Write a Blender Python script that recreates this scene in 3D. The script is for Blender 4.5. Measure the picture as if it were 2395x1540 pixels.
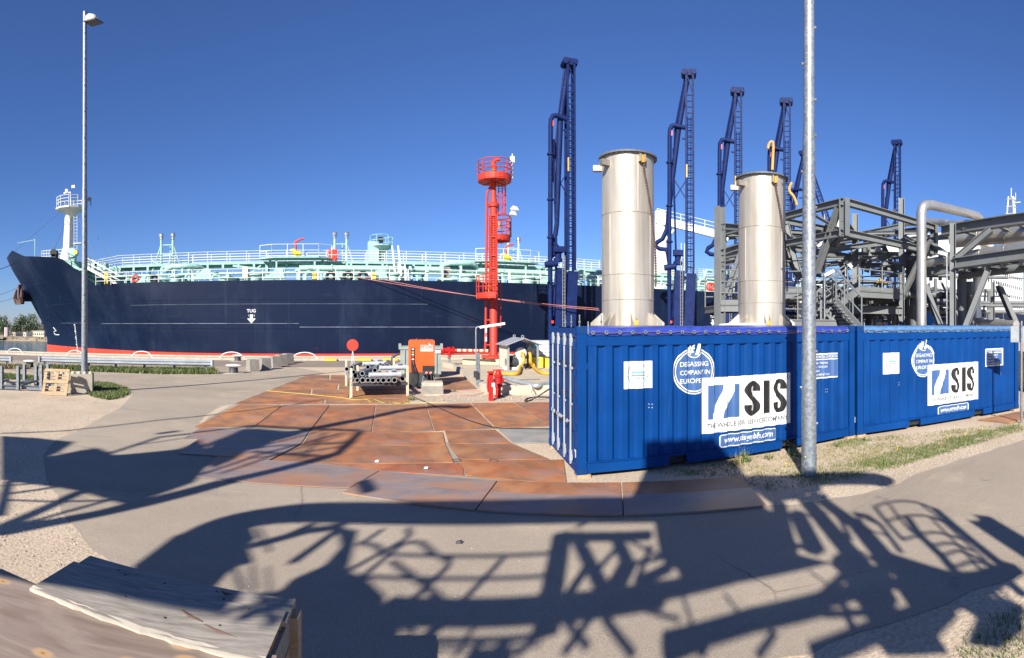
import bpy, bmesh, math, random
from mathutils import Vector, Matrix
for o in list(bpy.data.objects): bpy.data.objects.remove(o)
SC = bpy.context.scene
COL = SC.collection
# ---------------------------------------------------------------- camera (stitched phone panorama = cylindrical lens)
F, BX, HY, H = 1230.0, 750.0, 760.0, 2.6      # px per radian, column of the quay normal, horizon row, eye height
cam = bpy.data.cameras.new('camera'); camo = bpy.data.objects.new('camera', cam); COL.objects.link(camo)
cam.type = 'PANO'; cam.panorama_type = 'CENTRAL_CYLINDRICAL'
cam.central_cylindrical_range_u_min = -2395 / F / 2; cam.central_cylindrical_range_u_max = 2395 / F / 2
cam.central_cylindrical_range_v_min = -(1540 - HY) / F; cam.central_cylindrical_range_v_max = HY / F
cam.central_cylindrical_radius = 1.0
cam.clip_start = 0.05; cam.clip_end = 4000
camo.location = (0, 0, H); camo.rotation_euler = (math.pi / 2, 0, -(2395 / 2 - BX) / F)
SC.camera = camo
# ---------------------------------------------------------------- daylight
SB, SE = math.radians(42), math.radians(31)    # bearing the shadows fall to, sun elevation
w = bpy.data.worlds.new('World'); SC.world = w; w.use_nodes = True
nt = w.node_tree; nt.nodes.clear()
sky = nt.nodes.new('ShaderNodeTexSky'); sky.sky_type = 'NISHITA'; sky.sun_disc = False
sky.sun_elevation = SE; sky.sun_rotation = SB + math.pi
sky.air_density = 1.0; sky.dust_density = 0.1; sky.ozone_density = 10.0
bg = nt.nodes.new('ShaderNodeBackground'); bg.inputs['Strength'].default_value = 0.058
wo = nt.nodes.new('ShaderNodeOutputWorld')
wb = nt.nodes.new('ShaderNodeMix'); wb.data_type = 'RGBA'; wb.blend_type = 'MULTIPLY'; wb.inputs[0].default_value = 1.0; wb.inputs[7].default_value = (.97, .92, 1.07, 1)   # phone white balance
nt.links.new(sky.outputs[0], wb.inputs[6]); nt.links.new(wb.outputs[2], bg.inputs[0]); nt.links.new(bg.outputs[0], wo.inputs[0])
sl = bpy.data.lights.new('sun', 'SUN'); sl.energy = 5.0; sl.angle = math.radians(0.53); sl.color = (1, 0.94, 0.85)
so = bpy.data.objects.new('sun', sl); COL.objects.link(so)
SDIR = Vector((math.sin(SB) * math.cos(SE), math.cos(SB) * math.cos(SE), -math.sin(SE)))
so.rotation_euler = SDIR.to_track_quat('-Z', 'Y').to_euler(); so.location = (-20, -25, 30)
SC.view_settings.view_transform = 'Standard'; SC.view_settings.look = 'None'
SC.view_settings.exposure = 1.1; SC.view_settings.gamma = 1; SC.view_settings.use_curve_mapping = False
SC.cycles.max_bounces = 6; SC.cycles.use_denoising = True
# ---------------------------------------------------------------- measuring helpers
def brg(x): return (x - BX) / F
def V(x, y, d):
    b = brg(x); return Vector((d * math.sin(b), d * math.cos(b), H + (HY - y) / F * d))
def VY(x, y, Y): return V(x, y, Y / math.cos(brg(x)))
def G(x, y, z=0.0):
    d = F * (H - z) / (y - HY); b = brg(x); return Vector((d * math.sin(b), d * math.cos(b), z))
def vec(*a): return Vector(a)
def R(d): return math.radians(d)
rnd = random.Random(7)
# ---------------------------------------------------------------- things and parts
ORG = {}
def tag(o, label=None, cat=None, group=None, kind=None):
    if label: o['label'] = label
    if cat: o['category'] = cat
    if group: o['group'] = group
    if kind: o['kind'] = kind
    return o
def thing(name, label, cat, loc=(0, 0, 0), rz=0.0, group=None):
    o = bpy.data.objects.new(name, None); COL.objects.link(o); o.empty_display_size = .2
    o.location = loc; o.rotation_euler = (0, 0, rz); ORG[o.name] = Vector(loc)
    return tag(o, label, cat, group)
def copy_tree(o, parent=None):
    c = o.copy(); COL.objects.link(c)
    if parent: c.parent = parent
    for ch in list(o.children): copy_tree(ch, c)
    return c
class MB:
    def __init__(s): s.v = []; s.f = []; s.m = []
    def add(s, vs, fs, mi=0):
        k = len(s.v); s.v += [Vector(p) for p in vs]
        for f in fs: s.f.append([i + k for i in f]); s.m.append(mi)
        return s
    def box(s, c, sz, rz=0.0, mi=0, M=None):
        hx, hy, hz = sz[0] / 2, sz[1] / 2, sz[2] / 2
        vs = [Vector((x, y, z)) for z in (-hz, hz) for x, y in ((-hx, -hy), (hx, -hy), (hx, hy), (-hx, hy))]
        if M is None: M = Matrix.Rotation(rz, 3, 'Z')
        return s.add([M @ p + Vector(c) for p in vs], [(3, 2, 1, 0), (4, 5, 6, 7), (0, 1, 5, 4), (1, 2, 6, 5), (2, 3, 7, 6), (3, 0, 4, 7)], mi)
    def frame(s, a, b, up):
        a, b = Vector(a), Vector(b); d = (b - a).normalized(); up = Vector(up)
        if abs(d.dot(up)) > .98: up = Vector((0, 1, 0)) if abs(d.y) < .9 else Vector((1, 0, 0))
        x = d.cross(up).normalized(); return a, b, x, x.cross(d).normalized()
    def prof(s, a, b, poly, up=(0, 0, 1), mi=0):
        a, b, x, y = s.frame(a, b, up); n = len(poly)
        vs = [a + x * p[0] + y * p[1] for p in poly] + [b + x * p[0] + y * p[1] for p in poly]
        fs = [(i, (i + 1) % n, n + (i + 1) % n, n + i) for i in range(n)] + [tuple(range(n - 1, -1, -1)), tuple(range(n, 2 * n))]
        return s.add(vs, fs, mi)
    def bar(s, a, b, w, h=None, up=(0, 0, 1), mi=0):
        h = h or w; w /= 2; h /= 2; return s.prof(a, b, [(-w, -h), (w, -h), (w, h), (-w, h)], up, mi)
    def ibeam(s, a, b, h, w, tf=None, tw=None, up=(0, 0, 1), mi=0):
        tf = tf or h * .09; tw = tw or h * .06; H2, W2, t = h / 2, w / 2, tw / 2
        P = [(-W2, -H2), (W2, -H2), (W2, -H2 + tf), (t, -H2 + tf), (t, H2 - tf), (W2, H2 - tf), (W2, H2), (-W2, H2), (-W2, H2 - tf), (-t, H2 - tf), (-t, -H2 + tf), (-W2, -H2 + tf)]
        return s.prof(a, b, P, up, mi)
    def tube(s, a, b, r, n=8, r2=None, mi=0):
        r2 = r if r2 is None else r2; a, b, x, y = s.frame(a, b, (0, 0, 1)); A = [i * 2 * math.pi / n for i in range(n)]
        vs = [a + (x * math.cos(t) + y * math.sin(t)) * r for t in A] + [b + (x * math.cos(t) + y * math.sin(t)) * r2 for t in A]
        fs = [(i, (i + 1) % n, n + (i + 1) % n, n + i) for i in range(n)] + [tuple(range(n - 1, -1, -1)), tuple(range(n, 2 * n))]
        return s.add(vs, fs, mi)
    def path(s, pts, r, n=8, mi=0, closed=False):
        P = [Vector(p) for p in pts]; m = len(P); rr = r if isinstance(r, (list, tuple)) else [r] * m
        T = []
        for i in range(m):
            a = P[i - 1] if (i or closed) else P[0]; b = P[(i + 1) % m] if (i < m - 1 or closed) else P[-1]
            T.append((b - a).normalized())
        up = Vector((0, 0, 1)) if abs(T[0].z) < .9 else Vector((1, 0, 0)); x = T[0].cross(up).normalized(); k = len(s.v)
        for i in range(m):
            x = (x - T[i] * x.dot(T[i])).normalized(); y = T[i].cross(x)
            for j in range(n):
                t = j * 2 * math.pi / n; s.v.append(P[i] + (x * math.cos(t) + y * math.sin(t)) * rr[i])
        for i in range(m if closed else m - 1):
            i2 = (i + 1) % m
            for j in range(n): s.f.append([k + i * n + j, k + i * n + (j + 1) % n, k + i2 * n + (j + 1) % n, k + i2 * n + j]); s.m.append(mi)
        if not closed:
            s.f.append([k + j for j in range(n - 1, -1, -1)]); s.f.append([k + (m - 1) * n + j for j in range(n)]); s.m += [mi, mi]
        return s
    def lathe(s, prof, c=(0, 0, 0), n=24, mi=0, M=None):
        c = Vector(c); k = len(s.v); m = len(prof)
        for r, z in prof:
            for j in range(n):
                t = j * 2 * math.pi / n; p = Vector((r * math.cos(t), r * math.sin(t), z)); s.v.append((M @ p if M else p) + c)
        for i in range(m - 1):
            for j in range(n): s.f.append([k + i * n + j, k + i * n + (j + 1) % n, k + (i + 1) * n + (j + 1) % n, k + (i + 1) * n + j]); s.m.append(mi)
        if prof[0][0] > 1e-6: s.f.append([k + j for j in range(n - 1, -1, -1)]); s.m.append(mi)
        if prof[-1][0] > 1e-6: s.f.append([k + (m - 1) * n + j for j in range(n)]); s.m.append(mi)
        return s
    def ring(s, c, R_, r, n=28, k=6, a0=0.0, a1=2 * math.pi, M=None, mi=0):
        c = Vector(c); full = abs(a1 - a0 - 2 * math.pi) < 1e-6; N = n if full else n + 1; P = []
        for i in range(N):
            t = a0 + (a1 - a0) * i / n; p = Vector((R_ * math.cos(t), R_ * math.sin(t), 0)); P.append((M @ p if M else p) + c)
        return s.path(P, r, k, mi, closed=full)
    def prism(s, poly, z0, z1, mi=0):
        n = len(poly); vs = [(p[0], p[1], z0) for p in poly] + [(p[0], p[1], z1) for p in poly]
        fs = [(i, (i + 1) % n, n + (i + 1) % n, n + i) for i in range(n)] + [tuple(range(n - 1, -1, -1)), tuple(range(n, 2 * n))]
        return s.add(vs, fs, mi)
    def slab(s, poly, t, mi=0):
        """polygon of 3-D points given thickness t along its normal"""
        P = [Vector(p) for p in poly]; nn = Vector((0, 0, 0))
        for i in range(len(P)): nn += P[i].cross(P[(i + 1) % len(P)])
        nn.normalize(); n = len(P)
        vs = P + [p + nn * t for p in P]
        fs = [(i, (i + 1) % n, n + (i + 1) % n, n + i) for i in range(n)] + [tuple(range(n - 1, -1, -1)), tuple(range(n, 2 * n))]
        return s.add(vs, fs, mi)
    def mesh(s, name, org=None, smooth=None, clean=True):
        me = bpy.data.meshes.new(name)
        me.from_pydata([tuple(p - org) if org is not None else tuple(p) for p in s.v], [], s.f)
        if clean:
            bm = bmesh.new(); bm.from_mesh(me); bmesh.ops.recalc_face_normals(bm, faces=bm.faces); bm.to_mesh(me); bm.free()
        if any(s.m) and len(s.m) == len(me.polygons): me.polygons.foreach_set('material_index', s.m)
        if smooth:
            me.polygons.foreach_set('use_smooth', [True] * len(me.polygons))
            try: me.set_sharp_from_angle(angle=R(smooth))
            except Exception: pass
        me.update(); return me
    def build(s, name, mats, parent=None, world=True, smooth=None, clean=True):
        root = parent
        while root is not None and root.parent is not None: root = root.parent
        org = ORG.get(root.name) if (root is not None and world) else None
        me = s.mesh(name, org, smooth, clean)
        for m in (mats if isinstance(mats, (list, tuple)) else [mats]): me.materials.append(m)
        o = bpy.data.objects.new(name, me); COL.objects.link(o)
        if parent is not None: o.parent = parent
        return o
def arc(c, r, a0, a1, ex, ey, n=6):
    c, ex, ey = Vector(c), Vector(ex), Vector(ey)
    return [c + ex * (r * math.cos(a0 + (a1 - a0) * i / n)) + ey * (r * math.sin(a0 + (a1 - a0) * i / n)) for i in range(n + 1)]
def smoothpts(P, n=6):
    """Catmull-Rom through points"""
    P = [Vector(p) for p in P]; Q = [P[0]] + P + [P[-1]]; out = []
    for i in range(1, len(Q) - 2):
        a, b, c, d = Q[i - 1:i + 3]
        for k in range(n):
            t = k / n; out.append(.5 * ((2 * b) + (c - a) * t + (2 * a - 5 * b + 4 * c - d) * t * t + (3 * b - a - 3 * c + d) * t ** 3))
    return out + [P[-1]]
# ---------------------------------------------------------------- materials
MT = {}
def newmat(name):
    m = bpy.data.materials.new(name); m.use_nodes = True; nt = m.node_tree; nt.nodes.clear()
    o = nt.nodes.new('ShaderNodeOutputMaterial'); p = nt.nodes.new('ShaderNodeBsdfPrincipled'); nt.links.new(p.outputs[0], o.inputs[0])
    MT[name] = m; return m, nt, p
def nd(nt, typ, **kw):
    n = nt.nodes.new(typ)
    for k, v in kw.items():
        if k.startswith('i_'): n.inputs[k[2:].replace('_', ' ')].default_value = v
        else: setattr(n, k, v)
    return n
def c4(c): return (c[0], c[1], c[2], 1)
def ramp(nt, fac, stops):
    r = nt.nodes.new('ShaderNodeValToRGB'); e = r.color_ramp.elements
    while len(e) > 1: e.remove(e[-1])
    e[0].position = stops[0][0]; e[0].color = c4(stops[0][1])
    for p, c in stops[1:]: q = e.new(p); q.color = c4(c)
    nt.links.new(fac, r.inputs[0]); return r
def noise(nt, scale, detail=5, rough=.55, coord='Object', sc=None, dist=0):
    tc = nt.nodes.new('ShaderNodeTexCoord'); n = nd(nt, 'ShaderNodeTexNoise'); n.inputs['Scale'].default_value = scale
    n.inputs['Detail'].default_value = detail; n.inputs['Roughness'].default_value = rough; n.inputs['Distortion'].default_value = dist
    if sc:
        mp = nt.nodes.new('ShaderNodeMapping'); mp.inputs['Scale'].default_value = sc; nt.links.new(tc.outputs[coord], mp.inputs[0]); nt.links.new(mp.outputs[0], n.inputs[0])
    else: nt.links.new(tc.outputs[coord], n.inputs[0])
    return n
def mixc(nt, fac, a, b, mode='MIX'):
    m = nt.nodes.new('ShaderNodeMix'); m.data_type = 'RGBA'; m.blend_type = mode
    for s, v in ((0, fac), (6, a), (7, b)):
        if isinstance(v, (int, float)): m.inputs[s].default_value = v
        elif isinstance(v, (tuple, list)): m.inputs[s].default_value = c4(v)
        else: nt.links.new(v, m.inputs[s])
    return m.outputs[2]
def bump(nt, p, src, strength, dist=.01):
    b = nt.nodes.new('ShaderNodeBump'); b.inputs['Strength'].default_value = strength; b.inputs['Distance'].default_value = dist
    nt.links.new(src, b.inputs['Height']); nt.links.new(b.outputs[0], p.inputs['Normal'])
def mat(name, col, rough=.6, metal=0.0, var=.18, scale=2.5, bmp=0.0, bscale=40, dirt=None, dirt_amt=.5, dscale=1.5, spec=.5):
    m, nt, p = newmat(name)
    n = noise(nt, scale); lo = tuple(c * (1 - var) for c in col); hi = tuple(min(1, c * (1 + var)) for c in col)
    c = ramp(nt, n.outputs[0], [(.3, lo), (.7, hi)]).outputs[0]
    if dirt:
        n2 = noise(nt, dscale, 8, .65); f = ramp(nt, n2.outputs[0], [(.52, (0, 0, 0)), (.72, (dirt_amt,) * 3)]).outputs[0]
        c = mixc(nt, f, c, dirt)
    nt.links.new(c, p.inputs['Base Color'])
    n3 = noise(nt, scale * 3); r = ramp(nt, n3.outputs[0], [(.3, (rough * .85,) * 3), (.7, (min(1, rough * 1.15),) * 3)])
    nt.links.new(r.outputs[0], p.inputs['Roughness'])
    p.inputs['Metallic'].default_value = metal; p.inputs['Specular IOR Level'].default_value = spec
    if bmp: bump(nt, p, noise(nt, bscale, 4).outputs[0], bmp)
    return m
# painted metals and plain stuffs
TURQ = mat('turquoise_paint', (.28, .45, .405), .55, var=.15, dirt=(.22, .20, .13), dirt_amt=.35, dscale=.8, spec=.3)
DECKG = mat('deck_green', (.12, .30, .25), .7, dirt=(.2, .12, .06), dscale=.6)
WHITE = mat('white_paint', (.60, .60, .57), .5, var=.06, spec=.3)
GWHITE = mat('old_white_paint', (.46, .45, .41), .6, var=.15, dirt=(.3, .25, .18), dirt_amt=.4)
RED = mat('tower_red_paint', (.42, .034, .019), .55, var=.12, dirt=(.30, .04, .03), dirt_amt=.4, dscale=1, spec=.3)
REDH = mat('hydrant_red', (.42, .012, .012), .45, var=.1, spec=.3)
ARM = mat('arm_blue_paint', (.005, .014, .072), .6, var=.25, dirt=(.015, .02, .05), dirt_amt=.5, spec=.12)
BLACK = mat('black_rubber', (.012, .012, .013), .75)
DARK = mat('dark_grey_paint', (.035, .038, .045), .6)
STEEL = mat('grey_structure_paint', (.135, .146, .148), .62, var=.1, dirt=(.12, .11, .10), dirt_amt=.4, dscale=2)
STEELD = mat('grey_equipment_paint', (.10, .11, .115), .6, var=.2)
SILVER = mat('insulation_cladding', (.55, .53, .49), .36, .75, var=.10, scale=1.2, dirt=(.35, .32, .28), dirt_amt=.4)
CHROME = mat('vent_steel', (.5, .5, .5), .35, .9)
YEL = mat('yellow_paint', (.50, .27, .018), .6, var=.1)
YELB = mat('bright_yellow_paint', (.60, .46, .02), .6, var=.1)
ORANGE = mat('orange_powder_coat', (.66, .075, .006), .5, var=.08, dirt=(.45, .12, .04), dirt_amt=.25)
GREENG = mat('skip_paint', (.20, .235, .215), .65, var=.15, dirt=(.14, .09, .05), dirt_amt=.4)
PVC = mat('grey_plastic_pipe', (.20, .215, .23), .5, var=.15, dirt=(.36, .34, .30), dirt_amt=.35)
PVCL = mat('pale_plastic_pipe', (.36, .38, .40), .5, var=.15)
BORE = mat('pipe_bore', (.03, .03, .033), .8)
CONC = mat('pale_concrete', (.40, .355, .28), .9, var=.18, scale=3, bmp=.25, dirt=(.22, .19, .15), dirt_amt=.5)
CONCG = mat('grey_concrete', (.22, .20, .175), .9, var=.2, scale=4, bmp=.3, dirt=(.14, .13, .11), dirt_amt=.6)
CREAM = mat('cream_paint_wood', (.50, .42, .29), .75, var=.15)
PINKROPE = mat('pink_mooring_rope', (.40, .15, .13), .9)
ROPEG = mat('grey_mooring_wire', (.10, .11, .14), .8)
CABLE = mat('cable_rubber', (.02, .02, .022), .65)
REDHOSE = mat('red_air_hose', (.28, .06, .06), .6)
HIVIS = mat('yellow_rope', (.62, .58, .08), .8)
RUSTA = mat('anchor_rust', (.085, .045, .035), .85, var=.35, scale=4)
GLASS = mat('dark_window_glass', (.01, .014, .02), .08)
TRUNK = mat('bark', (.07, .05, .035), .9)
LENS = mat('lamp_diffuser', (.85, .83, .75), .35)
BROWN = mat('dark_brown_glass', (.035, .018, .012), .3)
REDSIGN = mat('red_disc', (.60, .035, .018), .55, var=.06)
SOCKET = mat('socket_red', (.75, .20, .17), .5)
ROOFG = mat('galvanised_sheet', (.30, .33, .36), .5, .3, var=.15)
BRICK = mat('brick_red_wall', (.30, .12, .08), .9)
OFFW = mat('warehouse_white', (.52, .48, .38), .8, var=.08)
IBC = mat('ibc_plastic', (.72, .74, .74), .5, var=.08)
PLINTH = mat('tower_plinth_concrete', (.50, .42, .27), .9, var=.12)
DECAL = mat('white_vinyl', (.56, .56, .55), .5, var=.06, spec=.25)
DECALB = mat('slate_blue_vinyl', (.035, .09, .23), .5, var=.06)
DECALK = mat('black_vinyl', (.012, .012, .013), .4)
DECALG = mat('grey_vinyl', (.075, .08, .085), .6)
DECALC = mat('pale_blue_vinyl', (.12, .36, .55), .5)
SKIN0 = mat('faded_pale_mark', (.13, .15, .20), .85, var=.5, scale=1.2)
# galvanised steel with spangle
m, nt, p = newmat('galvanised_steel'); GALV = m
tc = nd(nt, 'ShaderNodeTexCoord'); vo = nd(nt, 'ShaderNodeTexVoronoi'); vo.inputs['Scale'].default_value = 26
nn_ = noise(nt, 8, 4); mp_ = nt.nodes.new('ShaderNodeMixRGB'); mp_.inputs[0].default_value = .12
nt.links.new(tc.outputs['Object'], mp_.inputs[1]); nt.links.new(nn_.outputs[1], mp_.inputs[2]); nt.links.new(mp_.outputs[0], vo.inputs['Vector'])
a = ramp(nt, vo.outputs['Color'], [(.2, (.18, .205, .235)), (.8, (.30, .33, .36))]).outputs[0]
b_ = ramp(nt, noise(nt, 1.1, 6, .6, sc=(1, 1, .25)).outputs[0], [(.35, (.75, .75, .75)), (.65, (1, 1, 1))]).outputs[0]
nt.links.new(mixc(nt, 1.0, a, b_, 'MULTIPLY'), p.inputs['Base Color']); p.inputs['Metallic'].default_value = .45; p.inputs['Roughness'].default_value = .48
# stainless chimney: heat-tinted bands, vertical runs
m, nt, p = newmat('stainless_stack'); STACK = m
a = ramp(nt, noise(nt, .9, 6, .6, sc=(2.2, 2.2, .5)).outputs[0], [(.3, (.37, .335, .28)), (.5, (.455, .425, .37)), (.7, (.51, .485, .44))]).outputs[0]
b_ = ramp(nt, noise(nt, 3, 6, .6, sc=(3, 3, .12)).outputs[0], [(.4, (.78, .74, .68)), (.6, (1, 1, 1))]).outputs[0]
nt.links.new(mixc(nt, .8, a, b_, 'MULTIPLY'), p.inputs['Base Color']); p.inputs['Metallic'].default_value = .5
r_ = ramp(nt, noise(nt, 4, 5, sc=(1, 1, .3)).outputs[0], [(.3, (.40,) * 3), (.7, (.55,) * 3)]); nt.links.new(r_.outputs[0], p.inputs['Roughness'])
# ship hull paint: navy, chalky streaks, plate seams
def hullmat(name, col, chalk, amt):
    m, nt, p = newmat(name)
    a = ramp(nt, noise(nt, .05, 5).outputs[0], [(.35, tuple(c * .8 for c in col)), (.65, tuple(c * 1.15 for c in col))]).outputs[0]
    s1 = noise(nt, .22, 9, .68, sc=(1, 1, .45)); f = ramp(nt, s1.outputs[0], [(.50, (0,) * 3), (.80, (amt,) * 3)]).outputs[0]
    a = mixc(nt, f, a, chalk)
    s2 = noise(nt, .9, 8, .7, sc=(1.6, 1.6, .10)); f2 = ramp(nt, s2.outputs[0], [(.58, (0,) * 3), (.75, (amt * .7,) * 3)]).outputs[0]
    a = mixc(nt, f2, a, chalk)
    s3 = noise(nt, .5, 7, .7, sc=(.35, .35, 2.2)); f3 = ramp(nt, s3.outputs[0], [(.62, (0,) * 3), (.74, (amt * .6,) * 3)]).outputs[0]
    a = mixc(nt, f3, a, chalk)
    s4 = noise(nt, .16, 9, .75, sc=(1, 1, 3.2)); f4 = ramp(nt, s4.outputs[0], [(.64, (0,) * 3), (.72, (.55,) * 3)]).outputs[0]
    a = mixc(nt, f4, a, (.11, .035, .028))
    nt.links.new(a, p.inputs['Base Color']); p.inputs['Roughness'].default_value = .5; p.inputs['Specular IOR Level'].default_value = .18
    tc = nd(nt, 'ShaderNodeTexCoord'); br = nd(nt, 'ShaderNodeTexBrick'); mp = nd(nt, 'ShaderNodeMapping'); mp.inputs['Rotation'].default_value = (math.pi / 2, 0, 0)
    br.inputs['Scale'].default_value = 1; br.inputs['Brick Width'].default_value = 9; br.inputs['Row Height'].default_value = 2.4; br.inputs['Mortar Size'].default_value = .02
    nt.links.new(tc.outputs['Object'], mp.inputs[0]); nt.links.new(mp.outputs[0], br.inputs[0])
    b1 = nd(nt, 'ShaderNodeBump'); b1.inputs['Strength'].default_value = .8; b1.inputs['Distance'].default_value = .03; nt.links.new(br.outputs['Fac'], b1.inputs['Height'])
    b2 = nd(nt, 'ShaderNodeBump'); b2.inputs['Strength'].default_value = .25; b2.inputs['Distance'].default_value = .12
    nt.links.new(noise(nt, .45, 2).outputs[0], b2.inputs['Height']); nt.links.new(b1.outputs[0], b2.inputs['Normal']); nt.links.new(b2.outputs[0], p.inputs['Normal'])
    return m
HULL = hullmat('navy_hull_paint', (.0034, .0095, .031), (.030, .046, .080), .6)
BOOT = hullmat('red_boot_top_paint', (.50, .055, .032), (.42, .12, .09), .4)
# container paint: blue with scuffs
def contmat(name, col):
    m, nt, p = newmat(name)
    a = ramp(nt, noise(nt, 1.3, 6).outputs[0], [(.3, tuple(c * .82 for c in col)), (.7, tuple(c * 1.16 for c in col))]).outputs[0]
    s = noise(nt, 5, 10, .75, sc=(1, 1, .3)); f = ramp(nt, s.outputs[0], [(.66, (0,) * 3), (.76, (.45,) * 3)]).outputs[0]
    a = mixc(nt, f, a, (.10, .18, .32))
    s = noise(nt, 2.2, 10, .75, sc=(.6, .6, 1.6)); f = ramp(nt, s.outputs[0], [(.68, (0,) * 3), (.74, (.5,) * 3)]).outputs[0]
    a = mixc(nt, f, a, (.12, .10, .09))
    s = noise(nt, 1.0, 9, .72, sc=(7, 7, .35)); f = ramp(nt, s.outputs[0], [(.60, (0,) * 3), (.74, (.35,) * 3)]).outputs[0]
    a = mixc(nt, f, a, (.035, .10, .22))
    s = noise(nt, 11, 6, .8); f = ramp(nt, s.outputs[0], [(.70, (0,) * 3), (.76, (.8,) * 3)]).outputs[0]
    a = mixc(nt, f, a, (.10, .05, .03))
    nt.links.new(a, p.inputs['Base Color']); p.inputs['Roughness'].default_value = .45; p.inputs['Specular IOR Level'].default_value = .12
    bump(nt, p, noise(nt, 2.5, 3).outputs[0], .15, .02); return m
CBLUE = contmat('container_blue_paint', (.0016, .036, .158)); CDOOR = contmat('container_door_paint', (.002, .03, .13))
TARP = mat('blue_tarpaulin', (.022, .04, .25), .38, var=.2, scale=6, bmp=.5, bscale=9)
TARP2 = mat('faded_tarpaulin', (.05, .14, .30), .5, var=.2, scale=6, bmp=.5, bscale=9)
# rusty road plates, each plate with its own tone
m, nt, p = newmat('rusty_steel_plate'); PLATE = m
oi = nd(nt, 'ShaderNodeObjectInfo')
tone = ramp(nt, oi.outputs['Random'], [(0, (.33, .115, .035)), (.2, (.24, .11, .05)), (.4, (.38, .155, .05)), (.6, (.30, .085, .032)), (.8, (.34, .165, .07)), (1, (.27, .105, .042))]).outputs[0]
a = ramp(nt, noise(nt, 1.1, 9, .65, dist=.6).outputs[0], [(.25, (.45, .45, .50)), (.48, (1, 1, 1)), (.70, (1.4, 1.35, 1.15))]).outputs[0]
c = mixc(nt, 1.0, tone, a, 'MULTIPLY')
f = ramp(nt, noise(nt, .55, 7, .7, sc=(1, 2.2, 1), dist=.5).outputs[0], [(.50, (0,) * 3), (.68, (.8,) * 3)]).outputs[0]
c = mixc(nt, f, c, (.20, .155, .15))
f = ramp(nt, noise(nt, .38, 8, .72, dist=1.2).outputs[0], [(.45, (0,) * 3), (.56, (.75,) * 3)]).outputs[0]
c = mixc(nt, f, c, (.17, .105, .068))
f = ramp(nt, noise(nt, 14, 6, .7).outputs[0], [(.6, (0,) * 3), (.75, (.35,) * 3)]).outputs[0]
c = mixc(nt, f, c, (.40, .22, .10))
f = ramp(nt, noise(nt, .8, 8, .7, sc=(1.4, .8, 1), dist=.8).outputs[0], [(.50, (0,) * 3), (.72, (.65,) * 3)]).outputs[0]
c = mixc(nt, f, c, (.38, .21, .09))
nt.links.new(c, p.inputs['Base Color']); p.inputs['Roughness'].default_value = .62; bump(nt, p, noise(nt, 9, 6).outputs[0], .22, .01)
m2, nt, p = newmat('scuffed_steel_plate'); PLATED = m2
c = ramp(nt, noise(nt, .8, 9, .7, sc=(1, 2.6, 1), dist=.7).outputs[0], [(.3, (.15, .12, .115)), (.52, (.22, .175, .16)), (.66, (.31, .19, .115))]).outputs[0]
f = ramp(nt, noise(nt, .6, 6, .6).outputs[0], [(.47, (0,) * 3), (.64, (.75,) * 3)]).outputs[0]
c = mixc(nt, f, c, (.32, .145, .065)); nt.links.new(c, p.inputs['Base Color']); p.inputs['Roughness'].default_value = .5
bump(nt, p, noise(nt, 9, 6).outputs[0], .22, .01)
# ground stuffs
def groundmat(name, cols, scale, fine, grit, bmpv, patch=None):
    m, nt, p = newmat(name)
    a = ramp(nt, noise(nt, scale, 8, .6).outputs[0], [(.3, cols[0]), (.5, cols[1]), (.7, cols[2])]).outputs[0]
    g = ramp(nt, noise(nt, fine, 4, .7).outputs[0], [(.3, (1 - grit,) * 3), (.7, (1 + grit,) * 3)]).outputs[0]
    a = mixc(nt, 1.0, a, g, 'MULTIPLY')
    if patch:
        f = ramp(nt, noise(nt, patch[1], 9, .7).outputs[0], [(patch[2], (0,) * 3), (patch[3], (patch[4],) * 3)]).outputs[0]; a = mixc(nt, f, a, patch[0])
    nt.links.new(a, p.inputs['Base Color']); p.inputs['Roughness'].default_value = .92; p.inputs['Specular IOR Level'].default_value = .25
    bump(nt, p, noise(nt, fine, 5, .7).outputs[0], bmpv, .02); return m
def asphaltmat(*a):
    m = groundmat(*a); nt = m.node_tree; p = [n for n in nt.nodes if n.type == 'BSDF_PRINCIPLED'][0]; col = p.inputs['Base Color'].links[0].from_socket
    tc = nd(nt, 'ShaderNodeTexCoord'); dn = noise(nt, 1.3, 6, .6); mx = nt.nodes.new('ShaderNodeMixRGB'); mx.inputs[0].default_value = .22; nt.links.new(tc.outputs['Object'], mx.inputs[1]); nt.links.new(dn.outputs[1], mx.inputs[2])
    vo = nd(nt, 'ShaderNodeTexVoronoi'); vo.feature = 'DISTANCE_TO_EDGE'; vo.inputs['Scale'].default_value = .32; nt.links.new(mx.outputs[0], vo.inputs['Vector'])
    cr = ramp(nt, vo.outputs['Distance'], [(.0015, (1,) * 3), (.0045, (0,) * 3)]).outputs[0]; msk = ramp(nt, noise(nt, .22, 3).outputs[0], [(.52, (0,) * 3), (.58, (.75,) * 3)]).outputs[0]
    col = mixc(nt, mixc(nt, 1.0, cr, msk, 'MULTIPLY'), col, (.10, .085, .07))
    st = ramp(nt, noise(nt, .55, 8, .7, sc=(.35, 1.6, 1), dist=.6).outputs[0], [(.54, (0,) * 3), (.70, (.45,) * 3)]).outputs[0]; col = mixc(nt, st, col, (.19, .165, .14))
    ol = ramp(nt, noise(nt, 1.7, 3, .5).outputs[0], [(.70, (0,) * 3), (.76, (.5,) * 3)]).outputs[0]; col = mixc(nt, ol, col, (.13, .115, .10))
    sp = ramp(nt, noise(nt, 160, 2, .6).outputs[0], [(.35, (.80,) * 3), (.5, (1,) * 3), (.68, (1.22,) * 3)]).outputs[0]; col = mixc(nt, 1.0, col, sp, 'MULTIPLY')
    nt.links.new(col, p.inputs['Base Color']); return m
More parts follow.
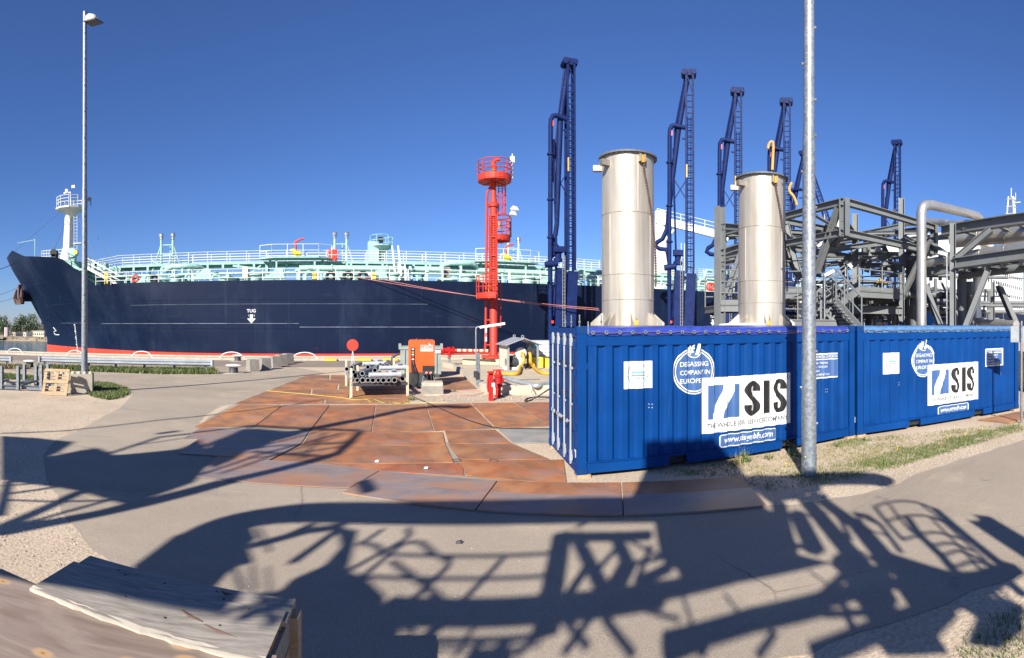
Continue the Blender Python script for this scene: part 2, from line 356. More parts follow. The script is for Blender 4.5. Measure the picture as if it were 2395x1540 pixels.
SAND = groundmat('sandy_gravel', [(.37, .295, .215), (.45, .36, .265), (.50, .41, .31)], .35, 22, .30, .9, ((.30, .25, .19), .9, .55, .7, .6))
ASPH = asphaltmat('pale_worn_asphalt', [(.262, .218, .168), (.308, .258, .203), (.352, .298, .235)], .22, 75, .20, .5, ((.42, .34, .25), .5, .54, .70, .75))
APRON = groundmat('quay_apron', [(.19, .152, .125), (.215, .175, .145), (.24, .20, .165)], .3, 40, .15, .4)
PAD = groundmat('concrete_pad', [(.37, .31, .22), (.42, .355, .26), (.45, .39, .30)], .6, 40, .12, .4, ((.2, .17, .14), .8, .58, .7, .6))
BANK = groundmat('far_shore_earth', [(.16, .14, .09), (.24, .19, .13), (.30, .24, .17)], .2, 3, .3, .5)
def leafmat(name, lo, hi, back=.25):
    m, nt, p = newmat(name); oi = nd(nt, 'ShaderNodeNewGeometry')
    c = ramp(nt, oi.outputs['Random Per Island'], [(0, lo), (1, hi)]).outputs[0]
    nt.links.new(c, p.inputs['Base Color']); p.inputs['Roughness'].default_value = .6
    return m
GRASS = leafmat('grass_blades', (.05, .085, .018), (.16, .19, .055))
DRYG = leafmat('dry_grass_blades', (.12, .12, .04), (.30, .24, .11))
LEAF = leafmat('tree_leaves', (.018, .038, .012), (.055, .085, .026))
LEAF2 = leafmat('pale_tree_leaves', (.05, .075, .03), (.11, .14, .065))
# water
m, nt, p = newmat('harbour_water'); WATER = m
p.inputs['Base Color'].default_value = (.018, .060, .062, 1); p.inputs['Roughness'].default_value = .12; p.inputs['IOR'].default_value = 1.33
bump(nt, p, noise(nt, .9, 5, .6, sc=(1, 1.8, 1)).outputs[0], .9, .25)
# woods
def woodmat(name, c0, c1, c2, scale=2.0, axis=(1, 9, 9)):
    m, nt, p = newmat(name)
    n = noise(nt, scale, 8, .65, sc=axis, dist=1.2)
    a = ramp(nt, n.outputs[0], [(.3, c0), (.5, c1), (.68, c2)]).outputs[0]
    f = ramp(nt, noise(nt, 7, 6, .7).outputs[0], [(.62, (0,) * 3), (.75, (.6,) * 3)]).outputs[0]
    a = mixc(nt, f, a, tuple(c * .45 for c in c0)); nt.links.new(a, p.inputs['Base Color']); p.inputs['Roughness'].default_value = .75
    bump(nt, p, n.outputs[0], .3, .006); return m
PALLET = woodmat('pallet_wood', (.26, .17, .09), (.36, .25, .14), (.43, .32, .20))
GREYPLY = woodmat('weathered_grey_plywood', (.15, .13, .11), (.255, .225, .19), (.335, .30, .255), 3.2, (1, 9, 9))
# plywood with pale knots
m, nt, p = newmat('bare_plywood'); PLY = m
n = noise(nt, 1.6, 6, .6, sc=(1, 4.5, 4.5), dist=1.6)
a = ramp(nt, n.outputs[0], [(.28, (.17, .12, .09)), (.5, (.225, .17, .135)), (.7, (.28, .22, .175))]).outputs[0]
tc = nd(nt, 'ShaderNodeTexCoord'); vo = nd(nt, 'ShaderNodeTexVoronoi'); vo.inputs['Scale'].default_value = 4.2; vo.voronoi_dimensions = '2D'
mp = nd(nt, 'ShaderNodeMapping'); mp.inputs['Scale'].default_value = (.75, 1.3, 1); nt.links.new(tc.outputs['Object'], mp.inputs[0]); nt.links.new(mp.outputs[0], vo.inputs['Vector'])
k = ramp(nt, vo.outputs['Distance'], [(0, (.20, .09, .03)), (.06, (.44, .25, .10)), (.17, (.42, .29, .16)), (.25, (.26, .20, .16))])
kf = ramp(nt, vo.outputs['Distance'], [(.12, (1,) * 3), (.24, (0,) * 3)]).outputs[0]
sel = ramp(nt, vo.outputs['Color'], [(.38, (0,) * 3), (.42, (.9,) * 3)]).outputs[0]
kk = mixc(nt, 1.0, kf, sel, 'MULTIPLY')
nt.links.new(mixc(nt, kk, a, k.outputs[0]), p.inputs['Base Color']); p.inputs['Roughness'].default_value = .6; bump(nt, p, n.outputs[0], .15, .004)
# ================================================================ ground, water, far shore
QY, WZ = 39.6, -2.5      # water-side edge of the quay, water level
def struct(o): o['kind'] = 'structure'; return o
def sheet(name, poly, z, m, sub=None):
    mb = MB(); mb.add([(p[0], p[1], z) for p in poly], [tuple(range(len(poly)))]); return struct(mb.build(name, m, clean=False))
g = MB(); g.add([(-1500, -900, 0), (1500, -900, 0), (1500, QY, 0), (-1500, QY, 0), (1500, QY, -6), (-1500, QY, -6)], [(0, 1, 2, 3), (3, 2, 4, 5)])
struct(g.build('ground', SAND, clean=False))
sheet('water', [(-2500, QY - 1, ), (2500, QY - 1), (2500, 3000), (-2500, 3000)], WZ, WATER)
def jitter(pts, amp, step):
    out = []
    for i in range(len(pts) - 1):
        a, b = Vector(pts[i]), Vector(pts[i + 1]); n = max(1, int((b - a).length / step))
        for k in range(n): out.append(a.lerp(b, k / n) + Vector((rnd.uniform(-amp, amp), rnd.uniform(-amp, amp), 0)))
    return out + [Vector(pts[-1])]
# worn asphalt road: left edge along the sand, right edge along the grass verge
left = jitter(smoothpts([G(70, 872), G(180, 905), G(300, 915), G(292, 945), G(225, 985), G(130, 1035), G(105, 1090), G(140, 1180), G(205, 1270), G(285, 1350), G(380, 1480), vec(-1.2, 2.2, 0), vec(-6, -6, 0)], 5), .04, .25)
right = jitter(smoothpts([vec(6, -8, 0), G(1700, 1700), G(1852, 1540), G(2080, 1463), G(2395, 1335), G(2600, 1240), vec(30, -2, 0)], 5), .05, .3)
verge = jitter(smoothpts([vec(30, 1.2, 0), G(2500, 1003), G(2395, 1030), G(2170, 1100), G(2080, 1140), G(1920, 1172), G(1780, 1186), G(1500, 1190), G(1380, 1168), G(1250, 1120), G(1000, 1020), G(800, 960), G(700, 900), G(760, 872)], 5), .03, .25)
road = left + right + verge + [vec(-2, 33, 0), vec(-40, 33, 0)]
sheet('road', road, .004, ASPH)
sheet('quay_apron', [(-160, 32.2), (7.5, 32.2), (7.5, 37.9), (-160, 37.9)], .008, APRON)
k = MB(); k.box((0, 38.8, .06), (700, 1.7, .20)); k.box((0, 39.5, .19), (700, .28, .10)); struct(k.build('quay_kerb', CONC))
# concrete pad behind the low bund and the strip up to the tower
pad = [G(1140, 912), G(1290, 916), vec(16, 21, 0), vec(24, 21, 0), vec(24, 37.9, 0), vec(7.8, 37.9, 0), vec(7.8, 31, 0)]
sheet('concrete_pad', pad, .012, PAD)
# far shore
fb = MB(); prof = [(138, -2.7), (139.5, -1.6), (143, -1.25), (158, -1.1), (185, -.6), (240, -.2), (420, .5)]
xs = list(range(-420, 241, 6)); vs = []
for x in xs:
    for y, z in prof: vs.append((x, y + 1.2 * math.sin(x * .13) + rnd.uniform(-.6, .6), z + rnd.uniform(-.12, .12)))
n = len(prof); fs = [(i * n + j, (i + 1) * n + j, (i + 1) * n + j + 1, i * n + j + 1) for i in range(len(xs) - 1) for j in range(n - 1)]
fb.add(vs, fs); struct(fb.build('far_shore', BANK, clean=False))
rk = MB()
for i in range(420):
    x = rnd.uniform(-150, -78); c = vec(x, 139.3 + 1.2 * math.sin(x * .13) + rnd.uniform(-.9, .9), rnd.uniform(-2.4, -1.3)); r = rnd.uniform(.2, .55)
    rk.add([c + vec(rnd.uniform(-1, 1) * r, rnd.uniform(-1, 1) * r, rnd.uniform(-.7, .7) * r) for _ in range(4)], [(0, 1, 2), (0, 2, 3), (0, 3, 1), (1, 3, 2)])
tag(rk.build('shore_rocks', CONCG), 'pale rubble rocks along the far shoreline', 'rocks', kind='stuff')
def far_tree(x, y, z, h, r, m, label):
    t = thing('shore_tree', label, 'tree', (x, y, z), group='trees along the far shore')
    tr = MB(); top = vec(x + rnd.uniform(-.3, .3), y, z + h * .75); tr.path([vec(x, y, z - .4), vec(x, y, z + h * .3), top], [.18, .14, .05], 6)
    for k in range(4):
        a = rnd.uniform(0, 6.28); s = vec(x, y, z + h * rnd.uniform(.25, .5)); tr.tube(s, s + vec(math.cos(a) * r * .7, math.sin(a) * r * .7, h * .25), .07, 5, .02)
    tr.build('trunk', TRUNK, t)
    cr = MB(); cl = []
    for k in range(13):
        a = rnd.uniform(0, 6.28); q = rnd.uniform(.1, .8) * r; hh = rnd.uniform(.28, .88); cl.append((vec(x + math.cos(a) * q, y + math.sin(a) * q, z + h * hh), rnd.uniform(.3, .52) * r))
    for c, q in cl:
        for k in range(42):
            d = Vector((rnd.gauss(0, 1), rnd.gauss(0, 1), rnd.gauss(0, 1))).normalized() * q * rnd.uniform(.55, 1.05); p0 = c + d; s = rnd.uniform(.13, .26)
            u = Vector((rnd.gauss(0, 1), rnd.gauss(0, 1), rnd.gauss(0, 1))).normalized(); v2 = u.cross(Vector((rnd.gauss(0, 1), rnd.gauss(0, 1), rnd.gauss(0, 1)))).normalized()
            cr.add([p0 - u * s, p0 + v2 * s, p0 + u * s, p0 - v2 * s], [(0, 1, 2, 3)])
    cr.build('crown', m, t, clean=False)
ORD = ['first', 'second', 'third', 'fourth', 'fifth', 'sixth', 'seventh', 'eighth', 'ninth', 'tenth']
for i in range(10):
    X = -130 + i * 3.3 + rnd.uniform(-.8, .8); far_tree(X, 172 + rnd.uniform(-4, 6), -1, rnd.uniform(6.4, 8.0), rnd.uniform(3.0, 3.8), LEAF if i % 2 else LEAF2, '%s tree in the tall back row of the far shore, %s towards the bow' % ('dark leafy' if i % 2 else 'pale grey-green', ORD[i]))
for i in range(9):
    X = -121 + i * 3.3 + rnd.uniform(-.8, .8); far_tree(X, 158 + rnd.uniform(-3, 3), -1.3, rnd.uniform(3.8, 5.2), rnd.uniform(2.4, 3.2), LEAF, 'low bushy tree at the water side of the far shore, %s towards the bow' % ORD[i])
def at_far(x, y, Y): return VY(x, y, Y)
def hut(x0, x1, y0, y1, Y, name, label, m, roof, wins=0):
    a, b = VY(x0, y1, Y), VY(x1, y1, Y); z1 = VY(x0, y0, Y).z; z0 = -1.5; wd = b.x - a.x
    t = thing(name, label, 'building', ((a.x + b.x) / 2, Y + 2, z0))
    MB().box(((a.x + b.x) / 2, Y + 2, (z0 + z1) / 2), (wd, 4, z1 - z0)).build('wall', m, t)
    rf = MB(); rf.prism([(a.x - .2, Y - .2), (b.x + .2, Y - .2), (b.x + .2, Y + 4.2), (a.x - .2, Y + 4.2)], z1, z1 + .22); rf.build('roof', roof, t)
    for i in range(wins): MB().box((a.x + wd * (i + .5) / wins, Y - .02, z0 + (z1 - z0) * .55), (wd / wins * .4, .06, (z1 - z0) * .35)).build('window', GLASS, t)
hut(77, 103, 776, 785, 146, 'warehouse', 'long cream shed on the far shore beside the bow', OFFW, GWHITE, 6)
hut(31, 36, 779, 784, 146, 'hut', 'small white hut on the far shore, nearest to the red striped kiosk', OFFW, GWHITE, 1)
hut(55, 61, 779, 784, 146, 'hut', 'white hut on the far shore, second nearest to the cream shed', WHITE, GWHITE, 1)
hut(105, 113, 779, 785, 147, 'hut', 'white hut beside the cream shed near the bow', WHITE, GWHITE, 1)
hut(100, 118, 756, 778, 160, 'brick_building', 'red brick building among trees behind the bow', BRICK, STEELD, 3)
ks = thing('kiosk', 'white and red striped kiosk on the far shore', 'kiosk', VY(16, 785, 143))
kc = VY(16, 785, 143); kc.z = -1.6
for i, mm in enumerate((WHITE, REDSIGN, ROOFG)): MB().box((kc.x - .35 + i * .38, 143, .1), (.38, 1.2, 3.3)).build('panel', mm, ks)
jt = thing('jetty', 'low dark timber jetty at the far shoreline', 'jetty', VY(6, 790, 140))
jc = VY(6, 790, 140); MB().box((jc.x, 139, -1.75), (3.2, 2, .25)).build('deck', CONCG, jt)
for i in (-1, 0, 1): MB().tube((jc.x + i * 1.3, 138.4, -3), (jc.x + i * 1.3, 138.4, -1.2), .12, 6).build('pile', TRUNK, jt)
# ================================================================ the tanker
YH, YC = 43.0, 55.0; BM = YC - YH
dz = lambda y, Y, x=750: VY(x, y, Y).z
ZD = dz(655, YH)                               # deck edge
stem_px = [(14.6, 602), (27, 630), (47, 663), (71, 703), (102, 761), (111, 794), (110, 832), (108, 860)]
stem = sorted([(VY(x, y, YC).z, VY(x, y, YC).x) for x, y in stem_px])
stem = [(-3.2, stem[0][1])] + stem + [(14, stem[-1][1] - 1.2)]
def interp(T, q):
    if q <= T[0][0]: return T[0][1]
    for (a, x), (b, y) in zip(T, T[1:]):
        if q <= b: return x + (y - x) * (q - a) / (b - a)
    return T[-1][1]
XS = lambda z: interp(stem, z)
zt = dict(tip=VY(14.6, 606, YC), blw=VY(65.6, 594, YC - 1.0), drop=VY(96.6, 608, YC - 3.5), brk=VY(157, 607, YH + 2.2), dk=VY(218.6, 667, YH + .4))
ZT = [(zt['tip'].x - 1, zt['tip'].z), (zt['blw'].x, zt['blw'].z), (zt['drop'].x, zt['drop'].z), (zt['brk'].x, zt['brk'].z), (zt['dk'].x, ZD), (400, ZD)]
ZTOP = lambda x: interp(ZT, x)
XA, XE = 205.0, -4.0
def hb(X, z):
    L = 17 + max(0, min(1, (9 - z) / 11)) * 9; t = (X - XS(z)) / L
    return BM * math.sin(math.pi / 2 * max(0, min(1, t))) ** .95
NF = 64
def station(i, v, za):
    z = za
    if i <= NF:
        u = (i / NF) ** 1.35
        for _ in range(4):
            X = XS(z) + (XE - XS(z)) * u; z = za + (ZTOP(X) - za) * v if v is not None else za
    else:
        X = XE + (XA - XE) * ((i - NF) / 14); z = za + (ZTOP(X) - za) * v if v is not None else za
    return X, z
ship = thing('tanker_ship', 'long navy blue oil tanker with red waterline moored along the quay', 'ship', (40, YC, WZ))
ZB = dz(828, YH)
def hull_mesh(z0, rows, upper):
    mb = MB(); NS = NF + 15
    for side in (-1, 1):
        k = len(mb.v)
        for r in rows:
            for i in range(NS):
                X, z = station(i, r, z0) if upper else station(i, None, r); mb.v.append(Vector((X, YC + side * hb(X, z), z)))
        for j in range(len(rows) - 1):
            for i in range(NS - 1):
                q = [k + j * NS + i, k + j * NS + i + 1, k + (j + 1) * NS + i + 1, k + (j + 1) * NS + i]; mb.f.append(q if side < 0 else q[::-1]); mb.m.append(0)
    # transom
    n = len(rows); a = [j * NS + NS - 1 for j in range(n)]; b = [n * NS + j * NS + NS - 1 for j in range(n)]
    for j in range(n - 1): mb.f.append([a[j], b[j], b[j + 1], a[j + 1]]); mb.m.append(0)
    return mb
hull = hull_mesh(ZB, [i / 12 for i in range(13)], True).build('hull', HULL, ship, smooth=50, clean=False)
hull_mesh(0, [-3.2, -2.4, -1.5, -.7, ZB], False).build('boot_top', BOOT, ship, smooth=50, clean=False)
dk = MB(); NS = NF + 15; k = 0
for i in range(NS):
    X, z = station(i, 1, ZB); zz = z - (.12 if X > zt['dk'].x else .9 if X > zt['drop'].x else 2.2); h_ = max(.02, hb(X, zz) - .08); dk.v += [Vector((X, YC - h_, zz)), Vector((X, YC + h_, zz))]
    if i: dk.f.append([2 * i - 2, 2 * i, 2 * i + 1, 2 * i - 1]); dk.m.append(0)
dk.build('deck', DECKG, ship, clean=False)
# painted hull lines and marks, a few mm proud of the plating
def hull_y(X, z): return YC - hb(X, z)
def hull_strip(x0, x1, ypx, hpx, m, name='hull_line', n=24):
    mb = MB()
    for i in range(n + 1):
        x = x0 + (x1 - x0) * i / n; Y = YH
        for _ in range(5): p = VY(x, ypx, Y); Y = hull_y(p.x, p.z)
        for s in (-.5, .5): q = VY(x, ypx + hpx * s, Y); mb.v.append(Vector((q.x, hull_y(q.x, q.z) - .02, q.z)))
        if i: mb.f.append([2 * i - 2, 2 * i, 2 * i + 1, 2 * i - 1]); mb.m.append(0)
    return mb.build(name, m, hull, clean=False)
def arcpx(x): return None
def curve_strip(x0, x1, z, hm, m, n=30):
    mb = MB()
    for i in range(n + 1):
        X = x0 + (x1 - x0) * i / n
        for s in (-.5, .5): mb.v.append(Vector((X, hull_y(X, z + s * hm) - .02, z + s * hm)))
        if i: mb.f.append([2 * i - 2, 2 * i, 2 * i + 1, 2 * i - 1]); mb.m.append(0)
    mb.build('painted_line', m, hull, clean=False)
curve_strip(VY(205, 757, YH).x, VY(699, 757, YH).x, dz(757, YH), .045, SKIN0)
curve_strip(VY(701, 765, YH).x, VY(1170, 770, YH).x, dz(765.5, YH), .05, SKIN0)
curve_strip(VY(108, 755, 50).x + 1.5, VY(190, 755, 46).x, dz(755, YH), .03, SKIN0)
curve_strip(VY(300, 713, YH).x, VY(1000, 713, YH).x, dz(711, YH), .02, SKIN0)
def textmesh(s, size=1, offset=0.0, shear=0.0, xs=1.0, align='CENTER', space=1.0):
    cu = bpy.data.curves.new('t', 'FONT'); cu.body = s; cu.size = size; cu.offset = offset; cu.shear = shear; cu.align_x = align; cu.align_y = 'CENTER'; cu.space_character = space; cu.resolution_u = 4
    o = bpy.data.objects.new('t', cu); COL.objects.link(o); dg = bpy.context.evaluated_depsgraph_get(); me = bpy.data.meshes.new_from_object(o.evaluated_get(dg))
    mb = MB(); mb.add([Vector((v.co.x * xs, v.co.y, 0)) for v in me.vertices], [tuple(p.vertices) for p in me.polygons])
    bpy.data.objects.remove(o); bpy.data.curves.remove(cu); bpy.data.meshes.remove(me); return mb
def place(mb, M):
    mb.v = [M @ p for p in mb.v]; return mb
def wallM(c, ux): # local x->ux (horizontal), local y->up
    ux = Vector(ux).normalized(); uz = Vector((0, 0, 1)); return Matrix.Translation(c) @ Matrix((ux, uz, ux.cross(uz))).transposed().to_4x4()
def tug(x, ypx, sc=1.0):
    c = VY(x, ypx, YH - .025); s = .37 * sc
    t = place(textmesh('TUG', .37 * sc, .010), wallM(c + vec(0, 0, .50 * sc), (1, 0, 0))); t.build('lettering', DECAL, hull, clean=False)
    [place(textmesh(ch, .18 * sc, .006), wallM(c + vec(dx * sc, 0, .12 * sc), (1, 0, 0))).build('lettering', DECAL, hull, clean=False) for ch, dx in (('1', -.24), ('2', .24))]
    a = MB(); a.add([c + vec(x_, 0, z_) * sc for x_, z_ in ((-.13, .22), (.13, .22), (.13, -.12), (.36, -.12), (0, -.52), (-.36, -.12), (-.13, -.12))], [tuple(range(7))]); a.build('painted_arrow', DECAL, hull, clean=False)
tug(588, 742); tug(1667, 752, 1.0)
# bulbous bow mark, draught marks
bx = [(123, 777), (131, 770), (123.5, 766)], [(139, 783.5), (130, 783.5), (127, 780), (126, 776), (131.5, 774.5), (124.5, 766.5)]
mb = MB(); P = []
for x, y in bx[1]:
    Y = 48
    for _ in range(6): q = VY(x, y, Y); Y = hull_y(q.x, q.z)
    P.append(Vector((q.x, Y - .03, q.z)))
mb.path(P, .055, 5); mb.build('bulb_mark', DECAL, hull)
for i in range(18):
    x = 175 + 7 * i / 17; y = 760 + 65 * i / 17; Y = 46
    for _ in range(6): q = VY(x, y, Y); Y = hull_y(q.x, q.z)
    MB().box((q.x, Y - .02, q.z), (.22 if i % 4 == 0 else .1, .03, .13)).build('draught_mark', DECAL, hull)
sm = MB()
for x0, x1, y in ((222, 262, 760), (326, 352, 760)):
    pass
def rail(a, b, h, m, name, step=1.5, r=.022, bars=3, parent=None, toe=False):
    a, b = Vector(a), Vector(b); L = (b - a).length; n = max(1, round(L / step)); mb = MB()
    for i in range(n + 1): p0 = a.lerp(b, i / n); mb.tube(p0, p0 + vec(0, 0, h), r * 1.15, 5)
    for k in range(bars): z = h * (k + 1) / bars; mb.tube(a + vec(0, 0, z), b + vec(0, 0, z), r, 5)
    if toe: mb.bar(a + vec(0, 0, .07), b + vec(0, 0, .07), .02, .14)
    return mb.build(name, m, parent)
# near side rail along the deck edge, in lengths
xr = zt['dk'].x + .3
while xr < 198:
    xe = min(198, xr + (9 if xr < 60 else 30)); rail((xr, YH + .25, ZD - .1), (xe - .12, YH + .25, ZD - .1), 1.08, WHITE, 'railing', 1.5 if xr < 60 else 3, .03 if xr < 60 else .045, 3, ship); xr = xe
# forecastle rail and green deck house edge
P = [VY(97, 607, YC - 3.2), VY(128, 606, YH + 5), VY(157, 606, YH + 2.4)]
for a, b in zip(P, P[1:]): rail(a, b, .95, WHITE, 'railing', 1.2, .028, 3, ship)
fc = MB(); z1, z0 = zt['brk'].z - .95, ZD; xb = zt['brk'].x
fc.box((xb + 1.6, YC, z1 - .1), (1.6, 2 * hb(xb, z1) - 1.2, .22)); fc.build('forecastle_deck_edge', TURQ, ship)
fw = MB(); fw.box((xb + .1, YC, (z0 + z1) / 2), (.3, 2 * hb(xb, z0) - 1.6, z1 - z0)); fw.build('forecastle_bulkhead', DECKG, ship)
rail((xb + 2.4, YH + 1.6, z1), (xb + 2.4, YC + 6, z1), 1.0, WHITE, 'railing', 1.4, .028, 3, ship)
st = MB(); a, b = vec(xb + 2.4, YH + 1.2, z1), vec(xb + 5.6, YH + 1.2, ZD)
for dy in (0, .7): st.bar(a + vec(0, dy, 0), b + vec(0, dy, 0), .06, .2)
for i in range(9): q = a.lerp(b, (i + .5) / 9); st.box(q + vec(0, .35, 0), (.25, .7, .04))
for dy in (0, .7): st.tube(a + vec(0, dy, .9), b + vec(0, dy, .9), .03, 5); st.tube(a + vec(0, dy, .45), b + vec(0, dy, .45), .03, 5)
st.build('stairway', WHITE, ship)
# forecastle fittings: winch, drums, mooring roller, ventilators
fd = z1
for x, y, r_, w_ in ((128, 592, .32, .25), (172, 592, .4, .4)):
    c = VY(x, y, YH + 4.2); mb = MB(); mb.tube(c - vec(0, w_, 0), c + vec(0, w_, 0), r_, 14); mb.tube(c - vec(0, w_ + .05, 0), c - vec(0, w_ - .1, 0), r_ * 1.2, 14); mb.box(c - vec(0, 0, .5), (.5, .6, .7)); mb.build('winch', BLACK if x < 150 else TURQ, ship, smooth=40)
for x, y, w_, h_ in ((160, 592, 1.0, 1.2), (181, 594, .8, 1.0), (206, 598, 1.0, .9), (222, 601, .8, .8), (238, 603, 1.2, .7)):
    c = VY(x, y, YH + 5); MB().box((c.x, c.y, fd + h_ / 2), (w_, .8, h_)).build('deck_machinery', TURQ, ship)
c = VY(177, 590, YH + 3.6); mb = MB(); mb.lathe([(.05, -.05), (.22, -.05), (.22, .05), (.05, .05)], c, 14, M=Matrix.Rotation(R(90), 3, 'X')); mb.build('valve_wheel', YELB, ship)
mb = MB(); c = VY(82, 588, YC - 4); mb.tube((c.x, c.y, fd), (c.x, c.y, c.z + 1.4), .06, 6); mb.tube((c.x - 3, c.y + 1, c.z + 1.3), (c.x, c.y, c.z + 1.3), .03, 5); mb.build('jack_staff', TURQ, ship)
# foremast
fmx = VY(160, 600, YC - 2); t0 = Vector((fmx.x, YC - 2, fd)); topz = VY(160, 492, YC - 2).z; mastz = VY(160, 452, YC - 2).z
mb = MB(); mb.path([t0 + vec(-.5, 0, 0), t0 + vec(-.2, 0, 1.6), t0 + vec(0, 0, 3.4), Vector((t0.x + .1, t0.y, topz - .8))], [1.25, 1.0, .62, .5], 10)
mb.path([t0 + vec(-1.8, 0, 0), t0 + vec(-.9, 0, 1.2), t0 + vec(-.4, 0, 2.4)], [.9, .6, .25], 8)
pc = Vector((t0.x + .35, t0.y, topz)); mb.lathe([(.5, -.9), (.95, -.15), (1.75, 0), (1.75, .16), (.1, .16)], pc, 10)
mb.build('foremast', WHITE, ship, smooth=35)
mb = MB()
for zz in (.5, .85, 1.2): mb.ring(pc + vec(0, 0, .16 + zz), 1.65, .035, 10, 5)
for i in range(10): a = i * .6283; q = pc + vec(math.cos(a) * 1.65, math.sin(a) * 1.65, .16); mb.tube(q, q + vec(0, 0, 1.2), .035, 5)
mb.build('mast_railing', WHITE, ship)
mb = MB(); mb.tube(pc, Vector((pc.x - .1, pc.y, mastz)), .09, 6, .05); mb.box((pc.x - .5, pc.y, topz + 2.0), (.9, .12, .12)); mb.box((pc.x - .55, pc.y, topz + 2.2), (.3, .3, .4)); mb.box((pc.x + .3, pc.y, topz + 2.6), (.4, .2, .3)); mb.build('mast_light', WHITE, ship)
for i in (0, 1): c = pc + vec(2.1 + i * .45, -.4, .9); mb = MB(); mb.tube(c, c + vec(.1, -.35, -.12), .16, 10, .24); mb.box(c + vec(0, .2, -.4), (.06, .06, 1.0)); mb.build('floodlight', DARK, ship)
mb = MB()
for dx in (1.0, 1.4): mb.tube((t0.x + dx, t0.y - .6, fd), (t0.x + dx, t0.y - .6, topz), .03, 5)
for i in range(22): zz = fd + (topz - fd) * i / 22; mb.tube((t0.x + 1.0, t0.y - .6, zz), (t0.x + 1.4, t0.y - .6, zz), .02, 4)
mb.box((t0.x + 1.5, t0.y - .4, fd + (topz - fd) * .48), (1.0, .8, .08)); mb.build('mast_ladder', WHITE, ship)
for x, y, Y, x2, y2, Y2 in ((30, 592, YC, 140, 497, YC - 2), (127, 584, YH + 6, 160, 505, YC - 2), (258, 603, YH + 9, 205, 520, YC - 2), (222, 601, YH + 4, 182, 505, YC - 2)):
    MB().tube(VY(x, y, Y), VY(x2, y2, Y2), .022, 4).build('stay_wire', ROPEG, ship)
# anchor in its bolster
Y = 52
for _ in range(6): q = VY(62, 683, Y); Y = hull_y(q.x, q.z)
ac = Vector((q.x, Y, q.z)); an = thing
mb = MB(); ax = Vector((-.55, -.8, -.15)).normalized(); mb.path([ac - ax * 1.2, ac + ax * .35, ac + ax * .8], [1.35, 1.15, .8], 16); mb.build('anchor_bolster', HULL, ship, smooth=50)
a0 = ac + ax * .95; up = Vector((.08, -.1, 1)).normalized(); sd = Vector((.8, -.55, 0)).normalized(); mb = MB()
mb.bar(a0 + up * 1.0, a0 - up * 1.1, .42, .4, sd); mb.bar(a0 - up * 1.1 - sd * .95, a0 - up * 1.1 + sd * .95, .42, .6, up)
for s in (-1, 1): mb.path([a0 - up * 1.1 + sd * (s * .85), a0 - up * .5 + sd * (s * 1.05) + ax * .2, a0 + up * .45 + sd * (s * .8) + ax * .1], [.34, .26, .1], 6)
mb.build('anchor', RUSTA, ship)
mb = MB()
for x, y in ((37, 618), (45, 685)):
    pass
# ---- main deck: catwalk on trestles
YW0, YW1 = 51.2, 53.0; ZC = dz(611, YW0); X0 = VY(272, 611, YW0).x; X1 = 128.0
n = 19; seg = (X1 - X0) / n
for i in range(n):
    a, b = X0 + i * seg, X0 + (i + 1) * seg - .03; fl = MB(); fl.box(((a + b) / 2, (YW0 + YW1) / 2, ZC - .12), (b - a, YW1 - YW0, .22))
    q = a + .4
    while q < b: fl.box((q, YW0 + .1, ZC - .42), (.22, .3, .4)); q += 1.55
    w_ = fl.build('catwalk', TURQ, ship)
    for Yq in (YW0, YW1): rail((a, Yq, ZC), (b, Yq, ZC), 1.05, WHITE, 'catwalk_railing', 1.8, .026 if a < 60 else .04, 4, w_)
    tr = MB()
    for Yq in (YW0 + .1, YW1 - .1): tr.bar((a, Yq, ZD), (a, Yq, ZC - .2), .24, .24)
    tr.bar((a, YW0, ZC - 1.0), (a, YW1, ZC - 1.0), .16, .2); tr.bar((a, YW0 + .1, ZD + .2), (a, YW1 - .1, ZC - 1), .1, .1); tr.build('trestle', TURQ, ship)
a, b = vec(X0, YW0, ZC), vec(X0 - 4.6, YW0, dz(636, YW0, 240)); fl = MB()
for dy in (0, 1.6): fl.bar(a + vec(0, dy, -.1), b + vec(0, dy, -.1), .1, .22)
fl.build('catwalk_ramp', TURQ, ship); rail(a, b, 1.0, WHITE, 'catwalk_railing', 1.4, .026, 4, ship)
# ---- cargo pipes along the deck
def shippipe(x0, x1, y, Y, r, m=TURQ, name='cargo_pipe'):
    a, b = VY(x0, y, Y), None; X0_ = a.x; X1_ = Y * math.tan(brg(x1)); z = a.z if False else dz(y, Y)
    mb = MB(); mb.tube((X0_, Y, z), (X1_, Y, z), r, 10)
    q = X0_ + 3
    while q < min(X1_, 70): mb.tube((q, Y, z), (q + .12, Y, z), r * 1.35, 10); mb.tube((q + 1.4, Y + .05, z), (q + 1.4, Y + .05, ZD - .1), .1, 6); q += 5.2
    return mb.build(name, m, ship, smooth=40)
shippipe(700, 1950, 628, 49.5, .30); shippipe(230, 2000, 638, 47.8, .12); shippipe(260, 1950, 622, 52.2, .14)
for x in (1075, 1150):
    pass
def expansion_loop(x, y, Y):
    c = VY(x, y, Y); z0 = dz(628, 49.5); mb = MB(); mb.path([vec(c.x - 1.9, Y + .4, z0), vec(c.x - 1.5, Y, c.z - .1), vec(c.x - 1.0, Y - .4, c.z), vec(c.x + 1.0, Y - .4, c.z), vec(c.x + 1.5, Y, c.z - .1), vec(c.x + 1.9, Y + .4, z0)], .27, 10); mb.tube((c.x, Y - .4, c.z), (c.x, Y - .4, ZD), .14, 8); mb.build('pipe_loop', TURQ, ship, smooth=50)
expansion_loop(1076, 617, 49.2); expansion_loop(430, 624, 49.4)
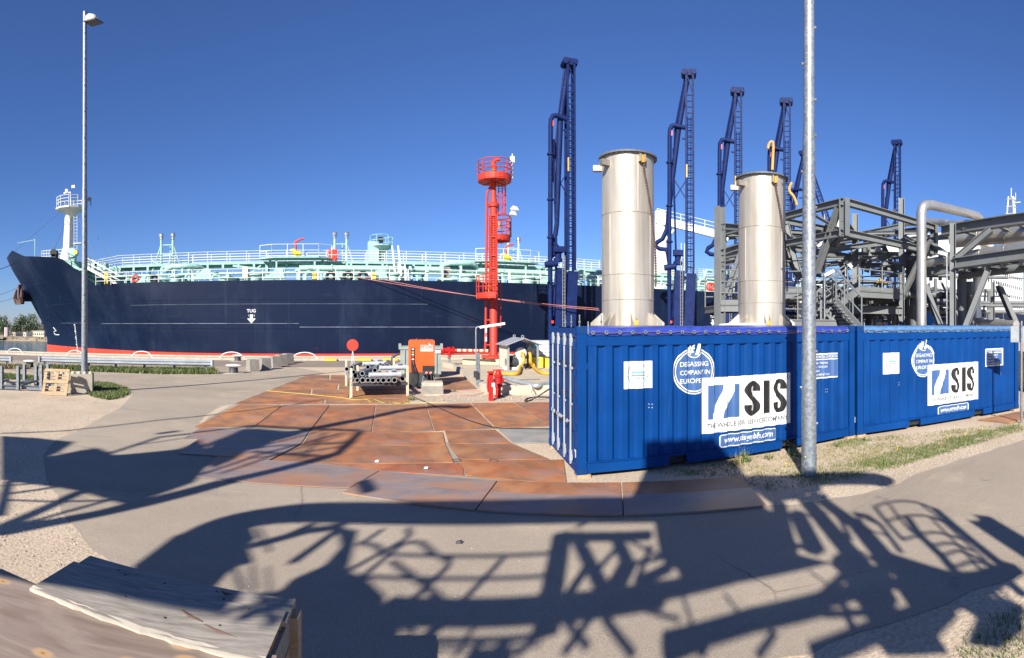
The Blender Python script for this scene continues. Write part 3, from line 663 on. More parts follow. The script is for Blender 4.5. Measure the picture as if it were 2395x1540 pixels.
# cross pipes, tank hatches, vents, winches scattered over the deck behind the rail
r2 = random.Random(11); X = -19.0
while X < 62:
    kind = r2.choice('hhvvcbwpg'); Y = r2.uniform(44.6, 49.5); s = r2.uniform(.8, 1.25); mb = MB(); nm = 'tank_hatch'; m_ = TURQ
    if kind == 'h': mb.lathe([(.55 * s, 0), (.55 * s, .7), (.7 * s, .7), (.7 * s, .8), (.3, .92)], (X, Y, ZD - .1), 12); mb.tube((X + .5, Y, ZD + .6), (X + .5, Y, ZD + 1.0), .05, 5)
    elif kind == 'v': mb.tube((X, Y, ZD - .1), (X, Y, ZD + 1.1 * s), .09, 8); mb.lathe([(.09, 0), (.24, .05), (.24, .22), (.05, .3)], (X, Y, ZD + 1.1 * s), 10); nm = 'air_vent'
    elif kind == 'c': mb.bar((X, 44.5, ZD + .5), (X, 51, ZD + .5), .3, .3); mb.tube((X, 44.8, ZD - .1), (X, 44.8, ZD + .5), .08, 6); nm = 'cross_pipe'
    elif kind == 'b': mb.box((X, Y, ZD + .45), (.9 * s, .8, 1.1)); mb.box((X, Y, ZD + 1.02), (1.0 * s, .9, .06)); nm = 'deck_locker'
    elif kind == 'w': mb.tube((X - .6, Y, ZD + .5), (X + .6, Y, ZD + .5), .38, 12); mb.box((X + .8, Y, ZD + .4), (.5, .8, 1.0)); mb.box((X - .8, Y, ZD + .3), (.2, .8, .8)); nm = 'mooring_winch'
    elif kind == 'p': mb.path([vec(X, Y, ZD - .1), vec(X, Y, ZD + .7), vec(X + .15, Y, ZD + .9), vec(X + .6, Y, ZD + .95), vec(X + .75, Y, ZD + .75), vec(X + .75, Y, ZD - .1)], .13, 8); mb.lathe([(.05, 0), (.26, 0), (.26, .05), (.05, .05)], (X + .35, Y - .1, ZD + 1.15), 10); nm = 'valve_pipe'
    else: mb.add([(X - .9, Y, ZD - .1), (X + .9, Y, ZD - .1), (X + .9, Y, ZD + 1.0), (X + .4, Y, ZD + 1.0), (X - .9, Y + .1, ZD - .1), (X + .9, Y + .1, ZD - .1), (X + .9, Y + .1, ZD + 1.0), (X + .4, Y + .1, ZD + 1.0)], [(0, 1, 2, 3), (7, 6, 5, 4), (0, 4, 5, 1), (1, 5, 6, 2), (2, 6, 7, 3), (3, 7, 4, 0)]); nm = 'stiffener_plate'
    mb.build(nm, m_, ship, smooth=40); X += r2.uniform(.7, 1.5)
for x0, x1, ya, yb in ((355, 400, 610, 632), (545, 610, 622, 630), (690, 760, 615, 622), (1215, 1290, 626, 640), (1310, 1400, 630, 645)):
    a, b = VY(x0, ya, 50), VY(x1, yb, 50); mb = MB(); mb.bar(a, b, .2, .2); mb.bar((a.x, 50, ZD), (b.x, 50, a.z), .12, .12); mb.build('deck_brace', TURQ, ship)
for x in (880, 1300, 1352, 1420, 470, 640):
    c = VY(x, 655, 44.2); mb = MB(); mb.add([c + vec(-1.0, 0, 0), c + vec(1.0, 0, 0), c + vec(.75, 0, .95), c + vec(.3, 0, 1.0), c + vec(-1.0, .12, 0), c + vec(1.0, .12, 0), c + vec(.75, .12, .95), c + vec(.3, .12, 1.0)], [(0, 1, 2, 3), (7, 6, 5, 4), (0, 4, 5, 1), (1, 5, 6, 2), (2, 6, 7, 3), (3, 7, 4, 0)]); mb.build('fairlead_plate', TURQ, ship)
# twin vent masts
def ventmast(x, ytop, ybase, Y):
    b = VY(x, ybase, Y); zt_ = VY(x, ytop, Y).z; zb = ZD; root = MB()
    for s in (-1, 1):
        q = b.x + s * .62; root.tube((q, Y, zb), (q, Y, zt_ - .6), .13, 8); root.tube((q + s * 1.1, Y, zb + (zt_ - zb) * .25), (q + s * .05, Y, zt_ - 1.2), .08, 6)
    for f in (.45, .62, .8): z = zb + (zt_ - zb) * f; root.tube((b.x - .75, Y, z), (b.x + .75, Y, z), .07, 6)
    root.tube((b.x + .2, Y + .5, zb), (b.x + .2, Y + .5, zt_ - 1), .06, 6); o = root.build('vent_mast', TURQ, ship)
    for s in (-1, 1):
        h = MB(); q = b.x + s * .62; h.lathe([(.12, -.6), (.2, -.55), (.2, -.3), (.27, -.28), (.27, 0), (.2, .08), (.05, .1)], (q, Y, zt_), 10); h.build('vent_head', CHROME, o)
ventmast(391, 548, 640, 51.5); ventmast(797, 545, 640, 54.5); ventmast(1201, 556, 640, 54.5)
# box with a round lookout platform, fire monitors, fire cabinet
a, b = VY(862, 564, 53), VY(886, 611, 53); mb = MB(); mb.box(((a.x + b.x) / 2, 53.6, (a.z + ZC) / 2), (b.x - a.x, 1.2, a.z - ZC)); mb.build('control_cabin', TURQ, ship)
c = VY(892, 575, 53.6); mb = MB(); mb.lathe([(.3, -.7), (1.2, -.1), (1.2, 0), (.05, 0)], c, 12); mb.tube(c - vec(0, 0, .6), Vector((c.x, c.y, ZC)), .25, 8)
for zz in (.5, 1.0): mb.ring(c + vec(0, 0, zz), 1.15, .03, 12, 5)
for i in range(6): t = i * 1.047; mb.tube(c + vec(math.cos(t) * 1.15, math.sin(t) * 1.15, 0), c + vec(math.cos(t) * 1.15, math.sin(t) * 1.15, 1), .03, 5)
mb.build('lookout_platform', TURQ, ship); MB().box(c + vec(-.1, 0, .6), (.55, .4, .55)).build('lookout_lamp', BLACK, ship)
def monitor(x, y, Y):
    c = VY(x, y, Y); p = MB(); pz = ZC + .18; p.prism([(c.x - 3.4, Y - 1.3), (c.x - 2.2, Y - 2.0), (c.x + 2.2, Y - 2.0), (c.x + 3.4, Y - 1.3), (c.x + 3.4, Y), (c.x - 3.4, Y)], pz - .12, pz); p.bar((c.x - 2.6, Y - .2, pz - .1), (c.x - 1.4, Y + .4, ZC - 1.6), .16); p.bar((c.x + 2.6, Y - .2, pz - .1), (c.x + 1.4, Y + .4, ZC - 1.6), .16)
    p.bar((c.x - 1.8, Y - 1.6, pz - .1), (c.x - 1.8, Y - 1.6, ZD), .16); p.bar((c.x + 1.8, Y - 1.6, pz - .1), (c.x + 1.8, Y - 1.6, ZD), .16)
    o = p.build('monitor_platform', TURQ, ship); Q = [vec(c.x - 3.4, Y - 1.3, pz), vec(c.x - 2.2, Y - 2, pz), vec(c.x + 2.2, Y - 2, pz), vec(c.x + 3.4, Y - 1.3, pz)]
    for a, b in zip(Q, Q[1:]): rail(a, b, 1.15, WHITE, 'platform_railing', 1.4, .028, 2, o)
    m1 = MB(); k0 = vec(c.x, Y - .8, pz); m1.path([k0, k0 + vec(0, 0, .5), k0 + vec(-.15, 0, .75), k0 + vec(-.55, 0, .7)], .16, 8); m1.tube(k0 + vec(-.3, 0, .5), k0 + vec(.5, 0, .42), .2, 8); m1.build('monitor_base', YELB, ship, smooth=50)
    m2 = MB(); m2.path([k0 + vec(0, 0, .7), k0 + vec(.0, 0, 1.1), k0 + vec(-.1, 0, 1.5), k0 + vec(.35, 0, 1.75), k0 + vec(.8, 0, 1.85)], [.10, .10, .12, .10, .08], 8); m2.build('monitor_nozzle', REDSIGN, ship, smooth=50)
monitor(693, 600, 51); monitor(1178, 605, 51)
c = VY(777, 600, 51); mb = MB(); mb.box((c.x, 50.9, ZC + .55), (1.0, .4, 1.05)); o = mb.build('fire_cabinet', REDSIGN, ship)
MB().box((c.x, 50.68, ZC + .55), (.9, .02, .06)).build('cabinet_trim', DECAL, o); MB().box((c.x - .42, 50.68, ZC + .55), (.06, .02, 1.0)).build('cabinet_trim', DECAL, o)
# gangway ladder between catwalk and deck
c0, c1 = VY(930, 655, 44), VY(945, 655, 44); mb = MB(); zt_ = VY(930, 578, 48).z
for c in (c0, c1): mb.bar((c.x, 45, ZD - .1), (c.x, 47.5, zt_), .10, .26); mb.bar((c.x + .2, 44.6, ZD), (c.x + .2, 44.9, ZD + 1.6), .08, .2)
for i in range(11): f = i / 11; mb.bar((c0.x, 45 + 2.5 * f, ZD + (zt_ - ZD - 1.2) * f), (c1.x, 45 + 2.5 * f, ZD + (zt_ - ZD - 1.2) * f), .22, .05)
mb.build('gangway_ladder', WHITE, ship)
c = VY(574, 637, 45); MB().box((c.x, 45, c.z), (.48, .4, .95)).build('white_locker', GWHITE, ship)
c = VY(1044, 638, 46); MB().box((c.x, 46, c.z), (.55, .5, .95)).build('brown_locker', CONCG, ship)
for x in (735, 874):
    c = VY(x, 648, 43.9); MB().box((c.x, 43.9, c.z), (.35, .06, .75)).build('yellow_board', YELB, ship); MB().box((c.x + (.25 if x < 800 else -.3), 43.96, c.z - .03), (.3, .06, .7)).build('turquoise_board', WHITE, ship)
for x in (318, 341):
    c = VY(x, 652 + (0 if x < 330 else 3), 43.3); m_ = MB()
    if x == 318: m_.ring((c.x, 43.15, c.z), .27, .085, 16, 7, M=Matrix.Rotation(R(90), 3, 'X')); m_.build('lifebuoy', REDSIGN, ship, smooth=60)
for x in (246, 251):
    c = VY(x, 653, 44); MB().box((c.x, 44, c.z), (.12, .1, 1.1)).build('yellow_post', YELB, ship)
# hose crane amidships
p0, p1 = VY(1537, 514, 57), VY(1705, 556, 50); mb = MB(); mb.bar(p0, p1, .9, 1.0); mb.build('crane_boom', WHITE, ship); rail(p0 + vec(0, 0, .5), p1 + vec(0, 0, .5), 1.0, WHITE, 'crane_railing', 1.6, .035, 2, ship)
pc_ = VY(1545, 560, 57); mb = MB(); mb.tube((pc_.x, 57, ZD), (pc_.x, 57, p0.z + 1.2), 1.0, 12, .8); mb.box((pc_.x - .3, 56.2, ZD + 4.4), (1.3, 1.5, 2.4)); mb.bar((pc_.x, 57, p0.z - 3.5), p0.lerp(p1, .3), .3, .3); mb.build('crane_pedestal', WHITE, ship, smooth=40)
MB().box((pc_.x + .4, 55.2, ZD + 2.2), (.9, .3, 2.2)).build('crane_cabinet', YEL, ship)
mb = MB()
for i in range(14): mb.tube((pc_.x + 2.4, 55.5, ZD + i * .5), (pc_.x + 3, 55.5, ZD + i * .5), .03, 4)
for dx in (2.4, 3.0): mb.tube((pc_.x + dx, 55.5, ZD), (pc_.x + dx, 55.5, ZD + 7.5), .04, 4)
mb.build('crane_ladder', WHITE, ship)
# manifold clutter amidships
for i in range(26):
    x = 1620 + i * 14; c = VY(x, 640, r2.uniform(46, 50)); h = r2.uniform(1.2, 3.6); mb = MB()
    if i % 3: mb.path([Vector((c.x, c.y, ZD - .1)), Vector((c.x, c.y, ZD + h * .8)), Vector((c.x + .3, c.y, ZD + h)), Vector((c.x + 1.2, c.y, ZD + h))], .22, 8); m_ = TURQ
    else: mb.box((c.x, c.y, ZD + h / 2), (.9, .9, h)); m_ = WHITE if i % 2 else TURQ
    mb.build('manifold_fitting', m_, ship, smooth=40)
for x in (1658, 1664):
    c = VY(x, 672, 43.2); m_ = MB(); m_.ring((c.x, 43.1, ZD + .55), .38, .11, 16, 7, M=Matrix.Rotation(R(90), 3, 'X')); m_.build('lifebuoy', REDSIGN, ship, smooth=60)
# accommodation block, bridge and radar mast far aft
sx0 = 43 * math.tan(brg(2297)); sup = MB(); sup.box((sx0 + 26, YC, ZD + 9), (52, 21.5, 18.2)); so_ = sup.build('accommodation', WHITE, ship)
for row in range(5):
    for i in range(19): MB().box((sx0 + 2 + i * 2.6, YC - 10.78, ZD + 2.4 + row * 3.3), (1.0, .08, 1.0)).build('window', GLASS, so_)
    for i in range(7): MB().box((sx0 - .03, YC - 8.4 + i * 2.8, ZD + 2.4 + row * 3.3), (.08, 1.0, 1.0)).build('window', GLASS, so_)
br_ = MB(); br_.box((sx0 + 6, YC, ZD + 20), (9, 24, 3.6)); bo = br_.build('bridge', WHITE, ship); MB().box((sx0 + 1.45, YC, ZD + 20.4), (.1, 21, 1.2)).build('window', GLASS, bo)
mc = VY(2365, 500, YC - 4); zt_ = VY(2365, 440, YC - 4).z; zb_ = ZD + 21.8; mc.x = max(mc.x, sx0 + 7); mb = MB()
for dx in (-1.1, 1.1):
    for dy in (-1.1, 1.1): mb.tube((mc.x + dx * 2.1, mc.y + dy * 2.1, zb_), (mc.x + dx * .8, mc.y + dy * .8, zt_ - 3.4), .28, 6)
hgt = zt_ - 3.4 - zb_
for i in range(1, 9):
    z = zb_ + hgt * i / 8.4; s = 2.35 - 1.4 * i / 8.4; mb.box((mc.x, mc.y, z), (2 * s + .8, 2 * s + .8, .16))
    mb.tube((mc.x - s, mc.y - s, z - hgt / 8.4), (mc.x + s, mc.y - s, z), .1, 5); mb.tube((mc.x + s, mc.y - s, z - hgt / 8.4), (mc.x - s, mc.y - s, z), .1, 5)
mb.tube((mc.x, mc.y, zt_ - 3.6), (mc.x, mc.y, zt_), .16, 6); mb.tube((mc.x + .5, mc.y - 1.6, zt_ - 4.5), (mc.x + .5, mc.y - 1.6, zt_ - 1.8), .12, 6)
for z in (.42, .7, .9): mb.bar((mc.x, mc.y, zb_ + hgt * z), (mc.x + 1, mc.y - 3.4, zb_ + hgt * z + .4), .25)
mb.bar((mc.x, mc.y + 5.5, zb_ + hgt * .52), (mc.x, mc.y - 1, zb_ + hgt * .56), .5, .45)
mb.build('radar_mast', WHITE, ship)
# ---- things hanging on or leading to the ship
def tyre(x, y, Y, R_, r_, label, grp=None):
    c = VY(x, y, Y); m_ = MB(); m_.ring((c.x, Y, c.z), R_, r_, 22, 9, M=Matrix.Rotation(R(90), 3, 'X')); o = m_.build('fender_tyre', BLACK, smooth=60); tag(o, label, 'tyre', 'tyre fenders along the ship rail'); 
tyre(361, 652.5, 43.5, .27, .15, 'black tyre fender on the tanker rail beside the orange lifebuoy')
tyre(773.5, 647, 43.5, .32, .14, 'black tyre fender, first of three from the yellow board under the fire cabinet'); tyre(814, 647, 43.5, .32, .14, 'black tyre fender, middle one of three between the yellow boards'); tyre(849, 647, 43.5, .32, .14, 'black tyre fender, last of three beside the striped mooring ropes')
def rope(pts, r, m, name, label, cat, sag=0, group=None, n=6):
    mb = MB(); mb.path(pts, r, n); o = mb.build(name, m, smooth=60); return tag(o, label, cat, group)
for i, (a, b, lab) in enumerate((((825, 647, 43.4), (1400, 722, 36), 'upper pink mooring rope crossing the navy hull behind the red tower'), ((880, 651, 43.2), (1402, 726, 36), 'lower pink mooring rope crossing the navy hull behind the red tower'))):
    p, q = VY(*a), VY(*b); P = [p.lerp(q, t / 10) - vec(0, 0, .35 * 4 * (t / 10) * (1 - t / 10)) for t in range(11)]; rope(P, .024, PINKROPE, 'mooring_rope', lab, 'rope', group='mooring ropes')
for a, b, lab in (((37, 614, 52.8), (-60, 640, 40.5), 'dark mooring rope leading off the bow fairlead'), ((46, 671, 52), (-70, 702, 40.5), 'thin grey mooring line above the water ahead of the anchor'), ((44, 692, 52), (-80, 716, 40.5), 'thin grey mooring line, lower of two ahead of the anchor')):
    p, q = VY(*a), VY(*b); P = [p.lerp(q, t / 8) - vec(0, 0, .3 * 4 * (t / 8) * (1 - t / 8)) for t in range(9)]; rope(P, .035 if 'dark' in lab else .018, CABLE if 'dark' in lab else ROPEG, 'mooring_rope', lab, 'rope', group='mooring ropes')
# ================================================================ quay furniture, left and middle
def galv_post(name, label, base, top, r0, r1, bolts, group='galvanised lamp posts', head=None, first=1.2, step=.38):
    t = thing(name, label, 'lamp post', base, group=group); base, top = Vector(base), Vector(top); Hh = top.z - base.z
    mb = MB(); mb.path([base, base.lerp(top, .5), base.lerp(top, .52), top], [r0, (r0 + r1) / 2, (r0 + r1) / 2 - .012, r1], 20); pl = mb.build('pole', GALV, t, smooth=40)
    z = first; k = 0
    d = Vector((-base.x, -base.y, 0)).normalized(); sd = Vector((d.y, -d.x, 0))
    while z < Hh - .8:
        rr = r0 + (r1 - r0) * z / Hh; s = bolts[k % len(bolts)]; q = base.lerp(top, z / Hh) + (d * s[0] + sd * s[1]).normalized() * rr
        mb = MB(); n_ = (d * s[0] + sd * s[1]).normalized(); mb.tube(q - n_ * .01, q + n_ * .03, .022, 6); mb.build('step_bolt', DARK if head else GALV, pl); z += step; k += 1
    return t
# -- lamp post on a concrete block, pallet and steel cradles at the far left
cb = G(188, 923); d_ = 0.62
blk = thing('concrete_block', 'pale concrete ballast block with studded top carrying the lamp post', 'concrete block', cb)
bl = G(172, 921); br2 = G(203, 924); bc = (bl + br2) / 2 + vec(-.12, .45, 0); bz = R(20)
mb = MB(); mb.box(bc + vec(0, 0, .37), (.82, .8, .74), bz); mb.build('block', CONC, blk)
bk = MB(); bk.box(bc + vec(-.75, .25, .36), (.75, .8, .72), bz); bk.build('block', CONC, blk)
for i in range(7): s = MB(); q = bc + Matrix.Rotation(bz, 3, 'Z') @ vec(-.98 + i * .22, -.22, .74 if i > 2 else .72); s.lathe([(.085, 0), (.085, .03), (.045, .09), (.04, .09)], q, 8); s.build('stud', CONC, blk)
pb = bc + vec(.06, .05, .74); topz = V(199, 28, pb.to_2d().length).z
lp = galv_post('lamp_post', 'tall galvanised lamp post on a concrete block in front of the ship bow', pb, Vector((pb.x + .02, pb.y, topz)), .125, .075, [(1, .15)], head=True, first=1.0, step=1.0)
tp = Vector((pb.x, pb.y, topz)); hd = MB(); ux = Vector((.93, -.36, 0)); uy = Vector((.36, .93, 0))
a = tp + vec(0, 0, -.42); L_ = .72
secs = [(.04, .05, .05, .0), (.14, .10, .09, .0), (.24, .26, .20, -.02), (.42, .30, .24, -.06), (.60, .28, .18, -.12), (.70, .16, .06, -.18)]
for x_, w_, h_, z_ in secs:
    c = a + ux * x_ + vec(0, 0, z_)
    hd.v += [c - uy * w_ / 1.3 + vec(0, 0, -.06), c - uy * w_ * .6 + vec(0, 0, h_ * .7), c + vec(0, 0, h_), c + uy * w_ * .6 + vec(0, 0, h_ * .7), c + uy * w_ / 1.3 + vec(0, 0, -.06)]
for i in range(len(secs) - 1):
    for j in range(5): hd.f.append([i * 5 + j, i * 5 + (j + 1) % 5, (i + 1) * 5 + (j + 1) % 5, (i + 1) * 5 + j]); hd.m.append(0)
hd.f += [[0, 1, 2, 3, 4], [25, 26, 27, 28, 29]]; hd.m += [0, 0]
ho = hd.build('lamp_housing', WHITE, lp, smooth=60)
mb = MB(); mb.slab([a + ux * .18 - uy * .24 + vec(0, 0, -.13), a + ux * .80 - uy * .22 + vec(0, 0, -.27), a + ux * .80 + uy * .22 + vec(0, 0, -.27), a + ux * .18 + uy * .24 + vec(0, 0, -.13)], .05); mb.build('lamp_glass', BROWN, ho)
# leaning pallet
pa, pbb = G(97, 924), G(156, 927); pt = thing('wooden_pallet', 'weathered wooden pallet leaning against the concrete block', 'pallet', (pa + pbb) / 2)
ex = (pbb - pa).normalized(); W_ = (pbb - pa).length; lean = Vector((-ex.y, ex.x, 0)); ez = (vec(0, 0, 1) * .93 + lean * .37).normalized(); en = ex.cross(ez).normalized()
hgt_ = 1.0; o_ = pa
def pboard(u0, u1, v0, v1, n0, n1, nm):
    mb = MB(); M3 = [o_ + ex * u + ez * v + en * n for n in (n0, n1) for u, v in ((u0, v0), (u1, v0), (u1, v1), (u0, v1))]
    mb.add(M3, [(3, 2, 1, 0), (4, 5, 6, 7), (0, 1, 5, 4), (1, 2, 6, 5), (2, 3, 7, 6), (3, 0, 4, 7)]); mb.build(nm, PALLET, pt)
for u in (0, W_ * .46, W_ - .11): pboard(u, u + .11, .02, hgt_, -.02, .01, 'deck_plank')
for v in (0, .46, .90): pboard(0, W_, v, v + .11, .012, .032, 'deck_plank'); 
for v in (.20, .30, .66, .78): pboard(.02, W_ - .02, v, v + .07, -.12, -.10, 'deck_plank')
for v in (0, .46, .90):
    for u in (0, W_ * .46, W_ - .11): pboard(u, u + .11, v + .005, v + .105, -.098, -.022, 'block')
# steel cradles (stillages)
def cradle(x0, x1, yb, label, posts):
    a, b = G(x0, yb), G(x1, yb + 3); t = thing('steel_cradle', label, 'cradle', (a + b) / 2, group='steel stillage cradles by the pallet')
    e = (b - a).normalized(); f = Vector((-e.y, e.x, 0)); L = (b - a).length; D = 1.3
    for s in (0, D): mb = MB(); mb.ibeam(a + f * s + vec(0, 0, .12), b + f * s + vec(0, 0, .12), .16, .12); mb.build('rail', GALV, t)
    for u in (.1, L - .1): mb = MB(); mb.bar(a + e * u + vec(0, 0, .26), a + e * u + f * D + vec(0, 0, .26), .1, .1); mb.build('crossbar', GALV, t)
    for u, s, h in posts: p_ = a + e * (u * L) + f * (s * D); mb = MB(); mb.ibeam(p_ + vec(0, 0, .03), p_ + vec(0, 0, h), .13, .12, up=(0, 1, 0)); mb.build('post', GALV, t)
cradle(-14, 47, 911, 'galvanised steel cradle with upright posts at the photo edge', [(.3, 0, .95), (.93, 0, .98), (.75, 1, .95)])
cradle(50, 101, 913, 'galvanised steel cradle with upright posts beside the leaning pallet', [(.92, 0, 1.05), (.62, 1, .98), (.05, 1, .9)])
# guard rails
def guardrail(xs, yfoot, x0, x1, ytop0, ytop1, label):
    feet = [G(x, y) for x, y in zip(xs, yfoot)]; t = thing('guard_rail', label, 'guard rail', feet[0], group='guard rails along the quay road')
    a = feet[0].lerp(feet[-1], 0); e = (feet[-1] - feet[0]).normalized() if len(feet) > 1 else Vector((1, 0, 0)); f = Vector((e.y, -e.x, 0))
    dd = feet[0]; hz = .62
    for p in feet: mb = MB(); mb.ibeam(p, p + vec(0, 0, hz), .12, .08, up=e); mb.build('post', GALV, t)
    s = G(x0, 866) ; ta = (brg(x0)); 
    def along(x): # intersect view ray with rail line
        b = brg(x); d = Vector((math.sin(b), math.cos(b), 0)); den = d.x * e.y - d.y * e.x; k = (feet[0].x * e.y - feet[0].y * e.x) / den; return d * k
    p0, p1 = along(x0) + f * .09, along(x1) + f * .09
    prof = [(-.0, .0), (.03, .02), (.07, .06), (.07, .11), (.02, .15), (.02, .17), (.07, .21), (.07, .26), (.03, .30), (0, .32)]
    mid = p0.lerp(p1, .6)
    for q0, q1 in ((p0, mid), (mid + e * .02, p1)):
        mb = MB(); n = len(prof)
        for q in (q0, q1): mb.v += [q + f * (w_ - .02) + vec(0, 0, .42 + z_) for w_, z_ in prof]
        for j in range(n - 1): mb.f.append([j, j + 1, n + j + 1, n + j]); mb.m.append(0)
        mb.build('rail', GALVL, t, clean=False, smooth=30)
    for q, s_ in ((p0, -1), (p1, 1)):
        mb = MB(); mb.tube(q + vec(0, 0, .42) + f * .03, q + vec(0, 0, .74) + f * .03, .09, 12); mb.build('end_cap', GALVL, t, smooth=40)
GALVL = mat('guard_rail_zinc', (.30, .33, .36), .55, .25, var=.15)
guardrail([105, 149, 208, 271, 338, 408, 481], [864, 866, 867.5, 869, 870.5, 872.5, 874.5], 95, 497, 843, 855, 'long galvanised guard rail on seven posts in front of the ship')
guardrail([-40, 17], [861, 863], -60, 27.5, 841, 843, 'short end of galvanised guard rail at the photo edge')
# mooring bollards
def bollard(x, y, label, s=1.0):
    p = G(x, y); t = thing('mooring_bollard', label, 'bollard', p, group='mooring bollards on the quay'); mb = MB(); mb.lathe([(.26 * s, 0), (.24 * s, .05), (.22 * s, .34 * s)], p, 16); mb.build('shaft', DARK, t, smooth=40)
    mb = MB(); mb.lathe([(.2 * s, .30 * s), (.30 * s, .33 * s), (.35 * s, .38 * s), (.29 * s, .43 * s), (.1 * s, .46 * s)], p, 16); mb.v = [Vector((p.x + (v.x - p.x) * 1.25, v.y, v.z)) for v in mb.v]; mb.build('cap', WHITE, t, smooth=40)
    pd = MB(); pd.lathe([(.6, 0), (.6, .02), (.05, .025)], p, 20); pd.build('footing', CONC, t)
bollard(69.5, 860, 'black mooring bollard with white cap between the two guard rails'); bollard(546.5, 873, 'black mooring bollard with white cap near the row of concrete blocks', 1.05); bollard(556, 845, 'black mooring bollard with white cap at the quay edge behind the nearer bollard')
# white bent tubes along the kerb (rope guards)
for i, (x0, x1) in enumerate(((18, 52), (158, 193), (310, 354), (516, 568), (686, 740), (1205, 1238))):
    Y = 38.3; a, b = VY(x0, 830, Y), VY(x1, 830, Y); c = (a + b) / 2; r = (b.x - a.x) / 2; P = [vec(c.x - r * math.cos(t), Y, .16 + min(.42, r * .5) * math.sin(t)) for t in [math.pi * k / 12 for k in range(13)]]
    mb = MB(); mb.path([vec(P[0].x - .12, Y, .17)] + P + [vec(P[-1].x + .12, Y, .17)], .04, 7); o = mb.build('rope_guard', WHITE, smooth=60)
    tag(o, ['white arched tube on the kerb over open water ahead of the bow', 'white arched tube on the kerb behind the lamp post', 'white arched tube on the kerb behind the long guard rail', 'white arched tube on the kerb beside the two bollards', 'white arched tube on the kerb behind the concrete blocks', 'white arched tube on the kerb beside the red tower'][i], 'rope guard', 'white rope guards along the kerb')
for i, (x0, x1) in enumerate(((757, 787), (835, 868), (895, 930), (940, 960))):
    a, b = VY(x0, 842, 37.6), VY(x1, 842, 37.6); mb = MB(); mb.box(((a.x + b.x) / 2, 37.7, .10), (b.x - a.x, .35, .16)); o = mb.build('wheel_stop', YELB); tag(o, ['yellow painted kerb bar nearest the concrete blocks', 'yellow painted kerb bar behind the red disc sign', 'yellow painted kerb bar behind the pipe rack', 'yellow painted kerb bar beside the grey skip'][i], 'kerb bar', 'yellow bars on the quay kerb')
# row of concrete blocks
cbl = [(589, 870), (617, 866), (641, 860.5), (656, 855), (672.5, 851)]
names = ['nearest the bollard', 'second from the bollard', 'third from the bollard', 'fourth from the bollard', 'last of the row at the quay edge']
for i, (x, y) in enumerate(cbl):
    p = G(x, y) + vec(0, .35, 0); mb = MB(); w_ = .56; h_ = .66; rz = R(28 + i * 2); M3 = Matrix.Rotation(rz, 3, 'Z'); vs = []
    for z, s in ((0, 1), (h_, .72)):
        for sx, sy in ((-1, -1), (1, -1), (1, 1), (-1, 1)): vs.append(p + M3 @ vec(sx * w_ / 2 * (1 if sy < 0 else 1), sy * .38 * s, z))
    mb.add(vs, [(3, 2, 1, 0), (4, 5, 6, 7), (0, 1, 5, 4), (1, 2, 6, 5), (2, 3, 7, 6), (3, 0, 4, 7)]); o = mb.build('concrete_block', CONCG); tag(o, 'grey tapered concrete barrier block, ' + names[i], 'concrete block', 'row of concrete barrier blocks')
# ---------------------------------------------------------------- pipe rack with grey plastic pipes
FL, FR, BL, BR = G(821, 931), G(953, 927), G(809.5, 904), G(921, 898)
ML = G(836, 915)
rk = thing('pipe_rack', 'low rack of cream posts holding grey plastic pipes', 'rack', (FL + FR) / 2)
for p_, h_ in ((FL, 1.06), (FR, 1.10), (BL, 1.12), (BR, 1.12), (ML, 1.0)):
    mb = MB(); mb.bar(p_, p_ + vec(0, 0, h_), .085, .085, (0, 1, 0)); mb.build('post', CREAM, rk)
for a, b in ((FL, FR), (BL, BR)): mb = MB(); mb.bar(a + vec(0, 0, .46), b + vec(0, 0, .46), .09, .10); mb.build('crossbar', DARK, rk)
for u in (.15, .5, .85): mb = MB(); mb.bar(FL.lerp(FR, u) + vec(0, 0, .53), BL.lerp(BR, u) + vec(0, 0, .53), .08, .05); mb.build('bearer', DARK, rk)
ex = (FR - FL).normalized(); ey = ((BL + BR) / 2 - (FL + FR) / 2).normalized()
def pipe_obj(a, dirv, L, r, lab, m=PVC, sock=True):
    a = Vector(a); d = Vector(dirv).normalized(); t = thing('plastic_pipe', lab, 'pipe', a, group='grey plastic pipes on the rack'); mb = MB(); b = a + d * L
    _, _, x, y = mb.frame(a, b, (0, 0, 1)); n = 12; pr = [(0, r * .86), (0, r * 1.12), (.16, r * 1.12), (.18, r), (L, r), (L, r * .86), (0, r * .86)] if sock else [(0, r * .86), (0, r), (L, r), (L, r * .86), (0, r * .86)]
    k = len(mb.v)
    for s, q in pr:
        for j in range(n): th = j * 2 * math.pi / n; mb.v.append(a + d * s + (x * math.cos(th) + y * math.sin(th)) * q)
    for i in range(len(pr) - 1):
        for j in range(n): mb.f.append([k + i * n + j, k + i * n + (j + 1) % n, k + (i + 1) * n + (j + 1) % n, k + (i + 1) * n + j]); mb.m.append(1 if i == len(pr) - 2 else 0)
    mb.build('tube', [m, BORE], t, smooth=40, clean=False)
row = [170, 228, 285, 342, 393, 452, 507, 565, 625]
c7 = lambda x, y: (785.9 + x * .21875, 767.1 + y * .21875)
for i, x in enumerate(row):
    X_, Y_ = c7(x, 562); p_ = V(X_, Y_, FL.length * 1.0 - .05 + i * .02); r_ = .088 if i % 2 == 0 else .075
    pipe_obj(p_, ey + ex * rnd.uniform(-.02, .03), rnd.uniform(2.4, 3.2), r_, 'grey plastic pipe in the bottom row of the rack, %s from the single end post' % ['ninth', 'eighth', 'seventh', 'sixth', 'fifth', 'fourth', 'third', 'second', 'first'][i])
X_, Y_ = c7(712, 548); pipe_obj(V(X_, Y_, 19.1), ey + ex * .02, 2.6, .085, 'grey plastic pipe lying apart beside the orange generator')
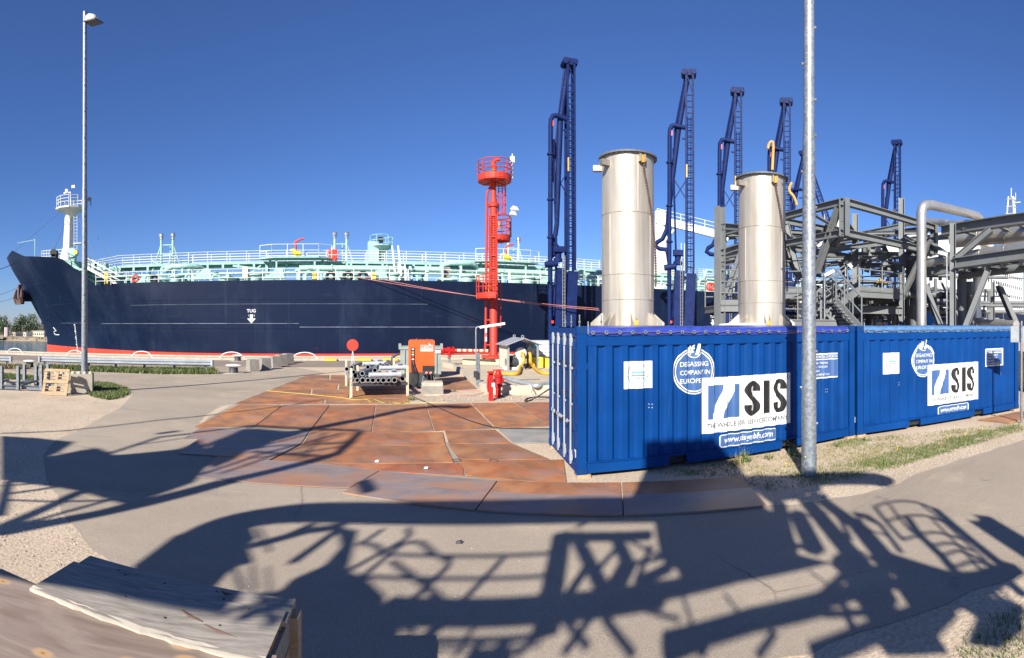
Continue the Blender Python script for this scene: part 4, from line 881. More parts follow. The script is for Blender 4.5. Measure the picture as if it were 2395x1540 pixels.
for (x, y, dd, tx, L, lab) in ((205, 510, 18.9, .28, 1.9, 'grey plastic pipe angled across the pile, front corner'), (280, 490, 18.9, .34, 2.6, 'long grey plastic pipe angled across the pile beside the front corner pipe'), (115, 442, 20.4, .30, 2.0, 'grey plastic pipe jutting out of the pile under the red disc'), (168, 426, 20.5, .30, 1.9, 'grey plastic pipe on top beside the one under the red disc'), (188, 474, 20.2, .1, 1.6, 'grey plastic pipe tucked behind the leaning pair'), (415, 455, 19.8, .22, 2.2, 'grey plastic pipe in the middle of the pile'), (450, 420, 20.4, .2, 2.0, 'grey plastic pipe on top of the pile, middle'), (505, 410, 20.6, .22, 2.0, 'grey plastic pipe on top of the pile near the generator'), (550, 408, 20.8, .12, 1.9, 'grey plastic pipe on top of the pile, closest to the generator'), (340, 420, 21, .3, 1.6, 'grey plastic pipe at the back of the pile')):
    X_, Y_ = c7(x, y); pipe_obj(V(X_, Y_, dd), ey + ex * tx + vec(0, 0, .02), L, .085, lab)
for x, y, dd, L, lab in ((372, 505, 18.8, 1.0, 'pale capped plastic pipe lying crosswise on the pile'), (480, 430, 19.9, .9, 'pale plastic tee fitting lying crosswise at the back of the pile'), (300, 385, 21.3, .8, 'short pale plastic pipe lying at the back of the pile')):
    X_, Y_ = c7(x, y); p_ = V(X_, Y_, dd); t = thing('pale_pipe', lab, 'pipe', p_); mb = MB(); q = p_ + ex * L; mb.tube(p_, q, .085, 12); mb.tube(q, q + ex * .1, .105, 12); mb.tube(p_ - ex * .06, p_, .095, 12); mb.build('tube', PVCL, t, smooth=40)
    mb = MB(); mb.path([q - ex * .25, q - ex * .25 + ey * .25 + vec(0, 0, .06), q - ex * .05 + ey * .45 + vec(0, 0, .08)], .08, 10); mb.build('branch', PVCL, t, smooth=40)
# red disc on a stand
p_ = G(825, 903); d_ = p_.length; ds = thing('disc_sign', 'round red disc sign on a thin tripod behind the pipe rack', 'sign', p_)
c = V(825, 808, d_); nrm = Vector((-c.x, -c.y, 0)).normalized(); M3 = nrm.to_track_quat('Z', 'Y').to_matrix()
mb = MB(); mb.lathe([(.02, -.03), (.235, -.03), (.25, -.015), (.25, .015), (.235, .03), (.02, .03)], c, 28, M=M3); mb.build('disc', REDSIGN, ds, smooth=40)
for s in (-1, 0, 1): mb = MB(); mb.tube(c - vec(0, 0, .2), p_ + vec(s * .18, .25 if s == 0 else -.05, 0), .011, 6); mb.build('leg', WHITE, ds)
# orange generator
gb = G(986, 906); gd = gb.length; gx = Vector((math.cos(brg(986)), -math.sin(brg(986)), 0)); gy = Vector((gx.y * -1, gx.x, 0)); gz = brg(986) * -1
gen = thing('generator', 'orange canopy generator with dark grey base and hanging cables', 'generator', gb, rz=gz)
def gbox(c, s, m, nm, par=None, r=.04):
    mb = MB(); x0, x1, z0, z1 = c[0] - s[0] / 2, c[0] + s[0] / 2, c[2] - s[2] / 2, c[2] + s[2] / 2
    mb.box(c, s) if not r else None
    if r:
        P = []
        for cx, cz, a0 in ((x1 - r, z0 + r, -90), (x1 - r, z1 - r, 0), (x0 + r, z1 - r, 90), (x0 + r, z0 + r, 180)):
            for k in range(4): t = R(a0 + 30 * k); P.append((cx + r * math.cos(t), cz + r * math.sin(t)))
        n = len(P); y0, y1 = c[1] - s[1] / 2, c[1] + s[1] / 2; vs = [(x, y0, z) for x, z in P] + [(x, y1, z) for x, z in P]
        mb.add(vs, [(i, (i + 1) % n, n + (i + 1) % n, n + i) for i in range(n)] + [tuple(range(n)), tuple(range(2 * n - 1, n - 1, -1))])
    return mb.build(nm, m, par or gen, world=False)
gw, gh = 1.10, 1.96
can = gbox((0, .55, .62 + (gh - .62) / 2), (gw, 1.1, gh - .62), ORANGE, 'canopy', r=.07); gbs = gbox((0, .55, .31), (gw - .01, 1.1, .61), DARK, 'base', r=.02)
gbox((-.36, -.006, 1.25), (.17, .02, .80), BLACK, 'control_panel', r=.01)
for z, m_ in ((1.58, DECAL), (1.46, YEL), (1.36, WHITE), (1.26, RED), (1.16, WHITE), (1.04, RED), (.95, WHITE)): gbox((-.36, -.03, z), (.09, .04, .055), m_, 'control_switch', r=.01)
for dx, dz_ in ((0, 0),):
    gbox((.22, -.006, 1.62), (.52, .016, .25), ORANGE, 'badge', r=.01)
    fr = MB()
    for a, b in (((-.04, 1.745), (.48, 1.745)), ((-.04, 1.50), (.48, 1.50)), ((-.04, 1.50), (-.04, 1.745)), ((.48, 1.50), (.48, 1.745))): fr.bar((a[0], -.02, a[1]), (b[0], -.02, b[1]), .012, .02)
    fr.build('badge_border', DECAL, gen, world=False)
    t = textmesh('ABIRD', .13, .001, xs=1.35); place(t, Matrix.Translation((.22, -.0205, 1.655)) @ Matrix.Rotation(R(90), 4, 'X')); t.build('lettering', DECAL, gen, world=False, clean=False)
    gbox((.22, -.018, 1.55), (.51, .012, .10), DECAL, 'badge_strip', r=.005)
    t = textmesh('Rent', .06, .002); place(t, Matrix.Translation((.40, -.0265, 1.545)) @ Matrix.Rotation(R(90), 4, 'X')); t.build('lettering', RED, gen, world=False, clean=False)
    b_ = MB(); b_.add([(.30, -.02, 1.755), (.36, -.02, 1.755), (.40, -.02, 1.76), (.33, -.02, 1.81), (.29, -.02, 1.86), (.305, -.02, 1.80)], [(0, 1, 2, 3, 4, 5)]); b_.build('bird_emblem', DECAL, gen, world=False, clean=False)
for i in range(7):
    mb = MB(); x_ = -.42 + i * .022; mb.path([vec(x_, -.05, .95 + .06 * (i % 3)), vec(x_ - .01 + .02 * i, -.12, .6), vec(x_ + .03 * i - .1, -.16, .2), vec(x_ + .05 * i - .15, -.28, .03)], .014, 5); mb.build('cable', CABLE, gen, world=False, smooth=60)
MB().tube((-.2, .5, gh - .02), (-.2, .5, gh + .06), .06, 8).build('exhaust', DARK, gen, world=False); MB().ring((.25, .5, gh - .005), .05, .012, 10, 5, M=Matrix.Rotation(R(90), 3, 'X')).build('lifting_eye', DARK, gen, world=False)
# socket stand in front
sb = thing('socket_stand', 'black power distribution box on splayed metal legs before the orange generator', 'power box', G(1002, 907), rz=gz)
mb = MB(); mb.box((0, 0, .80), (.50, .30, .20)); mb.box((-.13, -.155, .84), (.2, .02, .1)); mb.box((.13, -.155, .84), (.2, .02, .1)); mb.add([(-.25, -.15, .70), (.25, -.15, .70), (.25, -.22, .55), (-.25, -.22, .55), (-.25, .15, .70), (.25, .15, .70), (.25, .15, .55), (-.25, .15, .55)], [(0, 1, 2, 3), (7, 6, 5, 4), (0, 4, 5, 1), (2, 6, 7, 3), (1, 5, 6, 2), (0, 3, 7, 4)]); mb.build('box', BLACK, sb, world=False)
for x_ in (-.08, .09): mb = MB(); mb.lathe([(.03, 0), (.05, 0), (.05, .05), (.03, .05)], (x_, -.21, .62), 12, M=Matrix.Rotation(R(75), 3, 'X')); mb.build('socket', SOCKET, sb, world=False)
for s in (-1, 1):
    for t_ in (-1, 1): mb = MB(); mb.tube((s * .18, t_ * .12, .55), (s * .33, t_ * .22, .02), .018, 6); mb.build('leg', GALV, sb, world=False)
for x_, y_ in ((-.08, 0), (.09, 0)):
    mb = MB(); mb.path([vec(x_, -.26, .62), vec(x_ + .03, -.32, .45), vec(x_ + .05, -.3, .1), vec(x_ - .3, -.1, .02), vec(-.75, .15, .02)], .02, 6); mb.build('cable', CABLE, sb, world=False, smooth=60)
# grey-green skip tank behind
sk = G(984, 884); skt = thing('steel_skip', 'grey-green steel tank with cornered rim behind the orange generator', 'skip', sk, rz=gz); sw, sh, sdp = 2.16, 1.55, 1.3
def sbx(c, s, nm, m_=GREENG): MB().box(c, s).build(nm, m_, skt, world=False)
sbx((0, sdp / 2, .78), (sw - .16, sdp, 1.22), 'body'); sbx((0, sdp / 2, 1.46), (sw, sdp + .1, .14), 'rim'); sbx((0, sdp / 2, .10), (sw - .3, sdp, .16), 'skid', DARK)
for s in (-1, 1): sbx((s * (sw / 2 - .06), -.0, 1.60), (.13, .13, .16), 'lifting_post')
for i in range(4): sbx((-.8 + i * .52, -.03, .80), (.06, .06, 1.15), 'rib')
MB().box((.82, -.07, 1.28), (.30, .01, .16)).build('hazard_label', DECAL, skt, world=False); 
d = MB(); d.add([(.62, -.075, 1.28), (.68, -.075, 1.34), (.74, -.075, 1.28), (.68, -.075, 1.22)], [(0, 1, 2, 3)]); d.build('hazard_diamond', REDSIGN, skt, world=False, clean=False)
# small mooring hook behind the skip
hk = G(930, 866); t = thing('mooring_hook', 'dark quick release mooring hook beside the skip', 'hook', hk)
mb = MB(); mb.path([hk + vec(.3, 0, .1), hk + vec(-.1, 0, .15), hk + vec(-.35, 0, .4), hk + vec(-.25, 0, .8), hk + vec(.1, 0, .95)], [.1, .12, .12, .1, .05], 8); mb.build('hook', DARK, t, smooth=50); MB().box(hk + vec(.2, 0, .15), (.6, .4, .3)).build('base', DARK, t)
# concrete step block with weeds
sbk = G(1016, 924); t = thing('concrete_step', 'two-tier pale concrete block with weeds before the generator', 'concrete block', sbk)
mb = MB(); mb.box(sbk + vec(0, .42, .15), (.82, .85, .30), gz); mb.build('base', CONCG, t); mb = MB(); mb.box(sbk + vec(.02, .48, .37), (.78, .72, .14), gz); mb.build('cap', CONC, t)
mb = MB(); mb.box(sbk + vec(.05, -.08, .012), (.95, .3, .02), gz); mb.build('board', CREAM, t)
# red guard post and hydrant
p_ = G(1148, 938); t = thing('red_guard_post', 'square red steel guard post with white tag beside the hydrant', 'post', p_)
mb = MB(); mb.box(p_ + vec(0, 0, .48), (.15, .12, .96), gz); mb.build('post', REDH, t); MB().box(p_ + vec(-.02, -.06, .98), (.22, .2, .06), gz).build('cap', REDH, t); MB().box(p_ + vec(.06, -.08, .55), (.11, .015, .13), gz).build('tag', DECAL, t)
mb = MB(); mb.path([p_ + vec(-.09, 0, .3), p_ + vec(-.12, 0, .5), p_ + vec(-.09, 0, .9)], .03, 6); mb.build('clamp', REDH, t)
p_ = G(1165.5, 929); t = thing('fire_hydrant', 'red fire hydrant with capped outlets behind the red guard post', 'hydrant', p_)
mb = MB(); mb.lathe([(.15, 0), (.15, .04), (.10, .06), (.10, .34), (.15, .36), (.15, .42), (.14, .48), (.135, .70), (.17, .74), (.17, .78), (.12, .82), (.11, .88), (.05, .98), (.03, .99)], p_, 18); mb.build('barrel', REDH, t, smooth=35)
mb = MB(); mb.tube(p_ + vec(-.2, 0, .97), p_ + vec(.2, 0, .97), .025, 6); mb.build('handle', REDH, t)
for s in (-1, 1): mb = MB(); mb.tube(p_ + vec(s * .1, 0, .62), p_ + vec(s * .22, -.03, .60), .065, 10); mb.build('outlet', REDH if s > 0 else DARK, t, smooth=40)
p_ = p_ + vec(.38, -.05, 0); mb = MB(); mb.tube(p_ + vec(-.12, .05, .58), p_ + vec(.12, 0, .42), .055, 10)
# low bund wall
bund = [G(1035, 857), G(1060, 864), G(1086, 884), G(1124, 916), G(1142, 921.5), G(1205, 924), G(1330, 922), vec(16, 19.5, 0)]
for i in range(len(bund) - 1):
    a, b = bund[i], bund[i + 1]; mb = MB(); hgt_ = .34 if i >= 2 else .26; n_ = (b - a).normalized(); sd = Vector((-n_.y, n_.x, 0)) * .24
    mb.add([a, b, b + sd, a + sd, a + vec(0, 0, hgt_), b + vec(0, 0, .34 if i + 1 >= 2 else .26), b + sd + vec(0, 0, .34 if i + 1 >= 2 else .26), a + sd + vec(0, 0, hgt_)], [(3, 2, 1, 0), (4, 5, 6, 7), (0, 1, 5, 4), (1, 2, 6, 5), (2, 3, 7, 6), (3, 0, 4, 7)])
    o = mb.build('kerb_segment', CONC)
    if i == 0: bw = thing('bund_wall', 'low cream concrete bund wall around the pump pad', 'wall', bund[3])
    o.data.transform(Matrix.Translation(-bund[3])); o.parent = bw
# ---------------------------------------------------------------- pump shelter
S0 = G(1189, 867); su = Vector((.995, -.1, 0)).normalized(); sv = Vector((-su.y, su.x, 0)); sh_ = thing('pump_shelter', 'small open shelter with grey gabled sheet roof over a pump', 'shelter', S0)
Wd, Dp, he, hr = 1.75, 2.0, 1.42, 1.80
for u in (0, Wd):
    for v in (0, Dp): mb = MB(); mb.bar(S0 + su * u + sv * v, S0 + su * u + sv * v + vec(0, 0, he), .09, .09); mb.build('post', ROOFG, sh_)
mid = Wd / 2
for a, b in ((-.22, mid), (mid, Wd + .22)):
    za, zb = (he - .02, hr) if a < 0 else (hr, he - .02); mb = MB(); P = [S0 + su * a - sv * .25 + vec(0, 0, za), S0 + su * b - sv * .25 + vec(0, 0, zb), S0 + su * b + sv * (Dp + .25) + vec(0, 0, zb), S0 + su * a + sv * (Dp + .25) + vec(0, 0, za)]; mb.slab(P, .05); mb.build('roof', ROOFG, sh_)
for u, v in ((mid, .1), (mid, Dp - .1), ): mb = MB(); mb.ring(S0 + su * u + sv * v + vec(0, 0, hr + .12), .07, .025, 10, 5, M=Matrix.Rotation(R(90), 3, 'X')); mb.tube(S0 + su * u + sv * v + vec(0, 0, hr), S0 + su * u + sv * v + vec(0, 0, hr + .06), .04, 6); mb.build('lifting_eye', ROOFG, sh_)
mb = MB(); mb.slab([S0 + sv * .05 + vec(0, 0, .06), S0 + sv * (Dp - .05) + vec(0, 0, .06), S0 + sv * (Dp - .05) + vec(0, 0, he), S0 + sv * .05 + vec(0, 0, he)], .03); mb.build('side_panel', OFFW, sh_)
pm = S0 + su * .45 + sv * .6; t = thing('pump', 'dark pump set with big cream flange inside the shelter', 'pump', pm)
mb = MB(); mb.box(pm + vec(0, 0, .08), (1.3, .7, .14), -brg(1235)); mb.build('skid', GWHITE, t); mb = MB(); mb.tube(pm + su * -.45 + vec(0, 0, .42), pm + su * .25 + vec(0, 0, .42), .26, 14); mb.box(pm + su * -.1 + vec(0, 0, .7), (.4, .3, .2), -brg(1235)); mb.build('motor', DARK, t, smooth=40)
fl = pm + su * .42 - sv * .15 + vec(0, 0, .95); mb = MB(); M3 = (sv * -1).to_track_quat('Z', 'Y').to_matrix(); mb.lathe([(.02, -.12), (.30, -.12), (.30, -.05), (.34, -.05), (.34, .02), (.15, .03), (.15, .2)], fl, 20, M=M3); mb.build('flange', GWHITE, t, smooth=35)
mb = MB(); mb.box(pm + su * .42 + vec(0, 0, .4), (.35, .4, .7), -brg(1235)); mb.build('pedestal', GWHITE, t)
mb = MB(); q = fl + su * .5 + vec(0, 0, .0); mb.tube(q - sv * .1, q + sv * .1, .12, 10); mb.lathe([(.05, -.02), (.16, -.02), (.16, .02), (.05, .02)], q + vec(.15, -.05, .06), 12, M=M3); mb.box(q + vec(0, 0, .25), (.2, .2, .25)); mb.build('valve', DARK, t)
z_ = .12
def hose(pts, r, m, name, label, cat='hose', n=5): mb = MB(); mb.path(smoothpts(pts, n), r, 10); o = mb.build(name, m, smooth=60); return tag(o, label, cat)
e1 = fl - sv * .25; hose([e1, e1 - sv * .22 + vec(0, 0, -.1), e1 - sv * .35 + vec(0, 0, -.45), e1 - sv * .45 - su * .25 + vec(0, 0, -.78), G(1212, 874, .1), G(1185, 875, .1), G(1158, 874, .12), G(1150, 872, .14)], .09, YEL, 'yellow_hose', 'thick yellow hose curving from the pump to the red post')
e2 = q - sv * .1; hose([e2, e2 - sv * .15 + vec(0, 0, -.15), e2 - sv * .2 + vec(0, 0, -.5), e2 - sv * .3 + su * .15 + vec(0, 0, -.78), G(1268, 873, .1), G(1300, 873, .1)], .09, YEL, 'yellow_hose', 'thick yellow hose curving from the valve behind the container')
hose([G(1166, 878, .38), G(1195, 889, .36), G(1240, 900, .34), G(1256, 903, .34), G(1280, 898, .36), G(1310, 896, .36)], .085, ROOFG, 'grey_hose', 'thick grey flexible hose resting on the bund wall')
hose([G(1238, 899, .36), G(1244, 908, .3), G(1243, 924, .02), G(1250, 935, .02)], .02, DECAL, 'barrier_tape', 'red and white barrier tape strip hanging by the container', 'tape')
hose([G(1300, 900, .5), G(1270, 920, .25), G(1245, 935, .04), G(1228, 939, .04), G(1235, 932, .03), G(1262, 929, .03), G(1290, 930, .03)], .025, CABLE, 'black_cable', 'looped black cable at the corner of the container', 'cable')
# IBC and yellow basin behind the shelter
ib = V(1262, 842, 32.5); ib.z = 0; t = thing('ibc_tank', 'white caged plastic tank on a yellow drip tray', 'tank', ib)
mb = MB(); mb.box(ib + vec(.1, 0, 1.15), (1.5, 1.2, .95), -brg(1262)); mb.build('bottle', IBC, t); mb = MB()
for i in range(7):
    for zz in (.7, 1.0, 1.3, 1.6): pass
Mz = Matrix.Rotation(-brg(1262), 3, 'Z')
for i in range(8): x_ = -.66 + i * .2; mb.tube(ib + Mz @ vec(x_, -.62, .66), ib + Mz @ vec(x_, -.62, 1.64), .012, 4)
for zz in (.7, .95, 1.2, 1.45, 1.63): mb.tube(ib + Mz @ vec(-.68, -.62, zz), ib + Mz @ vec(.86, -.62, zz), .012, 4)
mb.build('cage', GALV, t); MB().box(ib + Mz @ vec(-.35, -.64, 1.3), (.4, .01, .3), -brg(1262)).build('label_sheet', DECALC, t); MB().box(ib + vec(.2, -.3, .34), (1.9, 1.5, .66), -brg(1262)).build('drip_tray', YELB, t)
# strip light on a bent pole
lb = G(1114, 896, .3); t = thing('strip_lamp', 'thin bent galvanised pole with a slanting strip light', 'lamp', lb); dd = lb.to_2d().length
mb = MB(); tp = V(1113, 771, dd); mb.path([lb, tp] + [V(1114, 766.5, dd), V(1118, 765, dd), V(1124, 765, dd)], .028, 8); mb.build('pole', GALV, t, smooth=40)
mb = MB(); mb.bar(V(1122, 766, dd), V(1181, 757, dd), .11, .09); mb.build('light_tube', LENS, t); mb = MB(); mb.bar(lb + vec(.12, 0, -.1), V(1119, 826, dd), .10, .06); mb.bar(lb + vec(.04, 0, -.1), V(1115, 826, dd), .06, .05); mb.build('bracket', GALV, t)
MB().box(V(1113, 876, dd - .1), (.15, .12, .25)).build('switch_box', DARK, t)
# red valve and banded pipe to the tower
pz = V(1060, 820, 33.5); t = thing('monitor_supply_pipe', 'cream pipe with red bands leading to the red tower', 'pipe', (pz.x, pz.y, 0)); pe = V(1142, 821, 33.2)
mb = MB(); mb.tube(pz, pe, .10, 12); mb.build('tube', CREAM, t, smooth=40)
for f in (.06, .22, .38, .54, .70, .86): mb = MB(); q = pz.lerp(pe, f); mb.tube(q, pz.lerp(pe, f + .06), .104, 12); mb.build('red_band', REDSIGN, t, smooth=40)
mb = MB(); q = pz - vec(.25, 0, 0); mb.tube(q - vec(.45, 0, 0), pz, .16, 12); mb.tube(q + vec(0, 0, .2), q - vec(0, 0, .5), .18, 12, .1); mb.tube(q - vec(.5, 0, 0), q - vec(.42, 0, 0), .24, 12); mb.tube(q + vec(.2, 0, 0), q + vec(.28, 0, 0), .24, 12); mb.build('valve', REDH, t, smooth=40)
mb = MB(); mb.tube(Vector((q.x, q.y, 0)), q - vec(0, 0, .4), .06, 8); mb.box(Vector((q.x, q.y, .55)), (.2, .2, .2)); mb.build('support', GALV, t)
# ================================================================ red fire-monitor tower
TD = 35.0; c3 = lambda x, y: V(1085.2 + x * .36449, 336.8 + y * .36449, TD)
tb = V(1154.5, 840, TD); tr_ = Vector((math.cos(brg(1154.5)), -math.sin(brg(1154.5)), 0)); td_ = Vector((tr_.y * -1, tr_.x, 0))
tw = thing('monitor_tower', 'tall red steel fire monitor tower with round railed platforms', 'tower', (tb.x, tb.y, 0))
Z = lambda y: 2.6 + (760 - (336.8 + y * .36449)) / F * TD
def T(x, z, dep=0.0): # lateral crop x, height z, depth
    b = brg(1085.2 + x * .36449); p = Vector((TD * math.sin(b), TD * math.cos(b), z)); return p + td_ * dep
pl = tb.copy(); mb = MB(); mb.box((pl.x - .1, pl.y + .4, Z(1378) / 2), (3.6, 2.2, Z(1378)), -brg(1154)); mb.build('plinth', PLINTH, tw)
mb = MB(); mb.lathe([(.75, Z(1380)), (.75, Z(1360)), (.3, Z(1355)), (.265, Z(1350)), (.265, Z(410)), (.36, Z(405)), (.36, Z(385)), (.25, Z(375)), (.17, Z(330)), (.16, Z(245))], (tb.x, tb.y, 0), 20); mb.build('column', RED, tw, smooth=35)
mb = MB(); mb.box((tb.x, tb.y, Z(1365)), (1.6, 1.2, .12), -brg(1154)); mb.build('base_plate', RED, tw)
# round platform rails
def platform(cx, ytoe, ybot, yrail, rpx, a0, a1, nm, off=0.0, solid=False):
    c = T(cx, Z(ybot), off); r = rpx * .36449 / F * TD; zt, zb = Z(ytoe), Z(ybot); n = 24; full = a1 - a0 > 6.2
    mb = MB(); mb.ring(c, r, .02, n, 4, a0, a1)
    P = [(c.x + tr_.x * r * math.cos(t) + td_.x * r * math.sin(t), c.y + tr_.y * r * math.cos(t) + td_.y * r * math.sin(t)) for t in [a0 + (a1 - a0) * i / n for i in range(n + (0 if full else 1))]]
    mb = MB(); k = 0; m = len(P)
    for x, y in P: mb.v += [Vector((x, y, zb)), Vector((x, y, zt))]
    for i in range(m if full else m - 1): j = (i + 1) % m; mb.f.append([2 * i, 2 * j, 2 * j + 1, 2 * i + 1]); mb.m.append(0)
    mb.f.append([2 * i for i in range(m)]); mb.m.append(0); o = mb.build(nm, RED, tw, clean=False)
    g = MB(); g.prism(P, zb + .05, zb + .09); g.build('grating', RED, o)
    rl = MB(); zr = Z(yrail)
    for f in (.35, .68, 1.0): Q = [vec(x, y, zt + (zr - zt) * f) for x, y in P]; rl.path(Q, .032, 6, closed=full)
    for i in range(0, m, 3): x, y = P[i]; rl.tube((x, y, zt), (x, y, zr), .032, 6)
    rl.build('railing', RED, o)
    for i in range(4):
        t = a0 + (a1 - a0) * (i + .5) / 4; s = MB(); s.bar(Vector((c.x, c.y, zb + .02)), Vector((c.x + tr_.x * r * math.cos(t) + td_.x * r * math.sin(t), c.y + tr_.y * r * math.cos(t) + td_.y * r * math.sin(t), zb + .02)), .06, .12); s.build('bracket', RED, o)
platform(196, 205, 245, 118, 108, 0, 2 * math.pi, 'top_platform')
platform(212, 590, 625, 470, 86, -math.pi / 2, math.pi / 2, 'middle_platform')
platform(204, 960, 995, 850, 124, math.pi * .62, math.pi * 1.5, 'lower_platform', -.2)
# straight front of the lower platform and its toe board
mb = MB(); mb.slab([T(80, Z(995), -.5), T(206, Z(995), -.5), T(206, Z(962), -.5), T(80, Z(962), -.5)], .04); mb.slab([T(80, Z(995), -.48), T(206, Z(995), -.48), T(206, Z(995), .8), T(80, Z(995), .8)], .05); mb.build('toe_board', RED, tw)
# riser pipe beside the column
mb = MB(); mb.path([T(133, Z(1330)), T(138, Z(1300)), T(142, Z(950)), T(147, Z(340)), T(150, Z(310)), T(165, Z(285)), T(185, Z(265)), T(190, Z(250))], .085, 10); mb.build('riser_pipe', RED, tw, smooth=40)
for y in (460, 560, 670, 780, 850, 1130, 1290): mb = MB(); mb.bar(T(140, Z(y)), T(185, Z(y)), .05, .08); mb.build('pipe_clamp', RED, tw)
# caged ladder, boxed section
def ladder(x0, x1, y0, y1, dep, nm, cage=0, rungs=22):
    mb = MB()
    for x in (x0, x1): mb.bar(T(x, Z(y0), dep), T(x, Z(y1), dep), .05, .06)
    for i in range(rungs): z = Z(y0) + (Z(y1) - Z(y0)) * (i + .5) / rungs; mb.tube(T(x0, z, dep), T(x1, z, dep), .018, 5)
    o = mb.build(nm, RED, tw)
    if cage:
        cx = (x0 + x1) / 2; h = MB(); r = .36
        for i in range(cage + 1): z = Z(y0) + (Z(y1) - Z(y0)) * i / cage; h.ring(T(cx, z, dep), r, .022, 12, 5)
        for a in (-1.2, -.5, .2, .9, 1.6, 2.3): q = T(cx, 0, dep); q0 = vec(q.x + r * math.cos(a), q.y + r * math.sin(a), Z(y0)); h.bar(q0, vec(q0.x, q0.y, Z(y1)), .04, .015)
        h.build('safety_cage', RED, o)
ladder(222, 246, 450, 262, .1, 'ladder', 3, 12); ladder(174, 204, 990, 470, -.36, 'ladder', 0, 34); ladder(214, 236, 1180, 870, .3, 'ladder', 0, 20)
for x in (166, 208): mb = MB(); mb.bar(T(x, Z(990), -.34), T(x, Z(465), -.34), .10, .16); mb.build('frame_post', RED, tw)
for y in (465, 600, 720, 800): mb = MB(); mb.bar(T(166, Z(y), -.34), T(208, Z(y), -.34), .08, .1); mb.build('frame_rung', RED, tw)
mb = MB(); mb.lathe([(.2, 0), (.2, .3), (.12, .35), (.12, .8)], T(198, Z(215)), 12); mb.path([T(190, Z(160)), T(186, Z(128)), T(200, Z(105)), T(228, Z(98))], [.14, .15, .13, .1], 8); mb.build('monitor', RED, tw, smooth=50)
MB().box(T(188, Z(185), -.4), (.16, .1, .25)).build('yellow_tag', YEL, tw); MB().box(T(222, Z(525), -.3), (.08, .06, .55)).build('yellow_gate', YEL, tw); MB().box(T(157, Z(930), -.5), (.08, .06, .5)).build('yellow_gate', YEL, tw); MB().box(T(141, Z(1225), -.1), (.13, .02, .9)).build('notice', DECAL, tw)
t_ = textmesh('FIRE', .16, .006); place(t_, wallM(T(141, Z(1225), -.13), tr_) @ Matrix.Rotation(R(90), 4, 'Z')); t_.build('lettering', REDSIGN, tw, clean=False)
mb = MB(); mb.tube(T(310, Z(220)), T(310, Z(90)), .05, 6); mb.box(T(310, Z(100)), (.26, .2, .4)); mb.tube(T(310, Z(80)), T(310, Z(62)), .03, 5); mb.build('antenna', WHITE, tw)
for (x0, x1, y) in ((296, 352, 420), (290, 338, 452)):
    fl_ = MB(); fl_.tube(T(x0 + 6, Z(600)), T(x0 + 6, Z(y)), .035, 6); fl_.build('lamp_pole', GALV, tw); a = T(x0 + 4, Z(y)); b = T(x1, Z(y + 8)); fl_ = MB(); fl_.path([a, a.lerp(b, .3) + vec(0, 0, .12), a.lerp(b, .7) + vec(0, 0, .08), b], [.06, .16, .16, .03], 8); fl_.build('floodlight', WHITE, tw, smooth=50)
